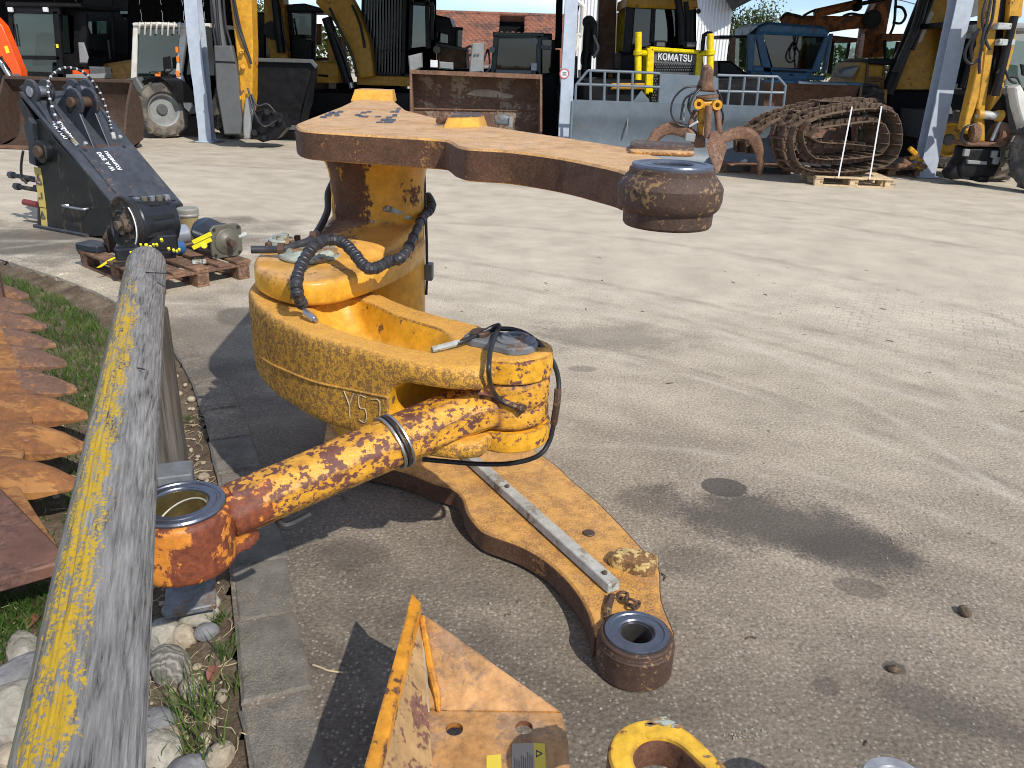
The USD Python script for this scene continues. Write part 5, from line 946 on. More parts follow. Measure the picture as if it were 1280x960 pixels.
# striped pressure hose in a loop over the lugs
h1 = slope(0.66, 0.012); h2 = slope(0.60, 0.012)
hp_ = [bw(*(lambda q: (q[0], o, q[1]))(slope(s, h))) for s, o, h in [(0.66, 0.10, 0.02), (0.50, 0.06, 0.05), (0.30, 0.05, 0.18), (0.16, 0.10, 0.28), (0.10, 0.26, 0.36), (0.14, 0.44, 0.34), (0.26, 0.56, 0.22), (0.42, 0.58, 0.10), (0.54, 0.555, 0.04), (0.62, 0.53, 0.02)]]
hh_ = bm.add('pressure_hose', tube(hp_, 0.012, 8, 6), M['rubber'], smooth=60); sp2 = spline(hp_, 7)
for i in range(6, len(sp2) - 6, 2): bm.add('white_stripe', rod(sp2[i], sp2[i] + (sp2[i + 1] - sp2[i]) * 0.5, 0.0126, 8), M['paper_white'], hh_)
for q in (0, -1):
    p, d = hp_[q], hp_[1 if q == 0 else -2]; e = (p - d) / np.linalg.norm(p - d); bm.add('hose_fitting', rod(p - e * 0.03, p + e * 0.04, 0.02, 8), M['galv'], hh_)
for s, o in [(0.68, 0.20), (0.63, 0.60), (0.76, 0.14), (0.76, 0.55)]:
    q = slope(s, 0.0); q2 = slope(s, 0.02); bm.add('fitting', rod(bw(q[0], o, q[1]), bw(q2[0], o, q2[1]), 0.018, 8), M['galv' if s < .7 else 'rubber'])
sd3 = BU * sdv[0] + np.array([0, 0, sdv[1]]); sn3 = BU * snv[0] + np.array([0, 0, snv[1]])
def scr(s_, s0, o, h, d, u): q = slope(s0, 0.004); bm.add('chalk_writing', text(s_, h, bw(q[0], o, q[1]), d, u, 0.002, True), M['white_mark'])
scr('Komatsu', 0.38, 0.105, 0.042, sd3, BE); scr('WA 700', 0.38, 0.045, 0.042, sd3, BE)
q = slope(1.04, 0.019)
bm.add('chalk_writing', text('Komatsu', 0.042, bw(q[0], 0.335, q[1]), -sd3, -BE, 0.002, True), M['white_mark']); bm.add('chalk_writing', text('W A 500', 0.042, bw(q[0], 0.265, q[1]), -sd3, -BE, 0.002, True), M['white_mark'])
# warning stickers on the side
M['stick_y'] = plain('yellow_sticker', (0.55, 0.42, 0.10), 0.5, 0, 0.12)
def sq(u0, z0, u1, z1, o=-0.003, nm='warning_sticker', mt='stick_y', sk_=0.0): return bm.add(nm, bprism([(u0, z0), (u1, z0), (u1 + sk_, z1), (u0 + sk_, z1)], o, o + 0.003, 0), M[mt])
sq(0.04, 0.21, 0.14, 0.58, sk_=0.03); sq(0.02, 0.03, 0.11, 0.20, sk_=0.03)
for (u, z, s) in [(0.112, 0.43, 0.085), (0.075, 0.105, 0.065)]:
    T3 = [bw(u, -0.006, z + s * 1.0), bw(u - s * .5, -0.006, z), bw(u + s * .5, -0.006, z)]
    for a, b in ((0, 1), (1, 2), (2, 0)): bm.add('sticker_print', rod(T3[a], T3[b], 0.006, 5), M['black_mark'])
    bm.add('sticker_print', rod(bw(u, -0.006, z + s * .3), bw(u + .012, -0.006, z + s * .62), 0.006, 5), M['black_mark'])
bm.add('sticker_print', rod(bw(0.115, -.005, 0.29), bw(0.118, -.005, 0.35), 0.008, 5), M['black_mark']); bm.add('sticker_print', rod(bw(0.065, -.005, 0.295), bw(0.09, -.005, 0.295), 0.007, 5), M['black_mark'])
# hydraulic stubs sticking out to the left
for z, o, L in [(0.44, 0.1, .38), (0.40, 0.2, .34), (0.33, 0.12, .36), (0.30, 0.28, .3)]:
    bm.add('hydraulic_pipe', tube([bw(0.08, o, z), bw(-0.1, o - .02, z + .01), bw(-L, o - 0.05, z + 0.02)], 0.022, 8), M['dark_side']); bm.add('pipe_nut', rod(bw(-L + .02, o - .05, z + .02), bw(-L - .04, o - .05, z + .022), 0.035, 6), M['dark'])
bm.add('red_plug', rod(bw(-0.06, 0.05, 0.21), bw(-0.24, 0.03, 0.22), 0.03, 10), plain('red_plug', (0.16, 0.03, 0.03), 0.5))
bm.add('side_handle', tube([bw(0.50, -0.01, 0.27), bw(0.5, -0.06, 0.275), bw(0.75, -0.06, 0.27), bw(0.78, -.01, 0.27)], 0.012, 8), M['steel'])
bm.add('barrel_left', rod(bw(-0.02, 0.25, 0.72), bw(-0.19, 0.25, 0.74), 0.075, 18, ch=0.01), M['dark'])
bm.add('cable', tube([bw(-0.02, -0.02, 0.72), bw(-0.07, -0.03, 0.6), bw(-0.10, -0.03, 0.48), bw(-0.06, -0.02, 0.42)], 0.012, 7), M['rubber'])

# ---- pallet with hydraulic gear
M['plank'] = worn('brown_pallet_plank', (0.24, 0.13, 0.075), (0.10, 0.055, 0.035), 0.4, 5, 40, 0.4, rough=(0.7, 0.9), bump=0.35, rust2=(0.17, 0.10, 0.06), stretch=(1, 1, 1))
PN = np.array([-2.59, 5.56]); PA = np.array([0.76, -0.65]); PA /= np.linalg.norm(PA); PB = np.array([-PA[1], PA[0]])
def pw(a, b, z): q = PN - PA * a + PB * b; return np.array([q[0], q[1], z])
pyaw = math.atan2(PA[1], PA[0])
def pallet(name, label, loc, org, A_, B_, mat, la=1.2, lb=0.8, z0=0.0, nb=5):
    t = Thing(name, label, 'pallet', loc); yw = math.atan2(A_[1], A_[0]); W_ = lambda a, b, z: np.array([*(org - A_ * a + B_ * b), z])
    rr_ = random.Random(4)
    for k in range(nb):
        b = 0.05 + (lb - 0.1) * k / (nb - 1); t.add('deck_plank', box(W_(la / 2, b, z0 + 0.133), (la + rr_.uniform(-.01, .01), 0.10 + 0.03 * (k % 2 == 0), 0.021), 0.003, yw + rr_.uniform(-.01, .01)), mat)
    for k in range(3):
        a = 0.06 + (la - 0.12) * k / 2; t.add('cross_plank', box(W_(a, lb / 2, z0 + 0.111), (0.12, lb, 0.021), 0.002, yw), mat)
        for j in range(3):
            t.add('block', box(W_(a, 0.06 + (lb - 0.12) * j / 2, z0 + 0.061), (0.13, 0.095, 0.078), 0.004, yw), mat)
    for j in range(3): t.add('skid_plank', box(W_(la / 2, 0.06 + (lb - 0.12) * j / 2, z0 + 0.011), (la, 0.095, 0.021), 0.002, yw), mat)
    return t
pal = pallet('wooden_pallet', 'brown wooden pallet loaded with hydraulic gear at the end of the log rail', (*pw(.6, .4, 0)[:2], 0), PN, PA, PB, M['plank'])
DZ = 0.145
M['blk_gloss'] = plain('glossy_black_housing', (0.012, 0.013, 0.016), 0.35, 0, 0.4, 12, 0.2)
M['cap_y'] = plain('yellow_plastic_cap', (0.70, 0.62, 0.02), 0.4, 0, 0.15); M['blue_pt'] = plain('blue_fitting', (0.03, 0.10, 0.26), 0.4, 0, 0.3); M['alu'] = plain('cast_aluminium', (0.42, 0.45, 0.50), 0.35, 0.6, 0.2)
M['brassy'] = plain('olive_cast_iron', (0.115, 0.105, 0.08), 0.5, 0.2, 0.3, 12, 0.3); M['disc'] = worn('brown_black_disc', (0.022, 0.021, 0.02), (0.07, 0.05, 0.035), 0.3, 7, 50, 0.4, rough=(0.35, 0.6), bump=0.2)
pu = Thing('hydraulic_pump', 'black hydraulic pump with a large round disc standing on the pallet', 'pump', (-3.0, 6.4, 0))
dc = gy(157, 281, 6.0); ax = np.array([0.60, 0.80, -0.02]); ax /= np.linalg.norm(ax); DR = 0.215
def ringat(c, prof, n=44): return lathe(prof, c, n, ax)
pu.add('drive_disc', ringat(dc, [(0, -0.012), (0.075, -0.012), (0.085, -0.004), (0.15, 0.0), (0.185, -0.004), (0.195, -0.018), (DR - .008, -0.02), (DR, -0.012), (DR, 0.025), (DR - .008, 0.032), (0, 0.032)]), M['disc'], smooth=30)
hubp = pu.add('hub', ringat(dc, [(0, -0.075), (0.03, -0.075), (0.036, -0.07), (0.036, -0.045), (0.07, -0.045), (0.075, -0.04), (0.075, -0.01), (0, -0.01)]), M['disc'])
for k in range(8):
    a = k * PI / 4; u_, w_, _ = frame_of(ax); c = dc + 0.125 * (math.cos(a) * u_ + math.sin(a) * w_); pu.add('disc_bolt', rod(c - ax * 0.022, c, 0.014, 6), M['disc'])
pu.add('chalk_mark', tube([dc - ax * 0.020 + (DR - .03) * (math.cos(t) * np.array([ax[1], -ax[0], 0]) + math.sin(t) * np.array([0, 0, 1.])) for t in np.linspace(-0.7, 0.9, 12)], 0.005, 5), M['white_mark'])
pu.add('housing', ringat(dc, [(0, 0.03), (0.19, 0.03), (0.20, 0.05), (0.19, 0.10), (0.165, 0.16), (0.16, 0.30), (0.17, 0.31), (0.17, 0.34), (0.13, 0.37), (0, 0.37)]), M['blk_gloss'], smooth=30)
for k in range(9):
    a = k * 2 * PI / 9; u_, w_, _ = frame_of(ax); e = math.cos(a) * u_ + math.sin(a) * w_; pu.add('rib', bar(dc + ax * 0.06 + e * 0.19, dc + ax * 0.30 + e * 0.165, 0.012, 0.03), M['blk_gloss'])
for k in range(5):
    c = dc + ax * (0.12 + 0.06 * k) + np.array([0, -0.02, 0.185]); pu.add('port_boss', rod(c - [0, 0, .05], c + [0, 0, 0.012], 0.026, 12, ch=.004), M['brassy' if k % 2 else 'steel'])
pu.add('valve_block', box(dc + ax * 0.28 + np.array([0.02, -0.17, -0.13]), (0.30, 0.13, 0.12), 0.012, 0.43), M['blk_gloss']); pu.add('valve_block', box(dc + ax * 0.05 + np.array([0.06, -0.22, -0.17]), (0.20, 0.10, 0.09), 0.012, 0.43), M['blk_gloss'])
for (x, y, s) in [(190, 272, .02), (183, 307, .02), (188, 309, .018), (178, 311, .016), (168, 315, .018), (171, 317, .016), (164, 316, .016), (192, 306, .015), (202, 300, .018), (196, 306, .016), (211, 311, .016), (217, 313, .016), (224, 312, .015), (221, 314, .014), (161, 331, .02), (176, 306, .014)]:
    Yc = 5.72 if y > 290 else 6.05; p = gy(x, y, Yc); d = np.array([0.2, -0.6, 0.75]); pu.add('yellow_cap', rod(p - d * s * .75, p + d * s * .75, s * 0.62, 8, ch=.002), M['cap_y'])
fm = gy(208, 291, 6.3); pu.add('end_flange', rod(fm - ax * 0.012, fm + ax * 0.012, 0.062, 20, ch=0.004), M['steel']); pu.add('flange_hole', rod(fm - ax * 0.02, fm + ax * 0.014, 0.03, 16), M['rubber'])
mo = Thing('hydraulic_motor', 'black and blue hydraulic motor with a square grey end flange on the pallet', 'motor', (-2.5, 6.2, 0))
mc = gy(283, 306, 6.2); mx = np.array([0.72, -0.68, -0.05]); mx /= np.linalg.norm(mx); mc[2] = DZ + 0.135
def sqf(c, h, t, mat, nm, r=0.03):
    u_, w_, _ = frame_of(mx); rings = [c + mx * q + np.array([(a * (h - i)) * u_ + (b * (h - i)) * w_ for a, b in [(-1, -.75), (-.75, -1), (.75, -1), (1, -.75), (1, .75), (.75, 1), (-.75, 1), (-1, .75)]]) for q, i in ((-t, .004), (-t + .004, 0), (t - .004, 0), (t, .004))]
    mo.add(nm, loft(rings), mat, smooth=20)
sqf(mc, 0.128, 0.014, M['brassy'], 'square_flange')
mo.add('pilot', lathe([(0, 0.012), (0.10, 0.012), (0.10, 0.022), (0.085, 0.03), (0.07, 0.032), (0.045, 0.05), (0.04, 0.052), (0, 0.052)], mc, 32, mx), M['brassy'], smooth=30); mo.add('shaft', lathe([(0, 0.05), (0.026, 0.05), (0.026, 0.115), (0.022, 0.12), (0, 0.12)], mc, 16, mx), M['bolt'])
u_, w_, _ = frame_of(mx)
for a, b in ((1, 1), (1, -1), (-1, 1), (-1, -1)): c = mc + 0.1 * (a * u_ + b * w_); mo.add('flange_bolt', rod(c + mx * .01, c + mx * 0.022, 0.013, 8), M['rubber'])
mo.add('motor_body', lathe([(0, -0.40), (0.07, -0.40), (0.10, -0.37), (0.115, -0.28), (0.115, -0.10), (0.125, -0.06), (0.125, -0.01), (0, -0.01)], mc, 28, mx), M['blk_gloss'], smooth=35)
c = gy(224, 293, 6.35); mo.add('silver_housing', rod(c - ax * .09 + [0, 0, 0.0], c + ax * .06, 0.075, 24, ch=.006), M['alu']); c = gy(222, 309, 6.3); mo.add('blue_fitting', cat(rod(c - ax * .05, c + ax * .04, 0.058, 20, ch=.006)), M['blue_pt']); 
mo.add('dark_band', rod(mc - mx * 0.33 + [0, 0, .005], mc - mx * 0.24 + [0, 0, .005], 0.112, 24, ch=.006), plain('navy_band', (0.02, 0.035, 0.06), 0.4))
for s0_, zz in ((0.075, 0.09), (0.04, 0.07)):
    a, b = gy(241, 303 + (0.075 - s0_) * 200, 6.05), gy(264, 292 + (0.075 - s0_) * 200, 6.05); mo.add('yellow_tape', bar(a, b, 0.008, 0.032, 0.001), M['cap_y'])
p = gy(256, 307, 6.08); mo.add('yellow_cap', rod(p, p + [0.01, -0.04, 0.01], 0.022, 10), M['cap_y']); mo.add('drain_stub', rod(mc + u_ * 0.10 + w_ * .02, mc + u_ * 0.17 + w_ * .03, 0.02, 10), M['galv'])
yt = Thing('yellow_strap', 'yellow tie strap hanging over the edge of the loaded pallet', 'strap', tuple(gy(135, 328, 6.0)))
P = [gy(x, y, Y) for x, y, Y in [(150, 321, 6.1), (140, 323, 6.02), (130, 329, 5.95), (121, 335, 5.9)]]; yt.add('strap_band', loft([[p + [0, 0, .004], p + [0.02, 0.03, .004], p + [0.02, .03, 0], p] for p in spline(P, 4)]), M['cap_y'])
dr = Thing('filter_drum', 'small tan drum with a ribbed lid behind the hydraulic motor', 'drum', (*gy(235, 278, 6.75)[:2], 0)); c = gy(235, 268, 6.75)
dr.add('drum_body', lathe([(0, -0.13), (0.075, -0.13), (0.078, -0.12), (0.078, -0.01), (0, -0.01)], (c[0], c[1], c[2]), 28), plain('tan_drum', (0.23, 0.17, 0.08), 0.5)); dr.add('drum_lid', lathe([(0, -0.01), (0.088, -0.01), (0.09, 0.0), (0.084, 0.012), (0.088, 0.025), (0.088, 0.045), (0.08, 0.055), (0, 0.055)], (c[0], c[1], c[2]), 28), plain('grey_lid', (0.22, 0.21, 0.18), 0.5)); dr.add('drum_foot', rod((c[0], c[1], DZ), (c[0], c[1], c[2] - .12), 0.05, 16), M['bolt'])
tg = Thing('metal_tag', 'small pale metal grid tag lying on the pallet planks', 'tag', tuple(gz(249, 327, DZ)[:2]) + (DZ,)); c = gz(249, 327, DZ + .012); tg.add('tag_plate', box(c, (0.10, 0.07, 0.02), 0.003, 0.4), M['galv'])
for k in range(3): tg.add('tag_rib', box(c + np.array([-.03 + .03 * k, -.012 * k + .012, 0.012]), (0.008, 0.06, 0.008), 0.001, 0.4), M['steel'])
wg = Thing('dark_bracket', 'small black bracket plate lying on the far corner of the pallet', 'bracket', tuple(gz(120, 308, DZ)[:2]) + (DZ,)); c = gz(118, 308, DZ + .03)
wg.add('bracket_foot', box(c, (0.24, 0.16, 0.06), 0.01, -0.4), M['dark']); wg.add('bracket_rib', rot(box((0, 0, 0), (0.03, 0.22, 0.16), 0.01), 0.5, [1, 0, 0]).apply_translation(c + np.array([0.14, 0.02, 0.08])), M['brown_dk'])

# ================================================================== the shed and everything parked under it
def mat(n, c, r=0.5, **k): M[n] = plain(n, c, r, **k); return M[n]
mat('machine_black', (0.007, 0.007, 0.008), 0.45, var=0.5, dirt=(0.026, 0.022, 0.018), dirtk=0.3, spec=0.22); mat('deep_black', (0.006, 0.006, 0.007), 0.8, spec=0.15); mat('tyre_rubber', (0.025, 0.024, 0.023), 0.8, dirt=(0.17, 0.14, 0.10), dirtk=0.75, bump=0.4)
mat('tyre_muddy', (0.05, 0.045, 0.04), 0.85, dirt=(0.24, 0.205, 0.16), dirtk=0.9, bump=0.4, scale=5); mat('tyre_dusty', (0.16, 0.135, 0.105), 0.9, dirt=(0.05, 0.045, 0.04), dirtk=0.6, bump=0.4)
M['m_yellow'] = worn('machine_yellow', (0.62, 0.30, 0.02), RUST, 0.12, 6, 40, 0.4, rough=(0.4, 0.75)); M['m_yellow2'] = worn('grubby_machine_yellow', (0.50, 0.26, 0.022), RUST, 0.12, 5, 40, 0.4, rough=(0.5, 0.8)); M['m_lemon'] = worn('dozer_yellow', (0.80, 0.60, 0.0), (0.2, 0.14, 0.03), 0.08, 6, 40, 0.4, rough=(0.3, 0.6))
M['m_tan'] = worn('faded_hood_yellow', (0.62, 0.34, 0.10), RUST, 0.18, 4, 40, 0.4, rough=(0.5, 0.8))
mat('m_red', (0.75, 0.085, 0.01), 0.35); mat('m_grey', (0.085, 0.09, 0.09), 0.5, dirt=(0.07, 0.06, 0.05)); mat('m_lgrey', (0.22, 0.23, 0.225), 0.55, dirt=(0.15, 0.13, 0.11)); mat('m_white', (0.60, 0.58, 0.52), 0.5, dirt=(0.30, 0.25, 0.18), dirtk=0.5)
M['m_blade'] = worn('dozer_blade_grey', (0.135, 0.165, 0.19), (0.12, 0.10, 0.09), 0.06, 2.5, 30, 0.3, rough=(0.35, 0.6), bump=0.1, grime=(0.85, 1.08), var=0.12); M['m_blue'] = worn('loader_blue', (0.035, 0.12, 0.22), (0.06, 0.045, 0.04), 0.25, 5, 40, 0.4, rough=(0.4, 0.7))
M['m_rust'] = worn('brown_rust', (0.20, 0.105, 0.06), (0.085, 0.045, 0.03), 0.5, 3, 25, 0.5, rough=(0.6, 0.85), bump=0.3, rust2=(0.24, 0.13, 0.075)); M['m_bucket'] = worn('earthy_bucket', (0.26, 0.19, 0.13), (0.11, 0.062, 0.042), 0.55, 2.2, 18, 0.4, rough=(0.65, 0.9), bump=0.3, rust2=(0.17, 0.10, 0.065))
M['m_orange'] = worn('old_orange_arm', (0.42, 0.13, 0.025), (0.10, 0.045, 0.025), 0.42, 5, 30, 0.4, rough=(0.5, 0.8)); M['m_track'] = worn('rusty_track_steel', (0.115, 0.072, 0.044), (0.05, 0.03, 0.021), 0.5, 6, 30, 0.5, rough=(0.55, 0.8), bump=0.3, rust2=(0.10, 0.06, 0.036), dust=(0.32, 0.24, 0.15), dustk=0.45)
M['post_blue'] = worn('pale_blue_post_paint', (0.42, 0.47, 0.54), (0.20, 0.19, 0.19), 0.15, 3, 30, 0.3, rough=(0.45, 0.7), bump=0.15, grime=(0.86, 1.06), var=0.15)
M['glass_dk'] = glass('dark_cab_glass', (0.10, 0.125, 0.12), 0.45); M['glass_lt'] = glass('pale_cab_glass', (0.50, 0.60, 0.57), 1.1)
mat('seat_cloth', (0.03, 0.03, 0.032), 0.9); mat('lamp_orange', (0.75, 0.20, 0.02), 0.3); mat('paper', (0.62, 0.63, 0.63), 0.7)
def TH_(name, label, cat_, q, group=None): p = gy(*q); return Thing(name, label, cat_, (p[0], p[1], 0), group)
def wheel(t, c, R, w, yaw=0.0, mt='tyre_rubber', hubm='m_lgrey', lugs=18):
    """tyre with lugs, rim; axis along x turned by yaw"""
    ax_ = np.array([math.cos(yaw), math.sin(yaw), 0]); h = w / 2
    ty = t.add('wheel', lathe([(R * .58, -h * .8), (R * .66, -h), (R * .88, -h * .98), (R * .96, -h * .8), (R * .97, 0), (R * .96, h * .8), (R * .88, h * .98), (R * .66, h), (R * .58, h * .8)], c, 36, ax_), M[mt], smooth=35)
    u_, w_, _ = frame_of(ax_); lg = []
    for k in range(lugs):
        for s in (-1, 1):
            a = (k + (0.5 if s > 0 else 0)) * 2 * PI / lugs; e = lambda q: math.cos(q) * u_ + math.sin(q) * w_
            p0 = c + e(a) * R * 0.955 + ax_ * s * 0.02; p1 = c + e(a + 0.16) * R * 0.945 + ax_ * s * h * 0.9; lg.append(bar(p0, p1, R * 0.10, R * 0.12))
            lg.append(bar(p1, c + e(a + 0.17) * R * 0.80 + ax_ * s * h * 0.99, R * 0.07, R * 0.05))
    t.add('tread_lugs', cat(lg), M[mt], ty, smooth=False, kind='stuff')
    rm = t.add('rim', lathe([(R * .20, -h * .35), (R * .45, -h * .35), (R * .52, -h * .7), (R * .585, -h * .8), (R * .60, -h * .62), (R * .60, h * .62), (R * .585, h * .8), (R * .52, h * .7), (R * .45, h * .30), (R * .20, h * .30)], c, 36, ax_), M[hubm], ty, smooth=30)
    t.add('hub', lathe([(0, -h * .5), (R * .16, -h * .5), (R * .21, -h * .34), (R * .21, h * .34), (R * .16, h * .5), (0, h * .5)], c, 20, ax_), M['m_grey'], rm)
def ribbon(P, w, t, side, m=5):
    P = spline(P, m); s = np.array(side, float); s /= np.linalg.norm(s); T = np.gradient(P, axis=0); R_ = []
    ww = np.interp(np.linspace(0, 1, len(P)), np.linspace(0, 1, len(w)), w) if np.ndim(w) else np.full(len(P), w); tt = np.interp(np.linspace(0, 1, len(P)), np.linspace(0, 1, len(t)), t) if np.ndim(t) else np.full(len(P), t)
    for p, d, a, b in zip(P, T, ww, tt):
        n = np.cross(d, s); n /= max(np.linalg.norm(n), 1e-9); R_.append([p + s * a / 2 + n * b / 2, p - s * a / 2 + n * b / 2, p - s * a / 2 - n * b / 2, p + s * a / 2 - n * b / 2])
    m_ = loft(R_); m_.fix_normals(); return m_
def cable(t, P, r=0.012, mt='rubber', name='hose'): return t.add(name, ptube(P, r, 6, 5), M[mt], smooth=60)

# ---- steel posts of the shed
for i, (x0, y0, wd, lb) in enumerate([(-6.02, 16.0, 0.24, 'dented pale blue steel post left, beside the white tractor cab'), (0.80, 15.25, 0.22, 'pale blue steel post in the middle, carrying a round sign'), (6.98, 14.25, 0.27, 'thick pale blue steel post right, behind the track pile')]):
    lean = (-0.0, 0.0, 0.0)[i]; t = Thing('shed_post', lb, 'post', (x0, y0, 0), 'steel posts along the shed front')
    def pl(cx, cy, sx, sy, seed):
        z = np.linspace(-0.02, 3.46, 40); R_ = []
        for q in z:
            wv = 0.010 * (meshkit.noise(np.array([[q * 3.1, seed, 0]]))[0] - 0.5) * (2.2 if i == 0 else 0.5)
            R_.append([(cx + sx * a + wv, cy + sy * b, q) for a, b in ((-.5, -.5), (.5, -.5), (.5, .5), (-.5, .5))])
        return loft(R_)
    t.add('front_flange', pl(x0, y0, wd, 0.018, 3 + i), M['post_blue']); t.add('rear_flange', pl(x0, y0 + wd, wd, 0.018, 7 + i), M['post_blue']); t.add('web', pl(x0, y0 + wd / 2, 0.012, wd - 0.018, 9 + i), M['post_blue'])
    t.add('base_plate', box((x0, y0 + wd / 2, 0.012), (wd + 0.1, wd + 0.14, 0.024), 0.003), M['post_blue'])
    t.add('footing', box((x0, y0 + wd / 2, 0.0), (wd + .3, wd + .3, 0.012), 0.0), M['kerb'])
sg = Thing('round_sign', 'small round white sign with a red rim on the middle post', 'sign', tuple(gy(705.5, 92, 15.2)))
c = gy(705.5, 92, 15.24); sg.add('sign_disc', lathe([(0, 0), (0.085, 0), (0.085, 0.006), (0, 0.006)], c, 32, (0, -1, 0)), M['paper']); sg.add('sign_rim', lathe([(0.068, 0.004), (0.086, 0.004), (0.086, 0.010), (0.068, 0.010)], c, 32, (0, -1, 0)), mat('sign_red', (0.45, 0.09, 0.10), 0.5))
for dz, L in ((0.022, .07), (-0.004, .06), (-0.022, 0.08)): sg.add('sign_print', box(c + np.array([0, -0.008, dz]), (L, 0.003, 0.010)), M['m_grey'])
# ---- canopy roof (above the frame, it shades the rear row) and the dark back wall on the left
mat('sheet_roof', (0.06, 0.06, 0.06), 0.6); mat('shed_wall', (0.018, 0.017, 0.016), 0.85, spec=0.1)
def y_edge(x): return 15.0 - 0.137 * x
rf = Thing('shed_roof', 'dark sheet metal shed roof above the parked machines', 'roof', (0, 20, 3.6)); 
xs_ = np.arange(-16, 22.01, 0.9)
for a, b in zip(xs_[:-1], xs_[1:]):
    P = [(a, y_edge(a), 3.65), (b, y_edge(b), 3.65), (b, 27.5, 4.75), (a, 27.5, 4.75)]
    rf.add('roof_sheet', hull([(x, y, z + d) for x, y, z in P for d in (0, 0.03)] + [((P[0][0] + P[1][0]) / 2, (P[0][1] + P[1][1]) / 2, 3.72), ((P[2][0] + P[3][0]) / 2, 27.5, 4.82)]), M['sheet_roof'])
rf.add('front_beam', bar((-16, y_edge(-16) + .35, 3.53), (22, y_edge(22) + .35, 3.53), 0.2, 0.24), M['post_blue'])
for x in (-12.5, -6.02, 0.8, 6.98, 13.5, 19): rf.add('rafter', bar((x, y_edge(x) + .2, 3.56), (x, 27.3, 4.62), 0.12, 0.18), M['post_blue'])
sw = Thing('shed_wall', 'dark timber back wall of the shed behind the left machines', 'wall', (-11, 22.5, 0))
for k in range(42):
    x = -18 + 0.27 * k; sw.add('wall_board', box((x, 22.5 + 0.01 * (k % 2), 2.1), (0.262, 0.03, 4.2), 0.004), M['shed_wall'])
for k in range(4): sw.add('wall_rail', bar((-18, 22.44, 0.6 + 1.0 * k), (-6.8, 22.44, 0.6 + 1.0 * k), 0.06, 0.12), M['shed_wall'])
for k in range(30):
    sw.add('side_board', box((-16.2, 15.9 + 0.22 * k, 1.8), (0.03, 0.21, 3.6), 0.003), M['shed_wall'])

# ---- far left: orange arm and black cab machine
t = TH_('orange_loader_arm', 'bright orange red machine arm cut off by the left edge', 'machine arm', (10, 70, 15.6))
t.add('arm_beam', slab([(-40, -12), (2, 32), (14, 60), (26, 90), (26, 98), (19, 100), (12, 86), (2, 72), (-40, 50)], 15.6, 0.22, 0.01), M['m_red']); t.add('decal', slab([(5, 58), (9, 57), (12, 66), (8, 67)], 15.59, 0.008), M['cap_y'])
t.add('lower_frame', slab([(-30, 78), (10, 84), (20, 100), (24, 118), (10, 130), (-30, 130)], 15.75, 0.4, 0.02), M['machine_black']); cable(t, [(2, 70, 15.55), (8, 85, 15.55), (18, 98, 15.55), (12, 112, 15.55)]); t.add('pin', rod(gy(21, 97, 15.5), gy(21, 97, 15.9), 0.07, 14), M['m_grey']); t.add('ram', prod((-10, 60, 15.7), (18, 104, 15.7), 0.05), M['steel'])
t.add('leg', slab([(-14, 120), (4, 122), (2, 178), (-14, 178)], 15.8, 0.4, .02), M['machine_black'])
t = TH_('black_cab_machine', 'black framed excavator cab with grey green windows at the far left', 'excavator', (50, 100, 17.3)); Yc = 17.2
for P in ([(9, 8), (14, 8), (20, 92), (14, 92)], [(65, 14), (72, 14), (80, 98), (72, 98)], [(9, 4), (74, 6), (74, 18), (9, 16)], [(14, 69), (74, 70), (75, 75), (15, 74)], [(14, 88), (80, 92), (80, 104), (14, 100)]): t.add('cab_frame', slab(P, Yc, 0.10, 0.01), M['machine_black'])
t.add('cab_side', slab([(74, 8), (108, 16), (108, 96), (80, 98)], Yc + .35, 0.08), M['machine_black']); t.add('windscreen', slab([(14, 18), (66, 18), (72, 70), (19, 69)], Yc + .03, 0.008), M['glass_lt']); t.add('lower_window', slab([(20, 74), (72, 75), (73, 90), (21, 89)], Yc + .03, .008), M['glass_lt']); t.add('side_window', slab([(78, 18), (92, 20), (92, 66), (80, 66)], Yc + .33, .01), M['glass_dk'])
t.add('back_panel', slab([(14, 12), (74, 12), (76, 96), (16, 96)], Yc + 1.5, .05), M['m_lgrey']); st = t.add('seat', cat(slab([(44, 44), (52, 40), (66, 42), (70, 74), (42, 74)], Yc + .7, .15, .02), slab([(40, 70), (72, 70), (72, 82), (40, 82)], Yc + .35, .5, .02)), M['seat_cloth'], kind='stuff')
t.add('roof', slab([(6, 2), (100, 4), (100, 9), (6, 8)], Yc - .05, 1.7, 0.02), M['machine_black'])
for x in (12, 56): t.add('work_lamp', pbox(x - 3, 9, x + 3, 15, Yc - .08, .06, .01), M['paper'])
t.add('mirror', slab([(97, 53), (104, 53), (110, 72), (108, 79), (99, 79)], Yc - .1, .06, .02), M['m_lgrey']); t.add('warning_decal', pbox(70, 55, 73, 60, Yc - .012, .008), M['cap_y']); t.add('wiper', prod((18, 30, Yc - .01), (22, 58, Yc - .01), 0.012, 6), M['deep_black'])
t.add('track_frame', slab([(0, 112), (120, 116), (120, 160), (0, 156)], Yc + .1, 1.5, .05), M['machine_black']); t.add('rear_body', slab([(80, 60), (130, 70), (130, 118), (80, 112)], Yc + 1.2, 1.2, .05), M['machine_black']); t.add('beacon', slab([(90, 88), (106, 87), (107, 96), (90, 96)], Yc - .3, .2, .02), M['m_red']); t.add('bracket', slab([(82, 93), (132, 92), (130, 98), (82, 99)], Yc - .35, .3, .01), M['m_lgrey']); t.add('valve', slab([(110, 83), (130, 84), (132, 100), (112, 100)], Yc - .2, .3, .03), M['m_grey'])
t = TH_('yellow_hood_machine', 'machine with faded yellow hood behind the white tractor cab', 'machine', (138, 100, 18.6))
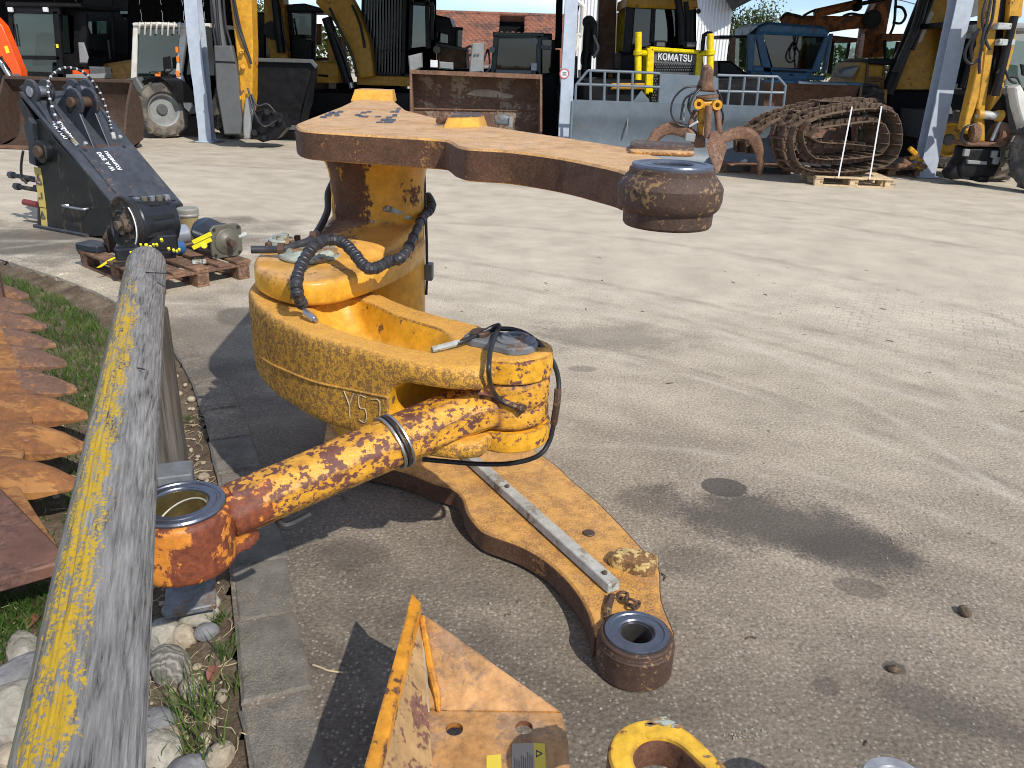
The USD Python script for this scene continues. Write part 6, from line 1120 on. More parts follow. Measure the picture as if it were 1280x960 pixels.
t.add('hood', slab([(112, 82), (140, 78), (166, 74), (170, 78), (170, 106), (140, 104), (114, 100)], 18.4, 1.6, .06), M['m_tan']); t.add('side_window', slab([(108, 27), (133, 27), (133, 42), (114, 42)], 18.9, .01), M['glass_lt']); t.add('cab_wall', slab([(104, -12), (160, -12), (160, 80), (104, 80)], 20.2, .1), M['machine_black']); t.add('cab_post', prod((139, -10, 18.9), (143, 72, 18.9), .035, 8), M['machine_black']); t.add('tall_pipe', prod((135, 50, 18.6), (138, 74, 18.6), .02, 8), M['m_grey']); t.add('rear_window', slab([(150, 14), (160, 14), (157, 24), (152, 22)], 20.15, .01), M['glass_lt']); t.add('frame', slab([(104, 100), (170, 104), (170, 150), (104, 150)], 18.6, 1.2, .05), M['machine_black']); t.add('model_mark', pbox(133, 86, 139, 90, 18.38, .015), M['m_rust'])
# old bucket behind the boom section
t = TH_('brown_bucket', 'large old brown bucket on the ground behind the dark boom section', 'bucket', (95, 175, 14.4))
sh_p = [(0.0, 0.02), (-0.10, 0.30), (0.02, 0.62), (0.30, 0.86), (0.70, 0.98)]
bx0, bx1 = gy(2, 172, 14.3)[0], gy(162, 178, 14.3)[0]; yB = 14.9
def bshell(x0, x1, yb, prof, th, n=1): 
    P = spline(prof, 4); o = _inset(np.vstack([P, P[::-1] * 1.0])[:len(P)], 0) if False else None
    out = []
    for x in (x0, x1):
        out.append([(x, yb - a, z) for a, z in P] + [(x, yb - a * 1.0 + th, z + th * .2) for a, z in P[::-1]])
    m_ = loft(out); m_.fix_normals(); return m_
t.add('shell', bshell(bx0, bx1, yB, [(0.85, 0.02), (0.45, 0.03), (0.10, 0.18), (-0.02, 0.5), (0.05, 0.85), (0.22, 1.08)], .05), M['brown_dk'], smooth=40)
for x in (bx0, bx1): t.add('side_plate', (lambda m_: TM(np.column_stack([m_.vertices[:, 2], yB - m_.vertices[:, 0], m_.vertices[:, 1]]), m_.faces[:, ::-1]))(prism([(0.9, 0.0), (0.1, 0.14), (-0.03, 0.5), (0.05, 0.9), (0.22, 1.1), (0.5, 0.75)], x - .02, x + .02)), M['brown_dk'])
t.add('cutting_edge', box(((bx0 + bx1) / 2, yB - 0.92, 0.03), (bx1 - bx0 + .06, 0.2, 0.04), 0.004), M['m_rust']); t.add('top_bar', box(((bx0 + bx1) / 2, yB - 0.2, 1.10), (bx1 - bx0, 0.1, 0.06), 0.01), M['brown_dk'])

# ---- white cab tractor
t = TH_('white_cab_tractor', 'small tractor with dirty white cab frame, forked roof guard and big front tyre', 'tractor', (205, 168, 17.0)); Y = 16.6
for P in ([(166, 30), (172, 30), (170, 101), (163, 101)], [(226, 32), (235, 32), (226, 98), (219, 92)], [(219, 92), (226, 90), (240, 132), (236, 140), (230, 134)]): t.add('cab_pillar', slab(P, Y, .09, .012), M['m_white'])
t.add('roof_rail', ptube([(167, 31, Y), (200, 30, Y), (232, 33, Y), (243, 32, Y + .5)], .035, 8, 3), M['m_white']); t.add('roof', slab([(168, 28), (262, 29), (262, 34), (168, 35)], Y + .05, 1.5, .02), M['m_white'])
for k in range(8):
    x = 171 + 7.2 * k; t.add('guard_fork', ptube([(x, 31, Y + .1), (x + 4, 28.5, Y - .06), (x + 3.5, 32, Y - .12), (x + 2.6, 42 + (k % 3), Y - .06)], .018, 6, 3), M['m_white'])
t.add('windscreen', slab([(172, 36), (225, 36), (219, 94), (170, 97)], Y + .04, .01), M['glass_lt']); t.add('dash', slab([(172, 84), (218, 84), (218, 99), (170, 101)], Y + .3, .4, .03), M['m_lgrey']); t.add('back_wall', slab([(172, 34), (262, 34), (262, 130), (172, 110)], Y + 1.5, .06), M['m_grey'])
t.add('side_door', slab([(236, 36), (268, 36), (268, 130), (240, 132), (228, 96)], Y + .14, .03), M['glass_dk']); t.add('side_sill', slab([(238, 130), (268, 128), (268, 142), (236, 142)], Y + .05, .5, .02), M['m_grey']); t.add('mirror', slab([(203, 72), (212, 70), (214, 86), (204, 86)], Y - .2, .05, .012), M['machine_black']); cable(t, [(208, 84, Y - .15), (203, 92, Y - .1), (200, 100, Y)], .012, 'machine_black', 'mirror_arm')
t.add('hood_rear', slab([(164, 98), (222, 96), (236, 140), (170, 140)], Y + .25, 1.3, .05), M['machine_black']); fz = gy(222, 115, Y - .1)
t.add('fender', ribbon([gy(180, 110, Y - .1), gy(190, 101, Y - .1), (gy(205, 97, Y - .1)), gy(218, 101, Y - .1), gy(228, 112, Y - .05), gy(234, 128, Y)], .34, .03, (1, .2, 0)), M['machine_black']); t.add('work_lamp', pbox(193, 90, 199, 96, Y - .2, .08, .012), M['lamp_orange']); t.add('lamp_guard', cat(prod((187, 90, Y - .22), (187, 96, Y - .22), .01, 6), prod((187, 90, Y - .22), (199, 90, Y - .22), .01, 6), prod((187, 96, Y - .22), (199, 96, Y - .22), .01, 6)), M['machine_black'], kind='stuff')
for (x, y) in [(221, 62), (222, 74), (222, 92)]: t.add('orange_patch', pbox(x - 1.6, y - 3.5, x + 2.4, y + 3.5, Y - .012, .01), M['lamp_orange'])
wc = gy(201, 137, 16.65); wheel(t, wc, wc[2], 0.44, -0.85, 'tyre_muddy', 'm_lgrey', 12)
wc2 = wc + np.array([1.35, 0.3, 0]); wheel(t, wc2, wc[2], 0.42, -0.2, 'tyre_rubber', 'm_lgrey', 12); t.add('axle', rod(wc + [.25, .3, 0], wc2, .08, 10), M['machine_black'])
t.add('front_block', slab([(152, 100), (170, 96), (180, 112), (176, 132), (160, 128)], Y - .25, .3, .03), M['m_grey'])

# ---- excavator arm hanging down by the left post
t = TH_('hanging_digger_arm', 'bright yellow excavator stick with grey guard plate hanging beside the left post', 'excavator arm', (300, 170, 15.4)); Y = 15.3
t.add('stick', slab([(284, -30), (313, -30), (316, 60), (315, 122), (312, 150), (303, 152), (297, 80)], Y, .34, .02), M['m_yellow']); t.add('guard_plate', slab([(267, 57), (289, 57), (296, 90), (302, 150), (300, 168), (280, 168), (270, 110)], Y - .12, .16, .02), M['m_grey']); t.add('guard_seam', slab([(268, 76), (294, 77), (294, 79), (268, 78)], Y - .13, .012), M['machine_black'])
for P in ([(263, -10, Y - .02), (266, 30, Y - .02), (272, 70, Y - .03)], [(270, -10, Y - .05), (273, 30, Y - .05), (276, 58, Y - .05)], [(279, -8, Y - .05), (282, 30, Y - .05), (290, 62, Y - .06), (295, 100, Y - .06)], [(290, -8, Y - .06), (296, 28, Y - .06), (304, 52, Y - .07), (312, 72, Y - .06)], [(292, -5, Y - .08), (300, 34, Y - .06), (310, 66, Y - .06), (314, 80, Y - .06)]): cable(t, P, .022)
t.add('ram', prod((268, -10, Y + .05), (279, 60, Y + .05), .085), M['m_grey']); t.add('ram_rod', prod((272, 58, Y + .3), (286, 150, Y + .3), .05), M['steel'])
for (x, y) in [(302, 64), (304, 83), (289, 70), (299, 122)]: t.add('clamp', rod(gy(x, y, Y - .1), gy(x, y, Y + .02), .04, 10), M['galv' if y == 70 else 'm_yellow'])
t.add('link_arm', cast(slab([(306, 122), (313, 120), (318, 128), (314, 150), (312, 174), (304, 175), (303, 150)], Y - .1, .14, .02), .05, 2), M['m_lgrey']); t.add('coupler', slab([(308, 140), (330, 136), (352, 142), (358, 160), (345, 174), (328, 178), (314, 172)], Y - .02, .4, .03), M['machine_black'])
for (x, y, r) in [(322, 150, .07), (340, 155, .06), (330, 172, .05), (350, 150, .05), (334, 140, .06), (318, 166, .06)]: t.add('coupler_pin', rod(gy(x, y, Y - .12), gy(x, y, Y + .3), r, 12, ch=.01), M['machine_black'])
for P in ([(314, 118, Y - .1), (322, 132, Y - .15), (334, 130, Y - .12), (344, 140, Y - .1)], [(310, 110, Y - .1), (318, 140, Y - .2), (330, 158, Y - .16), (346, 150, Y - .1)]): cable(t, P, .018)
# black bucket behind it
t = TH_('black_bucket', 'open black loader bucket on the ground right of the yellow stick', 'bucket', (350, 165, 17.2)); Y = 16.8
t.add('back_shell', slab([(312, 74), (388, 76), (396, 84), (390, 130), (378, 160), (312, 164)], Y + .6, .06), M['machine_black']); t.add('floor', hull([gy(312, 160, Y - .1), gy(374, 162, Y - .1), gy(380, 128, Y + .62), gy(312, 130, Y + .62), gy(312, 163, Y - .1), gy(374, 165, Y - .1)]), M['machine_black']); t.add('side_plate', hull([gy(394, 80, Y + .62), gy(397, 90, Y + .66), gy(376, 160, Y - .1), gy(372, 163, Y - .1), gy(392, 84, Y + .5), gy(384, 158, Y + .3)]), M['machine_black']); t.add('top_lip', slab([(310, 72), (390, 74), (397, 82), (394, 86), (388, 79), (310, 77)], Y + .5, .12, .01), M['m_grey']); t.add('cutting_edge', slab([(322, 155), (376, 157), (376, 163), (322, 161)], Y - .14, .05, .01), M['m_grey'])

# ---- dark excavators in the shade
t = TH_('shaded_digger', 'dark yellow excavator in the shade with a barred cab front', 'excavator', (450, 140, 20.5)); Y = 20.0
t.add('boom', cast(slab([(398, -30), (424, -30), (446, 10), (462, 52), (468, 96), (448, 98), (436, 58), (416, 26), (394, 4)], Y - .4, .5, .03), .15, 2), M['m_yellow2'])
t.add('boom_ram', prod((408, 22, Y - .55), (436, 104, Y - .55), .11, 14, .01), M['machine_black']); t.add('ram_rod', prod((434, 90, Y - .55), (440, 110, Y - .55), .06), M['steel'])
for P in ([(412, 10, Y - .6), (424, 36, Y - .66), (440, 70, Y - .6), (446, 96, Y - .6)], [(440, 6, Y - .5), (450, 30, Y - .5), (456, 60, Y - .5)], [(418, 40, Y - .66), (430, 68, Y - .7), (438, 96, Y - .66)]): cable(t, P, .03)
t.add('engine_box', slab([(394, 76), (424, 78), (424, 104), (396, 103)], Y + .1, 1.4, .03), M['m_yellow2']); t.add('tool_box', slab([(408, 48), (426, 46), (428, 78), (410, 80)], Y + .4, .6, .03), M['m_yellow2']); t.add('box_handle', prod((398, 94, Y + .07), (410, 95, Y + .07), .025, 6), M['machine_black'])
for P in ([(452, -10), (455, -10), (453, 94), (449, 94)], [(503, -10), (508, -10), (506, 96), (501, 96)], [(452, 62), (506, 62), (506, 65), (452, 65)], [(450, 88), (512, 92), (512, 96), (450, 94)]): t.add('cab_frame', slab(P, Y, .08, .01), M['machine_black'])
for k in range(13): x = 456.5 + 3.7 * k; t.add('guard_bar', prod((x, -12, Y - .03), (x - 1.5, 93, Y - .03), .016, 6), M['m_grey'])
t.add('windscreen', slab([(455, -8), (503, -8), (501, 92), (453, 90)], Y + .10, .01), M['glass_dk']); t.add('cab_back', slab([(455, -10), (545, -10), (545, 100), (455, 95)], Y + 1.7, .06), M['deep_black']); t.add('seat', slab([(468, 34), (490, 34), (492, 80), (466, 80)], Y + .9, .4, .05), M['seat_cloth']); t.add('reflected_ledge', slab([(464, 45), (500, 49), (500, 53), (464, 55)], Y + .3, .03), M['m_lgrey'])
for P in ([(512, -12), (517, -12), (514, 62), (510, 62)], [(531, -5), (536, -5), (538, 60), (532, 62)], [(512, 2), (540, 2), (543, 8), (541, 50), (538, 50), (538, 8), (512, 6)]): t.add('side_frame', slab(P, Y + .25, .1, .01), M['machine_black'])
t.add('side_window', slab([(516, 4), (531, 4), (532, 58), (513, 60)], Y + .3, .01), M['glass_lt']); t.add('deck', slab([(446, 94), (513, 96), (513, 108), (446, 106)], Y - .1, 1.8, .02), M['m_yellow2']); t.add('track_frame', slab([(384, 112), (520, 112), (520, 142), (384, 144)], Y + .2, .7, .08), M['machine_black']); t.add('track_frame', slab([(384, 112), (520, 112), (520, 142), (384, 144)], Y + 2.2, .7, .08), M['deep_black']); t.add('turntable', slab([(420, 104), (500, 104), (500, 116), (420, 116)], Y + .6, 1.4, .02), M['deep_black'])
t = TH_('dark_boom_digger', 'second shaded excavator with an upright brown yellow boom and open cab', 'excavator', (380, 130, 21.5)); Y = 21.0
t.add('boom', slab([(329, -30), (352, -30), (356, 30), (360, 78), (338, 80), (330, 30)], Y - .3, .5, .03), M['m_yellow2']); t.add('boom_ram', prod((343, -12, Y - .45), (352, 66, Y - .45), .1, 12), M['machine_black']); t.add('boom_joint', rod(gy(340, 38, Y - .4), gy(340, 38, Y + .3), .2, 14), M['machine_black'])
for P in ([(357, 14), (364, 12), (366, 74), (358, 74)], [(389, 10), (395, 12), (394, 76), (389, 76)], [(356, 5), (404, 12), (404, 17), (356, 16)], [(356, 40), (392, 53), (392, 76), (356, 76)]): t.add('cab_frame', slab(P, Y, .1, .01), M['machine_black'])
t.add('cab_roof', slab([(352, 6), (380, 4), (406, 12), (406, 15), (352, 14)], Y - .05, 1.6, .02), M['machine_black']); t.add('rear_frame', slab([(374, 20), (381, 20), (381, 52), (374, 52)], Y + 1.4, .08), M['machine_black']); t.add('windscreen', slab([(364, 17), (389, 17), (389, 53), (364, 45)], Y + .05, .01), M['glass_dk']); t.add('body', slab([(314, 72), (410, 72), (410, 125), (314, 125)], Y + .5, 1.6, .05), M['m_rust']); t.add('body_top', slab([(314, 14), (332, 16), (332, 80), (314, 80)], Y + .8, .8, .04), M['machine_black']); t.add('yellow_door', slab([(394, 30), (402, 30), (402, 56), (394, 56)], Y + 1.6, .1), M['m_tan']); t.add('track_frame', slab([(310, 124), (410, 124), (410, 150), (310, 150)], Y + .2, 1.8, .06), M['deep_black']); cable(t, [(352, 20, Y - .5), (356, 50, Y - .55), (362, 64, Y - .5)], .025)

# ---- wheel loader with the brown bucket
t = TH_('brown_bucket_loader', 'wheel loader with a wide brown earth crusted bucket and dark green cab', 'loader', (595, 165, 17.5)); Y = 15.6
t.add('bucket_back', slab([(514, 92), (674, 97), (672, 175), (516, 170)], Y + .55, .06), M['m_bucket']); t.add('bucket_top', hull([gy(512, 87, Y), gy(675, 93, Y), gy(675, 99, Y), gy(512, 92, Y), gy(516, 92, Y + .6), gy(673, 98, Y + .6), gy(673, 94, Y + .6), gy(516, 88, Y + .6)]), M['m_rust']); t.add('bucket_floor', hull([gy(514, 186, Y - .35), gy(676, 190, Y - .35), gy(673, 170, Y + .6), gy(516, 166, Y + .6), gy(514, 190, Y - .35), gy(676, 194, Y - .35)]), M['m_bucket'])
for P in ([(512, 87, 0), (512, 92, .6), (517, 168, .62), (514, 190, -.3), (512, 150, -.1)], [(675, 93, 0), (673, 98, .6), (672, 172, .62), (675, 192, -.3), (675, 154, -.1)]):
    pts = np.array([gy(x, y, Y + d) for x, y, d in P]); t.add('bucket_side', hull(np.vstack([pts, pts + [0.04, 0, 0]])), M['m_rust'])
for (a, b) in [((514, 123), (674, 127)), ((514, 136), (674, 139))]: t.add('bucket_weld', prod((*a, Y + .54), (*b, Y + .54), .018, 6), M['m_rust'])
for x in (570, 622): t.add('bucket_weld', prod((x, 118, Y + .54), (x, 142, Y + .54), .016, 6), M['m_bucket'])
t.add('bucket_mud', cast(slab([(582, 118), (592, 112), (612, 111), (630, 116), (644, 119), (640, 123), (600, 121)], Y + .53, .04, .01), .1, 2), M['st_tan'])
t.add('lift_arm', slab([(590, 54), (605, 53), (604, 90), (586, 91)], Y + .8, .25, .02), M['m_lgrey']); t.add('lift_arm', slab([(510, 70), (526, 66), (527, 84), (512, 92)], Y + .8, .25, .02), M['m_lgrey']); t.add('cross_plate', slab([(549, 77), (566, 78), (566, 87), (549, 86)], Y + .8, .2, .02), M['m_lgrey']); t.add('reflector', pbox(538, 75, 547, 84, Y + .78, .03), M['paper'])
for (x, y) in ((594, 68), (598, 68)): t.add('arm_bolt', rod(gy(x, y, Y + .77), gy(x, y, Y + .85), .02, 8), M['m_grey'])
Y2 = 18.2
for P in ([(617, 42), (678, 43), (678, 48), (617, 47)], [(617, 42), (624, 42), (620, 93), (613, 93)], [(671, 43), (677, 43), (676, 95), (669, 95)], [(618, 86), (674, 88), (674, 95), (616, 93)]): t.add('cab_frame', slab(P, Y2, .1, .015), mat('cab_green', (0.05, 0.065, 0.058), 0.5) if 'cab_green' not in M else M['cab_green'])
t.add('windscreen', slab([(623, 48), (672, 48), (671, 87), (620, 86)], Y2 + .05, .01), M['glass_dk']); t.add('cab_back', slab([(618, 44), (690, 44), (690, 96), (616, 96)], Y2 + 1.5, .06), M['machine_black']); t.add('seat', slab([(640, 66), (656, 66), (658, 88), (638, 88)], Y2 + .7, .3, .05), M['seat_cloth']); t.add('cab_roof', slab([(616, 40), (680, 41), (680, 45), (616, 45)], Y2 - .05, 1.6, .02), M['cab_green']); t.add('headlamp', rod(gy(668, 52, Y2 - .1), gy(668, 52, Y2), .07, 16), M['m_lgrey']); t.add('headlamp', rod(gy(615, 62, Y2 - .2), gy(615, 62, Y2 - .1), .06, 16), M['m_lgrey']); t.add('dash_ledge', slab([(620, 87), (664, 88), (664, 93), (620, 92)], Y2 - .06, .1, .01), M['m_lgrey']); t.add('sticker', pbox(664, 79, 671, 88, Y2 - .02, .01), M['paper']); t.add('side_window', slab([(678, 50), (694, 50), (694, 92), (678, 94)], Y2 + .3, .01), M['glass_dk']); t.add('side_body', slab([(674, 94), (696, 92), (696, 180), (674, 180)], Y2 - .6, 1.8, .05), M['deep_black'])
t.add('roof_lamps', slab([(676, 56), (690, 58), (690, 62), (676, 61)], Y2 - .1, .1, .01), M['m_grey']); t.add('engine_hood', slab([(560, 86), (616, 86), (616, 120), (560, 120)], Y2 + .3, 1.5, .05), M['machine_black']); cable(t, [(605, 76, Y + .9), (610, 62, Y + 1.2), (612, 84, Y + 1.2), (606, 92, Y + .9)], .02)
for s in (540, 650): c = gy(s, 150, 17.4); c[2] = 0.7; wheel(t, c, 0.7, 0.5, 0.0, 'tyre_rubber', 'm_lgrey', 14)
t.add('bucket_hitch', cast(slab([(616, 144), (632, 142), (642, 148), (640, 158), (618, 156)], Y - .3, .3, .03), .1, 2), M['grey_cap']); t.add('hitch_pin', pbox(636, 146, 641, 160, Y - .34, .06, .01), M['m_lgrey'])
t = TH_('brown_engine_machine', 'brown and black machine with a white exhaust stack before the tiled roof', 'machine', (570, 100, 21.5)); Y = 21.2
t.add('cab', slab([(543, 18), (562, 22), (566, 34), (566, 66), (543, 60)], Y, 1.4, .04), M['machine_black']); t.add('cab_window', slab([(546, 40), (560, 44), (560, 54), (546, 52)], Y - .02, .02), M['glass_lt']); t.add('engine_cover', slab([(545, 54), (582, 62), (584, 88), (546, 86)], Y - .1, 1.2, .04), M['m_rust']); t.add('cover_lid', slab([(544, 53), (582, 60), (586, 64), (544, 57)], Y - .15, 1.3, .02), M['m_grey']); t.add('exhaust', rod(gy(573, 60, Y + .3), gy(574, 37, Y + .3), .085, 14, ch=.01), M['m_white']); t.add('exhaust_cap', rod(gy(574, 38, Y + .3), gy(574, 34, Y + .3), .10, 14), M['machine_black']); t.add('air_filter', rod(gy(567, 60, Y + .2), gy(567, 34, Y + .2), .1, 14, ch=.02), M['machine_black']); t.add('lower_frame', slab([(540, 84), (590, 86), (590, 140), (540, 140)], Y, 1.2, .05), M['deep_black']); t.add('lamp', rod(gy(546, 62, Y - .3), gy(546, 62, Y - .15), .09, 14), M['m_lgrey']); cable(t, [(580, 62, Y - .2), (588, 58, Y - .2), (592, 64, Y - .2), (586, 70, Y - .2)], .03, 'm_lgrey')
t = TH_('dark_cab_machine', 'black machine cab half hidden behind the middle post', 'machine', (688, 120, 20.0)); Y = 19.6
t.add('cab_body', slab([(676, 62), (700, 62), (700, 170), (676, 170)], Y, 1.2, .05), M['deep_black']); t.add('rear_stack', slab([(696, -10), (704, -10), (702, 60), (694, 60)], Y, .3, .03), M['deep_black']); t.add('roof_part', slab([(660, 41), (690, 42), (690, 56), (676, 56)], Y + .3, .6, .03), M['machine_black']); t.add('lamp', rod(gy(676, 47, Y - .1), gy(676, 47, Y), .08, 12), M['m_lgrey']); t.add('lamp', rod(gy(682, 51, Y - .1), gy(682, 51, Y), .07, 12), M['m_lgrey']); t.add('red_hood', slab([(708, 72), (722, 70), (722, 104), (706, 104)], Y, .5, .03), M['m_lgrey']); t.add('black_tyre', rod(gy(716, 130, Y - .2), gy(718, 130, Y + .3), .55, 24, ch=.05), M['tyre_rubber'])

# ---- yellow bulldozer with its grey blade
t = TH_('bulldozer', 'lemon yellow bulldozer with a wide grey blade facing the camera', 'bulldozer', (850, 205, 15.6)); Y = 14.35
bxl, bxr = gy(714, 165, Y)[0], gy(984, 165, Y)[0]; zt = gy(850, 129, Y)[2]
prof = [(-0.10, 0.0), (0.04, 0.10), (0.12, 0.26), (0.14, 0.45), (0.09, 0.66), (0.02, 0.84), (-0.01, zt)]
P = spline(prof, 4)
def blade_part(x0, x1, pr, th):
    R_ = [[(x, Y + a, z) for a, z in pr] + [(x, Y + a + th, z) for a, z in pr[::-1]] for x in (x0, x1)]; m_ = loft(R_); m_.fix_normals(); return m_
bl_ = t.add('blade', blade_part(bxl, bxr, P, .05), M['m_blade'], smooth=40)
t.add('blade_end', box((bxl - .01, Y + .06, zt / 2 - .02), (.03, .36, zt - .02), .006), M['m_blade'], bl_); t.add('blade_end', box((bxr + .01, Y + .06, zt / 2 - .02), (.03, .36, zt - .02), .006), M['m_blade'], bl_)
t.add('blade_seam', box(((gy(785, 148, Y)[0] + bxr) / 2, Y + .045, gy(880, 150, Y)[2]), (bxr - gy(785, 148, Y)[0], .02, .012)), M['m_lgrey'], bl_); t.add('blade_seam', box((gy(785, 150, Y)[0], Y + .05, zt - .28), (.014, .03, .5)), M['m_lgrey'], bl_); t.add('cutting_edge', box(((bxl + bxr) / 2, Y - .08, .05), (bxr - bxl, .03, .12), .004), M['m_grey'], bl_); t.add('blade_bolt', rod((gy(930, 144, Y)[0], Y + .02, gy(930, 144, Y)[2]), (gy(930, 144, Y)[0], Y + .1, gy(930, 144, Y)[2]), .03, 10), M['m_grey'], bl_)
t.add('white_patch', slab([(926, 202), (931, 199), (935, 200), (932, 204), (929, 207)], Y - .03, .025), M['paper'], bl_)
t.add('top_shield', slab([(825, 92), (898, 96), (898, 133), (823, 130)], Y + .04, .04, .006), M['m_blade'])
def bars(Ps, r=.022, nm='guard_bar'):
    for P_ in Ps: t.add(nm, ptube([(x, y, Y + .03) for x, y in P_], r, 8, 1, False), M['m_blade'])
bars([[(719, 128), (720, 106), (735, 88)], [(735, 88), (812, 91)], [(720, 105), (825, 109)], [(738, 88), (738, 126)], [(756, 89), (755, 127)], [(773, 90), (772, 127)], [(791, 90), (790, 128)], [(825, 92), (812, 91)]]); bars([[(897, 94), (972, 96)], [(972, 96), (982, 107), (979, 134)], [(898, 114), (980, 116)], [(913, 95), (909, 133)], [(931, 96), (927, 133)], [(949, 96), (945, 134)], [(966, 97), (962, 134)]])
Y = 15.9
t.add('hood_frame', slab([(812, 58), (879, 63), (880, 68), (812, 64)], Y, .5, .02), M['m_lemon']); t.add('hood_frame', slab([(811, 60), (818, 60), (816, 116), (809, 116)], Y, .4, .02), M['m_lemon']); t.add('hood_frame', slab([(872, 63), (880, 64), (876, 98), (869, 98)], Y, .4, .02), M['m_lemon'])
t.add('nose_panel', slab([(816, 64), (873, 67), (870, 130), (813, 128)], Y + .06, .08, .01), M['m_grey']); t.add('hood', slab([(814, 60), (878, 64), (876, 130), (812, 128)], Y + .2, 1.5, .03), M['m_lemon'])
g_ = t.add('grille', slab([(818, 79), (868, 81), (867, 90), (817, 88)], Y + .045, .02), M['deep_black']); t.add('side_grille', slab([(816, 92), (825, 92), (822, 128), (813, 128)], Y + .045, .02), M['deep_black'])
hx = []
for r in range(3):
    for k in range(17): x, y = 819.5 + 2.9 * k + 1.45 * (r % 2), 81 + 3.1 * r; hx.append(rod(gy(x, y, Y + .036), gy(x, y, Y + .05), .016, 6))
for r in range(10):
    for k in range(2): x, y = 817 + 3.0 * k + 1.5 * (r % 2) - r * .25, 95 + 3.4 * r; hx.append(rod(gy(x, y, Y + .036), gy(x, y, Y + .05), .016, 6))
t.add('grille_mesh', cat(hx), M['m_grey'], g_, kind='stuff', smooth=False)
o_ = gy(821.5, 74.5, Y + .05); o2 = gy(864.5, 77.2, Y + .05); L_ = np.linalg.norm(o2 - o_); tx = meshkit.text_mesh('KOMATSU', 0.115, .012, True); w_t = tx.bounds[1][0]
T4 = np.eye(4); T4[:3, 0] = (o2 - o_) / w_t; T4[:3, 1] = [0, 0, 1]; T4[:3, 2] = [0, -1, 0]; T4[:3, 3] = o_; tx.apply_transform(T4); t.add('lettering', tx, M['paper'])
for x in (826, 864): t.add('work_lamp', pbox(x - 7, 50.5, x + 7, 60, Y + .05, .2, .02), M['machine_black']); t.add('lamp_glass', pbox(x - 5, 53, x + 5, 58, Y + .035, .02), M['m_grey'])
for x0, y0, y1 in ((798, 40, 106), (888, 42, 92)): t.add('lift_ram', prod((x0, y0, Y - .2), (x0 - .5, y1, Y - .2), .062, 14, .01), M['m_lemon']); t.add('ram_collar', prod((x0, 63, Y - .2), (x0, 69, Y - .2), .09, 14, .01), M['m_lemon']); t.add('ram_bracket', prod((x0, 66, Y - .2), (x0 + (14 if x0 < 830 else -12), 67, Y + .05), .05, 10), M['m_lemon'])
t.add('push_strut', slab([(809, 60), (815, 60), (811, 118), (806, 118)], Y - .1, .12, .02), M['m_lemon']); t.add('hose_guard', ptube([(878, 66, Y), (880, 44, Y), (889, 42, Y + .1)], .04, 8, 2), M['machine_black']); t.add('blade_mount', cast(hull([gy(790, 128, Y - .9), gy(802, 112, Y - .9), gy(812, 124, Y - .9), gy(812, 130, Y - .9), gy(800, 116, Y - .4), gy(808, 128, Y - .4)]), .1, 2), M['m_blade'])
Y = 17.6
for P in ([(783, 6), (794, 6), (789, 66), (779, 66)], [(815, 6), (820, 6), (818, 54), (812, 54)], [(862, 8), (867, 8), (868, 54), (863, 54)]): t.add('cab_pillar', slab(P, Y, .12, .015), M['machine_black'])
t.add('cab_roof', slab([(784, -4), (872, -2), (873, 10), (866, 12), (790, 9), (783, 8)], Y - .15, 1.8, .04), M['m_yellow2']); t.add('windscreen', slab([(820, 7), (836, 7), (835, 52), (818, 52)], Y + .03, .01), M['glass_lt']); t.add('side_glass', slab([(794, 8), (815, 8), (813, 56), (790, 62)], Y + .05, .01), M['glass_dk']); t.add('front_glass', slab([(836, 7), (862, 8), (863, 54), (835, 52)], Y + .03, .01), M['glass_dk']); t.add('cab_back', slab([(786, 6), (870, 6), (870, 70), (786, 70)], Y + 1.4, .06), M['deep_black']); t.add('seat', slab([(838, 34), (850, 34), (852, 52), (836, 52)], Y + .5, .4, .04), M['seat_cloth']); t.add('steering_wheel', tube([gy(832 + 5 * math.cos(a), 45 + 4 * math.sin(a), Y + .3) for a in np.linspace(0, 2 * PI, 14)], .02, 6), M['machine_black'])
t.add('exhaust', ptube([(852, 56, Y - .6), (852, 30, Y - .6), (849, 8, Y - .6), (846, -6, Y - .6)], .07, 12, 4), M['machine_black']); t.add('air_pipe', ptube([(859, 56, Y - .5), (859, 20, Y - .5), (857, 2, Y - .5)], .05, 10, 3), M['machine_black']); t.add('roof_lamp', rod(gy(873, 14, Y - .2), gy(873, 14, Y - .1), .05, 10), M['machine_black'])
for x0 in (730, 882): t.add('track', cast(slab([(x0, 100), (x0 + 76, 100), (x0 + 74, 160), (x0, 160)], 15.3, 2.8, .1), .3, 1), M['machine_black'])
t.add('rear_body', slab([(776, 66), (880, 66), (880, 120), (776, 120)], 17.2, 1.6, .05), M['machine_black']); t.add('yellow_step', slab([(765, 104), (806, 104), (806, 112), (764, 112)], 15.2, .3, .02), M['m_yellow2'])
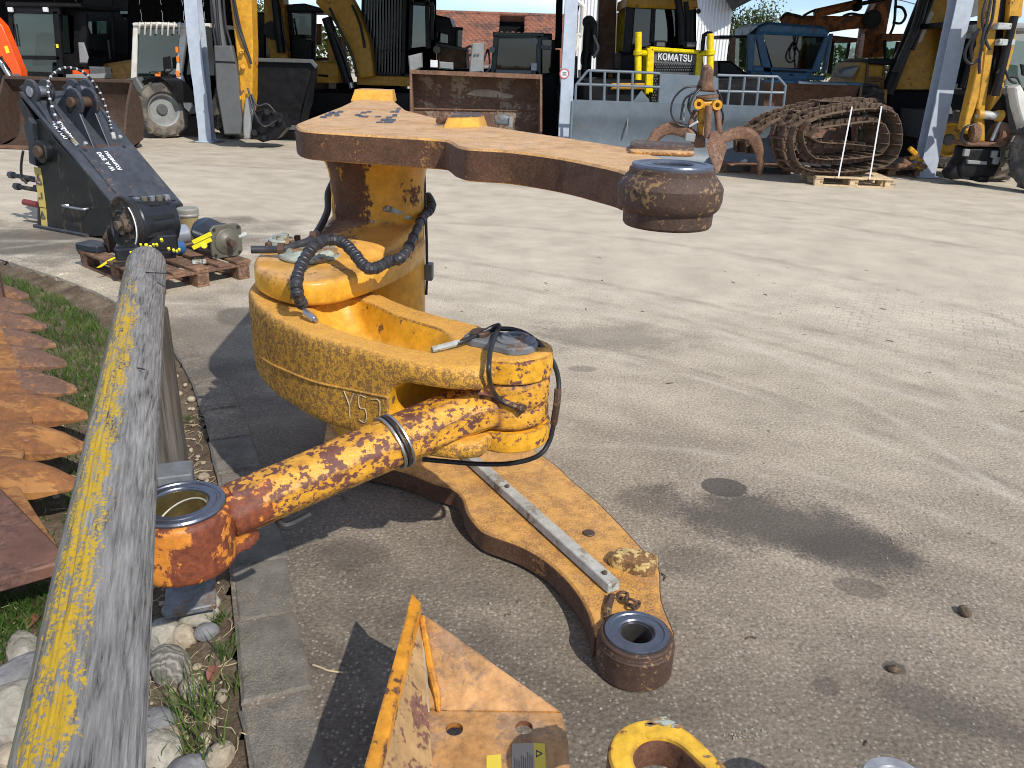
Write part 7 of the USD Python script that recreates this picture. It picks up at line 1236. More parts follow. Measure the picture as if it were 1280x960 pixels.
# dark boom machine left of the dozer
t = TH_('brown_boom_digger', 'excavator with a dark brown boom and yellow flank left of the bulldozer', 'excavator', (765, 120, 19.6)); Y = 19.2
t.add('boom', slab([(750, -20), (772, -20), (768, 88), (746, 92)], Y, .45, .03), M['m_rust']); t.add('flank', slab([(772, 16), (784, 10), (782, 62), (770, 66)], Y + .4, .5, .03), M['m_lemon']); t.add('flank', slab([(762, 68), (780, 66), (779, 106), (760, 106)], Y + .2, .6, .03), M['m_yellow2']); t.add('ram', prod((736, 28, Y - .2), (732, 96, Y - .2), .11, 12, .01), M['machine_black']); t.add('ram', prod((742, 26, Y - .1), (744, 70, Y - .1), .07, 12), M['m_grey']); t.add('ram_head', rod(gy(736, 28, Y - .3), gy(736, 28, Y), .14, 14), M['machine_black']); t.add('body', slab([(728, 88), (800, 90), (800, 128), (728, 128)], Y + .3, 1.6, .05), M['machine_black']); t.add('cab_side', slab([(781, 10), (786, 10), (780, 104), (768, 104)], Y + .5, 1.2, .03), M['machine_black'])
cable(t, [(730, 60, Y - .2), (727, 76, Y - .3), (732, 90, Y - .2)], .03); cable(t, [(742, 44, Y - .2), (748, 60, Y - .3), (742, 72, Y - .2)], .03, 'm_white')

# ---- orange peel grab standing before the blade
t = TH_('tined_grab', 'rusty clamshell grab with curved tines standing before the grey blade', 'grab', (893, 205, 13.2)); Y = 13.2
t.add('rotator', cast(slab([(879, 82), (888, 80), (893, 88), (892, 104), (896, 116), (872, 114), (874, 104), (877, 100)], Y - .1, .2, .03), .05, 2), M['m_rust']); t.add('rotator_ram', prod((882, 84, Y - .16), (878, 108, Y - .16), .045, 12), M['m_track'])
t.add('collar', rod(gy(884, 119, Y), gy(884, 123, Y), .17, 20, ch=.01), M['m_rust']); t.add('head', cast(slab([(872, 124), (897, 126), (900, 134), (894, 140), (878, 138), (869, 132)], Y - .12, .3, .03), .05, 2), M['m_yellow'])
for x, y in ((873, 130), (896, 131)): t.add('head_eye', lathe([(.035, -.05), (.075, -.05), (.075, .05), (.035, .05)], gy(x, y, Y - .16), 18, (0, 1, 0)), M['m_yellow'])
t.add('centre_post', prod((879, 136, Y - .02), (876, 178, Y - .02), .075, 14, .01), M['m_yellow2']); t.add('ram', prod((886, 132, Y - .2), (884, 172, Y - .25), .055, 12, .006), M['m_rust']); t.add('ram', prod((896, 136, Y - .12), (899, 166, Y - .14), .05, 12, .006), M['m_rust']); t.add('ram', prod((870, 138, Y), (860, 165, Y - .05), .05, 12, .006), M['m_rust']); t.add('ram_rod', prod((884, 172, Y - .25), (884, 184, Y - .28), .03), M['steel']); t.add('ram_rod', prod((862, 158, Y - .1), (872, 152, Y - .18), .018), M['paper'])
sd0 = (0.35, 1, 0)
def rb_(P_, w, th, nm='tine', sd=sd0): return t.add(nm, cast(ribbon([gy(*q) for q in P_], w, th, sd), .05, 2, .01), M['m_rust'], smooth=45)
rb_([(896, 178, Y - .1), (905, 172, Y - .1), (922, 166, Y - .05), (938, 169, Y), (948, 183, Y), (951, 204, Y), (949, 221, Y)], [.26, .30, .32, .32, .28, .20, .07], [.14, .17, .18, .17, .15, .11, .04])
rb_([(868, 172, Y), (856, 164, Y + .05), (838, 160, Y + .1), (822, 168, Y + .1), (813, 184, Y + .05), (812, 210, Y)], [.26, .32, .34, .32, .24, .08], [.14, .18, .19, .17, .13, .04])
t.add('tine', cast(hull([gy(889, 164, Y - .3), gy(897, 162, Y - .3), gy(882, 180, Y - .42), gy(910, 184, Y - .42), gy(900, 215, Y - .55), gy(895, 216, Y - .55), gy(886, 196, Y - .46), gy(892, 170, Y - .2), gy(905, 182, Y - .3), gy(890, 182, Y - .3)]), .06, 2), M['m_rust'], smooth=40)
rb_([(888, 176, Y + .1), (890, 170, Y + .3), (896, 180, Y + .5), (898, 200, Y + .5)], [.2, .22, .16, .05], [.1, .12, .1, .03], sd=(1, .2, 0))
t.add('lower_hub', cast(slab([(866, 170), (906, 168), (908, 182), (870, 186)], Y - .15, .4, .04), .08, 2), M['m_rust']); t.add('bracket', slab([(858, 166), (870, 168), (868, 178), (856, 176)], Y - .2, .12, .01), M['m_lgrey'])
for P in ([(874, 108, Y - .1), (856, 110, Y - .15), (842, 124, Y - .1), (839, 142, Y - .1), (848, 156, Y - .1), (862, 158, Y - .1)], [(874, 112, Y - .12), (864, 118, Y - .2), (860, 134, Y - .15), (866, 144, Y - .1)], [(876, 110, Y - .15), (866, 122, Y - .22), (862, 138, Y - .2), (870, 152, Y - .15)], [(868, 116, Y - .1), (856, 124, Y - .12), (852, 140, Y - .1), (851, 150, Y - .1)], [(898, 128, Y), (904, 144, Y), (902, 156, Y)], [(896, 112, Y), (902, 124, Y), (902, 136, Y)]): cable(t, P, .016)
t.add('chain_bar', prod((855, 126, Y - .05), (854, 172, Y - .05), .014, 8), M['m_lgrey'])

# ---- rolled track chains on a pallet
M['pale_wood'] = worn('pale_pallet_wood', (0.62, 0.47, 0.28), (0.40, 0.28, 0.15), 0.3, 6, 50, 0.4, rough=(0.7, 0.9), bump=0.2)
palO = gz(1116, 236)[:2]; A_ = np.array([1, -0.05]); A_ /= np.linalg.norm(A_); B_ = np.array([-A_[1], A_[0]]); la = 1.18
ep = pallet('euro_pallet', 'new pale wooden pallet under the rolled track chain', (palO[0] - .6, palO[1] + .4, 0), palO, A_, B_, M['pale_wood'], la)
for k, s in enumerate(('EUR', 'EUR', 'EPAL')):
    q = palO - A_ * (la - 0.06 - 0.045 - (la - 0.12) * k / 2 + (0.0)) + B_ * 0.012; ep.add('block_stamp', text(s, 0.026, (q[0] - .03, q[1] - 0.002, 0.05), (A_[0], A_[1], 0), (0, 0, 1), .002), M['bolt'])
def track_roll(name, label, path, Y, dep, npitch, tilt, loc):
    t = Thing(name, label, 'track chain', loc)
    P_ = spline([gy(x, y, Y) for x, y in path], 14); dl = np.r_[0, np.cumsum(np.linalg.norm(np.diff(P_, axis=0), axis=1))]
    sh0 = None; nseg = int(dl[-1] / npitch)
    for k in range(nseg):
        a = np.array([np.interp(k * npitch + .004, dl, P_[:, j]) for j in range(3)]); b = np.array([np.interp((k + 1) * npitch - .004, dl, P_[:, j]) for j in range(3)]); d = (b - a) / np.linalg.norm(b - a); s = np.array([tilt, 1, 0]); s = s / np.linalg.norm(s); n = np.cross(s, d)
        c = (a + b) / 2 + s * dep / 2; L = np.linalg.norm(b - a) * 1.06
        def bx(o, sz):
            m_ = box((0, 0, 0), sz, .003); T = np.eye(4); T[:3, 0] = d; T[:3, 1] = s; T[:3, 2] = n; T[:3, 3] = c + d * o[0] + s * o[1] + n * o[2]; m_.apply_transform(T); return m_
        q = t.add('track_shoe', bx((0, 0, 0), (L, dep, .016)), M['m_track'], smooth=False); t.add('grouser', bx((-L * .38, 0, -.026), (.014, dep, .040)), M['m_track'], q, smooth=False)
        lk_ = cat(*[bx((o, yo, .045), (L * .46, .04, .10 if o < 0 else .08)) for yo in (-dep * .22, dep * .22, ) for o in (-L * .24, L * .26)]); t.add('link', lk_, M['m_track'], q, smooth=False, kind='stuff')
        t.add('track_pin', rod(c - d * L * .45 + n * .045 - s * dep * .30, c - d * L * .45 + n * .045 + s * dep * .30, .024, 8), M['bolt'], q)
    return t
path = [(1022, 182), (1050, 184), (1096, 188), (1112, 178), (1108, 160), (1096, 150), (1070, 154), (1030, 158), (1014, 168), (1012, 184), (1018, 196), (1060, 200), (1100, 203), (1122, 194), (1126, 172), (1116, 154), (1100, 144)]
path = [(1098, 184), (1060, 180), (1026, 178), (1014, 172), (1026, 161), (1060, 156), (1096, 152), (1110, 160), (1112, 178), (1102, 193), (1060, 199), (1020, 198), (1008, 184), (1004, 166), (1018, 150), (1056, 140), (1100, 136), (1122, 143), (1128, 164), (1127, 184), (1112, 206), (1060, 215), (1012, 213), (996, 200), (992, 180), (994, 162), (1008, 150)]
t = track_roll('track_chain', 'rusty crawler track chain rolled up and strapped on the pale pallet', path[::-1], 12.75, .52, .165, -0.5, (*gy(1065, 215, 12.9)[:2], 0))
for (x0, y0), (x1, y1) in (((1065, 134), (1048, 222)), ((1102, 133), (1087, 224))): t.add('white_strap', ribbon([gy(x0, y0, 12.66), gy((x0 + x1) / 2, (y0 + y1) / 2, 12.66), gy(x1, y1, 12.66)], .020, .004, (1, 0, 0), 2), M['paper']); t.add('white_strap', ribbon([gy(x0, y0, 12.66), gy(x0 - 1, y0 - .5, 13.0), gy(x0 - 3, y0, 13.3)], .028, .004, (1, 0, 0), 2), M['paper'])
path2 = [(950, 205), (944, 188), (948, 170), (962, 157), (980, 148), (1000, 142), (1022, 136), (1044, 133), (1062, 131), (1084, 129), (1102, 130)]
t = track_roll('track_chain', 'second rusty track chain heaped behind the strapped roll', path2[::-1], 13.5, .5, .19, -0.6, (*gy(1010, 200, 13.7)[:2], 0))
path3 = [(1072, 126), (1050, 122), (1030, 126), (1012, 133), (990, 136), (972, 144)]
for k, (x, y, w, h, a) in enumerate([(1036, 127, .34, .12, .1), (1078, 132, .38, .1, -.05), (1002, 139, .34, .1, .15)]):
    c = gy(x, y, 13.5); q = t.add('track_shoe', box(c + [0, .25, 0], (w, .5, .02), .004, a), M['m_track']); 
    for o in (-.48, 0, .46): t.add('grouser', box(c + np.array([o * w, .25, -.045]), (.016, .5, .09), .003, a), M['m_track'], q)
p2o = gz(1152, 222)[:2]; pallet('wooden_pallet', 'dusty grey pallet with small yellow parts at the foot of the right post', (p2o[0] - .4, p2o[1] + .4, 0), p2o, np.array([1, -.05]) / np.linalg.norm([1, -.05]), np.array([.05, 1.]) / np.linalg.norm([1, .05]), M['plank'], 1.0, .7)
p3o = gz(1000, 224)[:2]; pallet('wooden_pallet', 'dark shaded pallet under the left end of the heaped tracks', (p3o[0] - .4, p3o[1] + .6, 0), p3o + [0, .5], np.array([1, 0.]), np.array([0., 1.]), M['plank'], 1.2, .7)
t = TH_('yellow_castings', 'small heap of yellow and brown castings on the dusty pallet by the right post', 'castings', (1142, 205, 14.0)); rq = random.Random(6)
for k in range(9):
    x, y = [(1141, 189), (1143, 196), (1150, 200), (1133, 203), (1140, 206), (1148, 208), (1127, 207), (1153, 207), (1136, 198)][k]; c = gy(x, y, 13.85 + .1 * (k % 3)); r = .05 + .025 * rq.random(); t.add('casting', rot(box((0, 0, 0), (r * 2.4, r * 1.4, r * 1.1), r * .25), rq.uniform(-1, 1), [.3, 1, .2]).apply_translation(c), M['m_yellow' if k in (0, 1, 2, 5) else 'm_rust'])

# ---- blue wheel loader with a rusty bucket
t = TH_('blue_loader', 'old blue wheel loader with trapezoid windscreen and a broad rusty bucket', 'loader', (1010, 200, 17.5)); Y = 17.6
t.add('cab_roof', slab([(948, 32), (960, 27), (1032, 33), (1038, 40), (1034, 46), (946, 42)], Y - .12, 1.9, .05), M['m_blue'])
for P in ([(944, 40), (953, 40), (964, 84), (966, 92), (955, 92)], [(1032, 44), (1038, 44), (1024, 90), (1015, 90), (1016, 86)], [(935, 42), (944, 42), (942, 96), (934, 96)], [(1038, 42), (1042, 42), (1032, 92), (1028, 92)], [(940, 82), (966, 84), (966, 92), (940, 92)], [(964, 84), (1018, 87), (1016, 92), (965, 90)]): t.add('cab_frame', slab(P, Y, .10, .012), M['m_blue'])
t.add('windscreen', slab([(954, 43), (1031, 46), (1015, 86), (966, 84)], Y + .05, .01), M['glass_dk']); t.add('side_window', slab([(944, 48), (952, 52), (960, 82), (942, 82)], Y + .06, .01), M['glass_dk']); t.add('front_panel', slab([(964, 88), (1016, 90), (1012, 102), (962, 100)], Y - .06, .4, .03), M['m_blue']); t.add('panel_slot', slab([(967, 87), (1008, 89), (1008, 91), (967, 89.5)], Y - .08, .02), M['machine_black']); t.add('side_box', slab([(938, 88), (964, 90), (962, 98), (938, 96)], Y - .1, .4, .02), M['m_blue']); t.add('badge', slab([(985, 94), (989, 92), (993, 95)], Y - .075, .012), M['machine_black']); t.add('side_box', slab([(1010, 94), (1032, 95), (1030, 101), (1010, 100)], Y - .1, .4, .02), M['m_blue'])
t.add('seat', slab([(976, 64), (1000, 64), (1002, 86), (974, 86)], Y + .9, .4, .05), M['seat_cloth']); t.add('rear_frame', slab([(994, 46), (998, 46), (998, 68), (994, 68)], Y + 1.5, .06), M['machine_black']); t.add('rear_panel', slab([(954, 68), (1022, 70), (1020, 92), (952, 90)], Y + 1.5, .06), M['m_rust']); t.add('rear_panel', slab([(958, 44), (994, 45), (994, 68), (958, 68)], Y + 1.52, .05), M['m_rust'])
t.add('left_cab', slab([(900, 44), (934, 44), (934, 48), (900, 48)], Y + .3, .9, .02), M['machine_black']); t.add('left_post', slab([(914, 46), (920, 46), (918, 90), (912, 90)], Y + .3, .1, .01), M['m_rust']); t.add('left_fender', slab([(898, 76), (914, 76), (934, 92), (934, 150), (898, 150)], Y + .2, .8, .04), M['machine_black']); t.add('left_glass', slab([(920, 46), (934, 46), (934, 84), (918, 84)], Y + .35, .01), M['glass_lt'])
t.add('roof_slope', hull([gy(936, 42, Y - .05), gy(948, 32, Y - .1), gy(960, 27, Y - .1), gy(946, 42, Y - .05), gy(936, 42, Y + .8), gy(950, 31, Y + .8)]), M['machine_black'])
Y = 15.9
bp_ = [(0.5, .05), (.15, .16), (-.02, .55), (.02, 1.05), (.2, 1.42)]; xl, xr = gy(936, 125, Y)[0], gy(1082, 130, Y)[0]
R_ = [[(x, Y + .6 - a, z) for a, z in spline(bp_, 4)] + [(x, Y + .65 - a, z) for a, z in spline(bp_, 4)[::-1]] for x in (xl, xr)]; m_ = loft(R_); m_.fix_normals(); t.add('bucket', m_, M['m_rust'], smooth=40)
for x in (xl, xr): pts = np.array([(x, Y + .6 - a, z) for a, z in bp_]); t.add('bucket_side', hull(np.vstack([pts, pts + [.04, 0, 0]])), M['m_rust'])
t.add('bucket_rim', box(((xl + xr) / 2, Y + .42, 1.43), (xr - xl + .05, .1, .05), .01), M['m_blue']); t.add('spill_guard', slab([(998, 101), (1058, 104), (1059, 107), (998, 105)], Y + .2, .1, .01), M['m_blade'])
for s in (945, 1070): c = gy(s, 170, 17.2); c[2] = .72; wheel(t, c, .72, .5, 0.0, 'tyre_rubber', 'm_lgrey', 14)

# ---- old orange excavator arm and yellow excavator body
t = TH_('orange_arm_digger', 'rusty orange excavator arm reaching left above the blue cab', 'excavator arm', (1090, 100, 20.6)); Y = 20.2
t.add('stick', cast(slab([(978, 24), (986, 20), (1020, 19), (1050, 20), (1088, 17), (1092, 34), (1060, 37), (1042, 40), (1020, 32), (990, 30)], Y, .45, .03), .2, 2), M['m_orange']); t.add('boom', slab([(1102, -30), (1118, -30), (1116, 0), (1110, 32), (1104, 72), (1078, 72), (1084, 30), (1096, 4)], Y - .05, .5, .03), M['m_orange']); t.add('ram', prod((1018, 17, Y - .1), (1072, 5, Y - .1), .10, 14, .01), M['m_orange']); t.add('ram_rod', prod((1070, 6, Y - .1), (1108, -2, Y - .1), .045), M['machine_black']); t.add('ram_cap', rod(gy(1071, 3, Y - .2), gy(1071, 9, Y - .1), .12, 12), M['machine_black']); t.add('joint', rod(gy(1090, 24, Y - .1), gy(1090, 24, Y + .5), .2, 16), M['machine_black']); t.add('joint', rod(gy(984, 24, Y - .1), gy(984, 24, Y + .5), .15, 16), M['m_orange'])
for P in ([(976, 24, Y - .1), (982, 18, Y - .15), (994, 19, Y - .1), (1004, 22, Y - .1)], [(1004, 20, Y - .1), (1018, 13, Y - .12), (1046, 8, Y - .12), (1068, 2, Y - .1)], [(1054, 20, Y - .1), (1064, 17, Y - .1), (1076, 19, Y - .1), (1086, 18, Y - .1)], [(1118, 8, Y - .1), (1128, 10, Y - .1), (1132, 20, Y - .1), (1126, 29, Y - .1), (1116, 28, Y - .1)], [(1120, -6, Y - .1), (1119, 14, Y - .1), (1117, 32, Y - .1), (1112, 44, Y - .1)]): cable(t, P, .03)
t.add('rear_cab_roof', slab([(1040, 44), (1076, 48), (1076, 53), (1040, 52)], Y + 1.5, 1.2, .03), M['m_rust'])
for P in ([(1040, 52), (1044, 52), (1040, 92), (1034, 92)], [(1061, 53), (1064, 53), (1058, 84), (1055, 84)], [(1072, 53), (1076, 53), (1072, 82), (1068, 82)]): t.add('rear_cab_frame', slab(P, Y + 1.5, .1, .01), M['machine_black'])
t.add('rear_window', slab([(1044, 54), (1061, 54), (1055, 86), (1040, 88)], Y + 1.55, .01), M['glass_lt']); t.add('rear_window', slab([(1064, 54), (1072, 54), (1068, 82), (1059, 84)], Y + 1.55, .01), M['glass_lt'])
t = TH_('yellow_step_digger', 'shaded yellow excavator body with a step ladder beside the right post', 'excavator', (1105, 180, 18.0)); Y = 17.4
t.add('body', slab([(1076, 78), (1108, 80), (1106, 136), (1068, 128), (1066, 104)], Y, 1.4, .04), M['m_yellow2'])
for P in ([(1084, 78), (1087, 78), (1084, 118), (1081, 118)], [(1105, 82), (1107, 82), (1104, 122), (1101, 122)]): t.add('ladder_rail', slab(P, Y - .06, .05, .008), M['m_rust'])
for y in (97, 101, 113): t.add('ladder_step', prod((1084, y, Y - .05), (1103, y, Y - .05), .022, 8), M['m_rust'])
t.add('lamp_box', cast(slab([(1048, 96), (1056, 86), (1076, 82), (1066, 98)], Y - .2, .4, .03), .1, 1), M['m_lgrey']); t.add('front_block', slab([(1082, 112), (1110, 112), (1108, 140), (1080, 140)], Y - .2, .6, .03), M['m_yellow2']); t.add('cab_sill', slab([(1086, 73), (1124, 73), (1122, 82), (1086, 80)], Y - .1, 1.4, .02), M['machine_black'])
t.add('cab_roof', slab([(1108, 42), (1138, 42), (1134, 51), (1106, 51)], Y + 2.4, 1.0, .03), M['m_orange'])
for P in ([(1106, 50), (1109, 50), (1108, 74), (1105, 74)], [(1122, 52), (1126, 52), (1122, 74), (1118, 74)], [(1136, 50), (1139, 50), (1128, 74), (1125, 74)]): t.add('cab_frame', slab(P, Y + 2.4, .1, .01), M['machine_black'])
t.add('cab_window', slab([(1109, 52), (1122, 52), (1118, 73), (1108, 73)], Y + 2.45, .01), M['glass_lt']); t.add('boom', slab([(1170, -20), (1196, -20), (1180, 60), (1176, 136), (1108, 136), (1122, 86), (1144, 40), (1158, 8)], Y + .3, .5, .03), M['m_yellow2']); t.add('boom_plate', slab([(1160, 10), (1168, 16), (1152, 52), (1146, 54)], Y + .2, .08, .01), M['m_white'])
t.add('boom_ram', prod((1156, -2, Y), (1108, 118, Y), .13, 14, .01), M['machine_black']); t.add('boom_ram', prod((1166, -8, Y - .1), (1138, 62, Y - .1), .08, 14, .01), M['machine_black'])
for k in range(3): cable(t, [(1152 + 4 * k, -5, Y - .2), (1142 + 4 * k, 30, Y - .25), (1132 + 3 * k, 56, Y - .25), (1116 + 3 * k, 90, Y - .2)], .035)
t.add('under_frame', slab([(1108, 112), (1180, 112), (1176, 196), (1112, 196)], Y + .2, 1.5, .06), M['deep_black']); t.add('track', slab([(1076, 138), (1112, 138), (1112, 196), (1076, 196)], Y + .3, 1.6, .1), M['deep_black']); t.add('debris', cast(hull([gy(x, y, Y - .4 + d) for x, y in ((1070, 128), (1082, 120), (1096, 122), (1102, 130), (1090, 134)) for d in (0, .3)]), .1, 2), M['m_track'])

# ---- right edge: digger arm with coupler, green glass machine, white machine
t = TH_('coupler_arm', 'yellow excavator stick with hydraulic hoses and quick coupler right of the thick post', 'excavator arm', (1225, 215, 13.5)); Y = 13.3
for P in ([(1240, -20), (1254, -20), (1240, 80), (1226, 172), (1220, 178), (1216, 172), (1228, 90)], [(1264, -20), (1278, -20), (1268, 60), (1252, 120), (1236, 142), (1240, 128), (1256, 70)], [(1226, 60), (1232, 50), (1224, 120), (1210, 168), (1204, 160), (1218, 100)]): t.add('stick_rail', slab(P, Y, .2, .015), M['m_yellow2'])
t.add('stick_web', slab([(1250, -20), (1268, -20), (1252, 96), (1238, 120)], Y + .1, .08, .01), M['machine_black']); t.add('stick_top', slab([(1236, -20), (1282, -20), (1278, 20), (1232, 56)], Y + .12, .3, .02), M['m_yellow2']); t.add('ram', prod((1268, 20, Y - .08), (1244, 120, Y - .08), .06, 14, .008), M['machine_black'])
for x, y in ((1254, 33), (1256, 53)): t.add('clamp', box(gy(x, y, Y - .06), (.24, .14, .09), .01), M['galv'])
t.add('coupler_pin', prod((1221, 143, Y - .02), (1252, 145, Y - .02), .062, 16, .008), M['galv']); t.add('pin_bush', prod((1221, 143, Y - .02), (1228, 143, Y - .02), .085, 16, .008), M['m_yellow2']); t.add('pin_bush', prod((1245, 144.5, Y - .02), (1253, 145, Y - .02), .085, 16, .008), M['m_yellow2']); t.add('centre_lug', cast(slab([(1225, 148), (1232, 148), (1232, 178), (1220, 178)], Y + .02, .14, .02), .05, 2), M['m_yellow2']); t.add('link', prod((1250, 152, Y), (1240, 176, Y), .035), M['steel']); 
for x in (1213, 1248): t.add('coupler_ear', lathe([(.10, -.06), (.18, -.06), (.19, -.03), (.19, .03), (.18, .06), (.10, .06)], gy(x, 168, Y + .06), 24, (1, .15, 0)), M['m_rust'])
t.add('coupler_frame', slab([(1208, 178), (1252, 178), (1252, 184), (1208, 183)], Y - .1, .5, .02), M['m_rust']); t.add('coupler_body', cast(slab([(1210, 184), (1252, 184), (1254, 204), (1244, 222), (1202, 222), (1198, 210), (1206, 200)], Y - .05, .45, .03), .1, 2), M['machine_black']); t.add('coupler_bar', slab([(1210, 200), (1234, 202), (1234, 206), (1210, 205)], Y - .09, .06, .008), M['m_lgrey'])
for x, y in ((1209, 191), (1244, 193), (1246, 201)): t.add('coupler_plate', pbox(x - 3.5, y - 4.5, x + 3.5, y + 4.5, Y - .1, .06, .008), M['m_lgrey'])
t.add('coupler_claw', cast(slab([(1194, 208), (1204, 204), (1204, 224), (1190, 226), (1186, 216)], Y, .3, .03), .08, 2), M['machine_black']); t.add('coupler_claw', cast(slab([(1224, 220), (1240, 220), (1236, 229), (1222, 228)], Y - .05, .3, .02), .08, 2), M['machine_black'])
for P in ([(1236, -10, Y - .1), (1228, 20, Y - .14), (1232, 50, Y - .12), (1238, 62, Y - .1)], [(1240, -10, Y - .12), (1234, 26, Y - .16), (1228, 48, Y - .16), (1228, 64, Y - .12)], [(1224, 36, Y - .1), (1210, 56, Y - .1), (1206, 72, Y - .1), (1214, 80, Y - .1), (1224, 74, Y - .1)], [(1222, 40, Y - .1), (1214, 58, Y - .1), (1215, 74, Y - .1)], [(1244, -8, Y - .14), (1240, 24, Y - .16), (1232, 44, Y - .14), (1225, 70, Y - .12), (1224, 92, Y - .1)], [(1216, 156, Y - .1), (1206, 160, Y - .12), (1202, 172, Y - .1), (1208, 180, Y - .1)]): cable(t, P, .022)
t = TH_('green_glass_digger', 'dark cab with green glass and a white cowl right behind the thick post', 'excavator', (1200, 190, 16.2)); Y = 15.9
for P in ([(1196, 34), (1236, 34), (1234, 40), (1194, 40)], [(1220, 40), (1226, 40), (1206, 110), (1200, 110)], [(1188, 112), (1216, 112), (1214, 118), (1186, 118)]): t.add('cab_frame', slab(P, Y, .1, .01), M['machine_black'])
t.add('cab_glass', slab([(1190, 40), (1222, 40), (1202, 112), (1178, 112)], Y + .06, .01), M['glass_dk']); t.add('green_panel', slab([(1184, 56), (1216, 62), (1206, 110), (1180, 108)], Y + .5, .03), mat('green_tint', (0.02, 0.10, 0.085), 0.3)); t.add('white_cowl', slab([(1180, 118), (1182, 108), (1192, 142), (1176, 143)], Y - .2, .4, .02), M['m_white']); t.add('cowl_print', pbox(1175.5, 133, 1179.5, 137, Y - .22, .02), M['machine_black']); t.add('cab_roof_panel', slab([(1204, -12), (1234, -12), (1230, 18), (1202, 25)], Y - .1, .6, .03), M['m_white']); t.add('body', slab([(1168, 140), (1216, 142), (1212, 176), (1166, 176)], Y + .1, 1.5, .05), M['m_grey']); t.add('cab_back', slab([(1180, 30), (1262, 30), (1262, 170), (1180, 170)], Y + 1.5, .08), M['deep_black']); t.add('roof', slab([(1196, 26), (1246, 26), (1246, 33), (1196, 33)], Y - .1, 1.6, .03), M['machine_black'])
c = gy(1182, 190, 15.9); c[2] = .52; wheel(t, c, .52, .4, 1.2, 'tyre_rubber', 'm_yellow2', 14); c = gy(1246, 192, 14.2); c[2] = .48; wheel(t, c, .50, .40, 0.15, 'tyre_dusty', 'm_grey', 16)
t = TH_('white_edge_machine', 'white machine with big window and dark tyre cut off by the right edge', 'machine', (1275, 230, 12.9)); Y = 13.0
t.add('cab_glass', slab([(1262, 50), (1310, 54), (1310, 112), (1256, 106)], Y + .5, .012), M['glass_lt']); t.add('cab_back', slab([(1262, 40), (1330, 44), (1330, 112), (1258, 108)], Y + 1.6, .05), M['m_lgrey']); t.add('white_flank', slab([(1269, 110), (1276, 106), (1300, 150), (1300, 178), (1283, 168), (1273, 134)], Y, .25, .02), M['m_white']); t.add('mirror', slab([(1276, 80), (1290, 82), (1290, 98), (1278, 94)], Y + .3, .04, .01), M['machine_black']); t.add('lamp_housing', cast(slab([(1252, 108), (1262, 106), (1266, 116), (1254, 118)], Y + .3, .2, .02), .06, 1), M['m_lgrey']); t.add('hood_dark', slab([(1252, 116), (1276, 114), (1282, 170), (1258, 170)], Y + .5, 1.0, .05), M['machine_black']); t.add('roof', slab([(1252, 28), (1320, 30), (1320, 40), (1254, 38)], Y + .4, 1.5, .04), M['m_lgrey'])
c = gy(1312, 215, 12.6); c[2] = .6; wheel(t, c, .60, .45, 0.6, 'tyre_rubber', 'm_grey', 16)
for P in ([(1246, 92, Y + .2), (1254, 84, Y + .2), (1262, 100, Y + .2), (1270, 104, Y + .2)], [(1262, 96, Y + .25), (1272, 98, Y + .2), (1278, 112, Y + .1)]): cable(t, P, .02)

# ================================================================== beyond the shed
M['tile'] = worn('clay_roof_tile', (0.26, 0.105, 0.062), (0.12, 0.065, 0.048), 0.35, 0.9, 3.0, 0.5, rough=(0.8, 0.9), bump=0.2, rust2=(0.17, 0.085, 0.06)); M['wall_far'] = plain('far_house_wall', (0.45, 0.40, 0.33), 0.9)
Yh = 50.0; hs = Thing('tiled_house', 'distant house with a long red brown tiled roof behind the parked machines', 'house', (*gy(690, 90, Yh)[:2], 0))
L0, L1 = gy(540, 17, Yh + 5), gy(840, 26, Yh + 5); zr = (L0[2] + L1[2]) / 2; ze = 1.2; x0, x1 = L0[0], L1[0]; nrow = 22
hs.add('wall', box(((x0 + x1) / 2, Yh + 5, ze / 2), (x1 - x0 - .6, 9, ze), 0), M['wall_far'])
rr2 = np.random.RandomState(4); rows = 22; ncol = 44; cw = (x1 - x0) / ncol
hx0, hx1, hz0, hz1 = gy(624, 40, Yh + 3.4)[0], gy(655, 40, Yh + 3.4)[0], gy(640, 44, Yh + 4.0)[2], gy(640, 22, Yh + 4.6)[2]
for r in range(rows):
    t0, t1 = r / rows, (r + 1) / rows + .012; tl = []
    for k in range(ncol):
        xa = x0 + k * cw + (cw / 2 if r % 2 else 0); zc = ze + (zr - ze) * (t0 + t1) / 2
        if hx0 - cw * .6 < xa < hx1 - cw * .4 and hz0 < zc < hz1 + .1: continue
        dz = rr2.uniform(-.012, .012); tl.append(hull([(xa + a * cw * .98, Yh + 5 * t + q, ze + (zr - ze) * t + h + dz) for a in (0, 1) for t, h in ((t0, .10), (t1, .05)) for q in (0,)] + [(xa + cw * .5, Yh + 5 * t0, ze + (zr - ze) * t0 + .15 + dz), (xa + cw * .5, Yh + 5 * t1, ze + (zr - ze) * t1 + .10 + dz), (xa, Yh + 5 * t0, ze + (zr - ze) * t0), (xa + cw * .98, Yh + 5 * t0, ze + (zr - ze) * t0)]))
    hs.add('tile_row', cat(tl), M['tile'], smooth=False, kind='stuff')
hs.add('rear_slope', hull([(x0, Yh + 5, zr + .06), (x1, Yh + 5, zr + .06), (x0, Yh + 10, ze), (x1, Yh + 10, ze), (x0, Yh + 5, zr - .05), (x1, Yh + 5, zr - .05)]), M['tile']); hs.add('ridge', rod((x0, Yh + 5, zr + .08), (x1, Yh + 5, zr + .08), .12, 8), M['tile']); hs.add('roof_hole', box(((hx0 + hx1) / 2, Yh + 5.6, (hz0 + hz1) / 2 - .3), (hx1 - hx0 + .5, .3, hz1 - hz0 + .8)), M['deep_black']); hs.add('gutter', bar((x0, Yh - .1, ze + .05), (x1, Yh - .1, ze + .05), .12, .1), M['m_lgrey'])
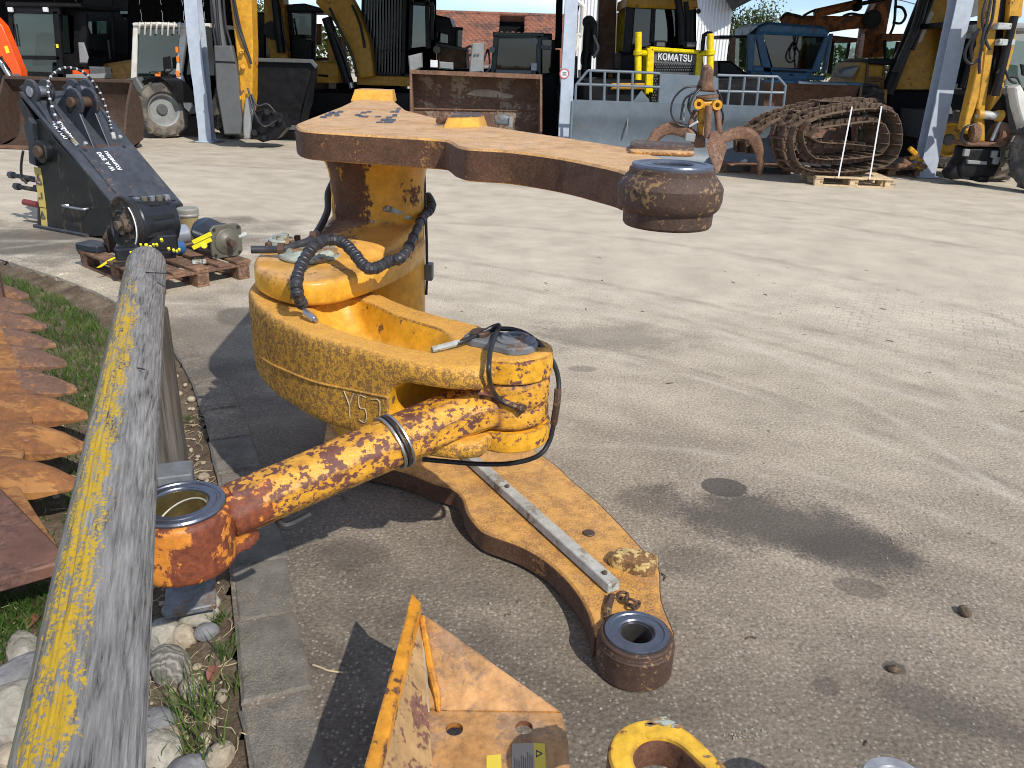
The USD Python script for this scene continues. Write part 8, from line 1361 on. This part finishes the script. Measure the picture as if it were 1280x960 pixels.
mat('corrugated_white', (0.66, 0.67, 0.67), 0.55, var=0.06); wb = Thing('white_hall', 'white corrugated metal hall with a dark roof overhang behind the bulldozer', 'building', (*gy(830, 80, 36)[:2], 0)); Yw = 36.0
xa, xb = gy(722, 40, Yw)[0], gy(911, 40, Yw)[0]; n_ = 46; xs2 = np.linspace(xa, xb, n_ + 1)
for k in range(n_):
    a, b = xs2[k], xs2[k + 1]; w_ = b - a; P = [(a, Yw), (a + w_ * .5, Yw), (a + w_ * .62, Yw - .035), (a + w_ * .88, Yw - .035), (b, Yw), (b, Yw + .03), (a, Yw + .03)]; wb.add('cladding_rib', prism(P, 0, 7.2), M['corrugated_white'], smooth=False)
wb.add('side_wall', box((xb + .02, Yw + 6, 3.6), (.04, 12, 7.2)), M['corrugated_white']); wb.add('roof_overhang', hull([gy(868, -60, Yw - .8), gy(915, 13, Yw - .8), gy(944, -2, Yw - .8), gy(940, -12, Yw - .8), gy(868, -60, Yw + 12), gy(915, 13, Yw + 12), gy(944, -2, Yw + 12)]), M['machine_black'])
wb.add('left_gable', hull([gy(722, 20, Yw - .6), gy(700, -12, Yw - .6), gy(724, -40, Yw - .6), gy(726, 0, Yw - .6), gy(722, 20, Yw - .2), gy(700, -12, Yw - .2), gy(724, -40, Yw - .2)]), M['machine_black'])
wb.add('downpipe', ptube([(710, -6, Yw - .7), (727, 6, Yw - .7), (729, 14, Yw - .7), (727, 42, Yw - .7), (722, 44, Yw - .7), (720, 60, Yw - .7), (714, 64, Yw - .7)], .10, 8, 3), M['m_white'])
# tree beside the hall
M['leafage'] = usdkit.material(stage, LOOKS + 'tree_leaves', {'ge': ('geometry', {}), 'n': ('noise_texture', {'scale': 0.9, 'detail': 4}), 'i': ('math', {'math_type': 'multiply_add', 'value2': .4}), 's': ('math', {'math_type': 'subtract', 'value2': .2}), 'r': ('rgb_ramp', {'ramp': [(.3, (.045, .065, .012)), (.55, (.10, .115, .022)), (.75, (.20, .19, .05))]}), 'd': ('principled_bsdf', {'roughness': .6}), 't': ('translucent_bsdf', {}), 'm': ('mix_closure', {'fac': .35})}, [('ge.position', 'n.vector'), ('ge.random_per_island', 'i.value1'), ('n.fac', 'i.value3'), ('i.value', 's.value1'), ('s.value', 'r.fac'), ('r.color', 'd.base_color'), ('r.color', 't.color'), ('d.BSDF', 'm.closure1'), ('t.BSDF', 'm.closure2')], surface='m.closure')
def leaf_tree(name, label, c, R, H, h0, n, seed):
    rs_ = np.random.RandomState(seed); t = Thing(name, label, 'tree', c); c = np.array(c, float); t.add('trunk', tube([c, c + [.1, 0, H * .4], c + [0, .1, H * .85]], [.28, .2, .05], 8), M['brown_dk']); cl = []
    ncl = 46; cen = []
    for k in range(ncl):
        u = rs_.randn(3); u /= np.linalg.norm(u); r = rs_.uniform(.25, 1) ** .5; q = c + np.array([u[0] * R * r, u[1] * R * r, h0 + (H - h0) * (.5 + .5 * u[2] * r)]); cen.append(q)
        if k % 4 == 0: t.add('limb', tube([c + [0, 0, H * rs_.uniform(.25, .5)], (c + [0, 0, H * .5] + q) / 2, q], [.08, .05, .015], 6), M['brown_dk'])
    cen = np.array(cen); k = rs_.randint(0, ncl, n); p = cen[k] + rs_.randn(n, 3) * R * .17; s = rs_.uniform(.05, .12, n) * (R / 2.5); a = rs_.randn(n, 3); a /= np.linalg.norm(a, axis=1, keepdims=True); b = np.cross(a, rs_.randn(n, 3)); b /= np.linalg.norm(b, axis=1, keepdims=True)
    v = np.stack([p - a * s[:, None], p + b * s[:, None] * .5, p + a * s[:, None], p - b * s[:, None] * .5], 1).reshape(-1, 3); o = np.arange(n)[:, None] * 4; t.add('crown', TM(v, np.concatenate([o + [0, 1, 2], o + [0, 2, 3]])), M['leafage'], smooth=False, kind='stuff')
q = gy(931, 80, 46); leaf_tree('leafy_tree', 'olive green tree beside the white hall', (q[0] + 0.3, 46, 0), 2.3, gy(931, 14, 46)[2], 1.0, 9000, 3)
q = gy(318, 80, 44); leaf_tree('leafy_tree', 'pale green tree seen between the yellow stick and the dark boom', (q[0], 44, 0), 2.4, gy(318, 8, 44)[2], .8, 8000, 5)
q = gy(75, 60, 52); leaf_tree('leafy_tree', 'bright tree glimpsed over the black cab at the far left', (q[0] - 1.5, 52, 0), 3.5, 8.0, 2.0, 6000, 6)
t = Thing('overhead_wire', 'thin power wire crossing the sky near the orange arm', 'wire', tuple(gy(1130, 0, 60))); t.add('wire', ptube([(1060, -14, 60), (1120, -1, 60), (1170, 12, 60)], .03, 5, 4), M['rubber'])
# distant hedge and hill line closing the yard
rs_ = np.random.RandomState(12); m_ = []
xx = np.linspace(-120, 120, 160); zz = 3.0 + 1.6 * meshkit.fbm(np.stack([xx * .08, 0 * xx, 0 * xx], -1), 4, 2)
n = 42000; x = rs_.uniform(-120, 120, n); yv = 80 + rs_.uniform(0, 6, n); z = rs_.uniform(0, 1, n) ** .7 * np.interp(x, xx, zz); s = rs_.uniform(.15, .35, n); a = rs_.randn(n, 3); a /= np.linalg.norm(a, axis=1, keepdims=True); b = np.cross(a, rs_.randn(n, 3)); b /= np.linalg.norm(b, axis=1, keepdims=True); p = np.stack([x, yv, z], -1)
v = np.stack([p - a * s[:, None], p + b * s[:, None] * .6, p + a * s[:, None], p - b * s[:, None] * .6], 1).reshape(-1, 3); o = np.arange(n)[:, None] * 4
single('far_hedge', TM(v, np.concatenate([o + [0, 1, 2], o + [0, 2, 3]])), M['leafage'], 'far line of bushes beyond the yard', 'hedge', kind='stuff', smooth=False)
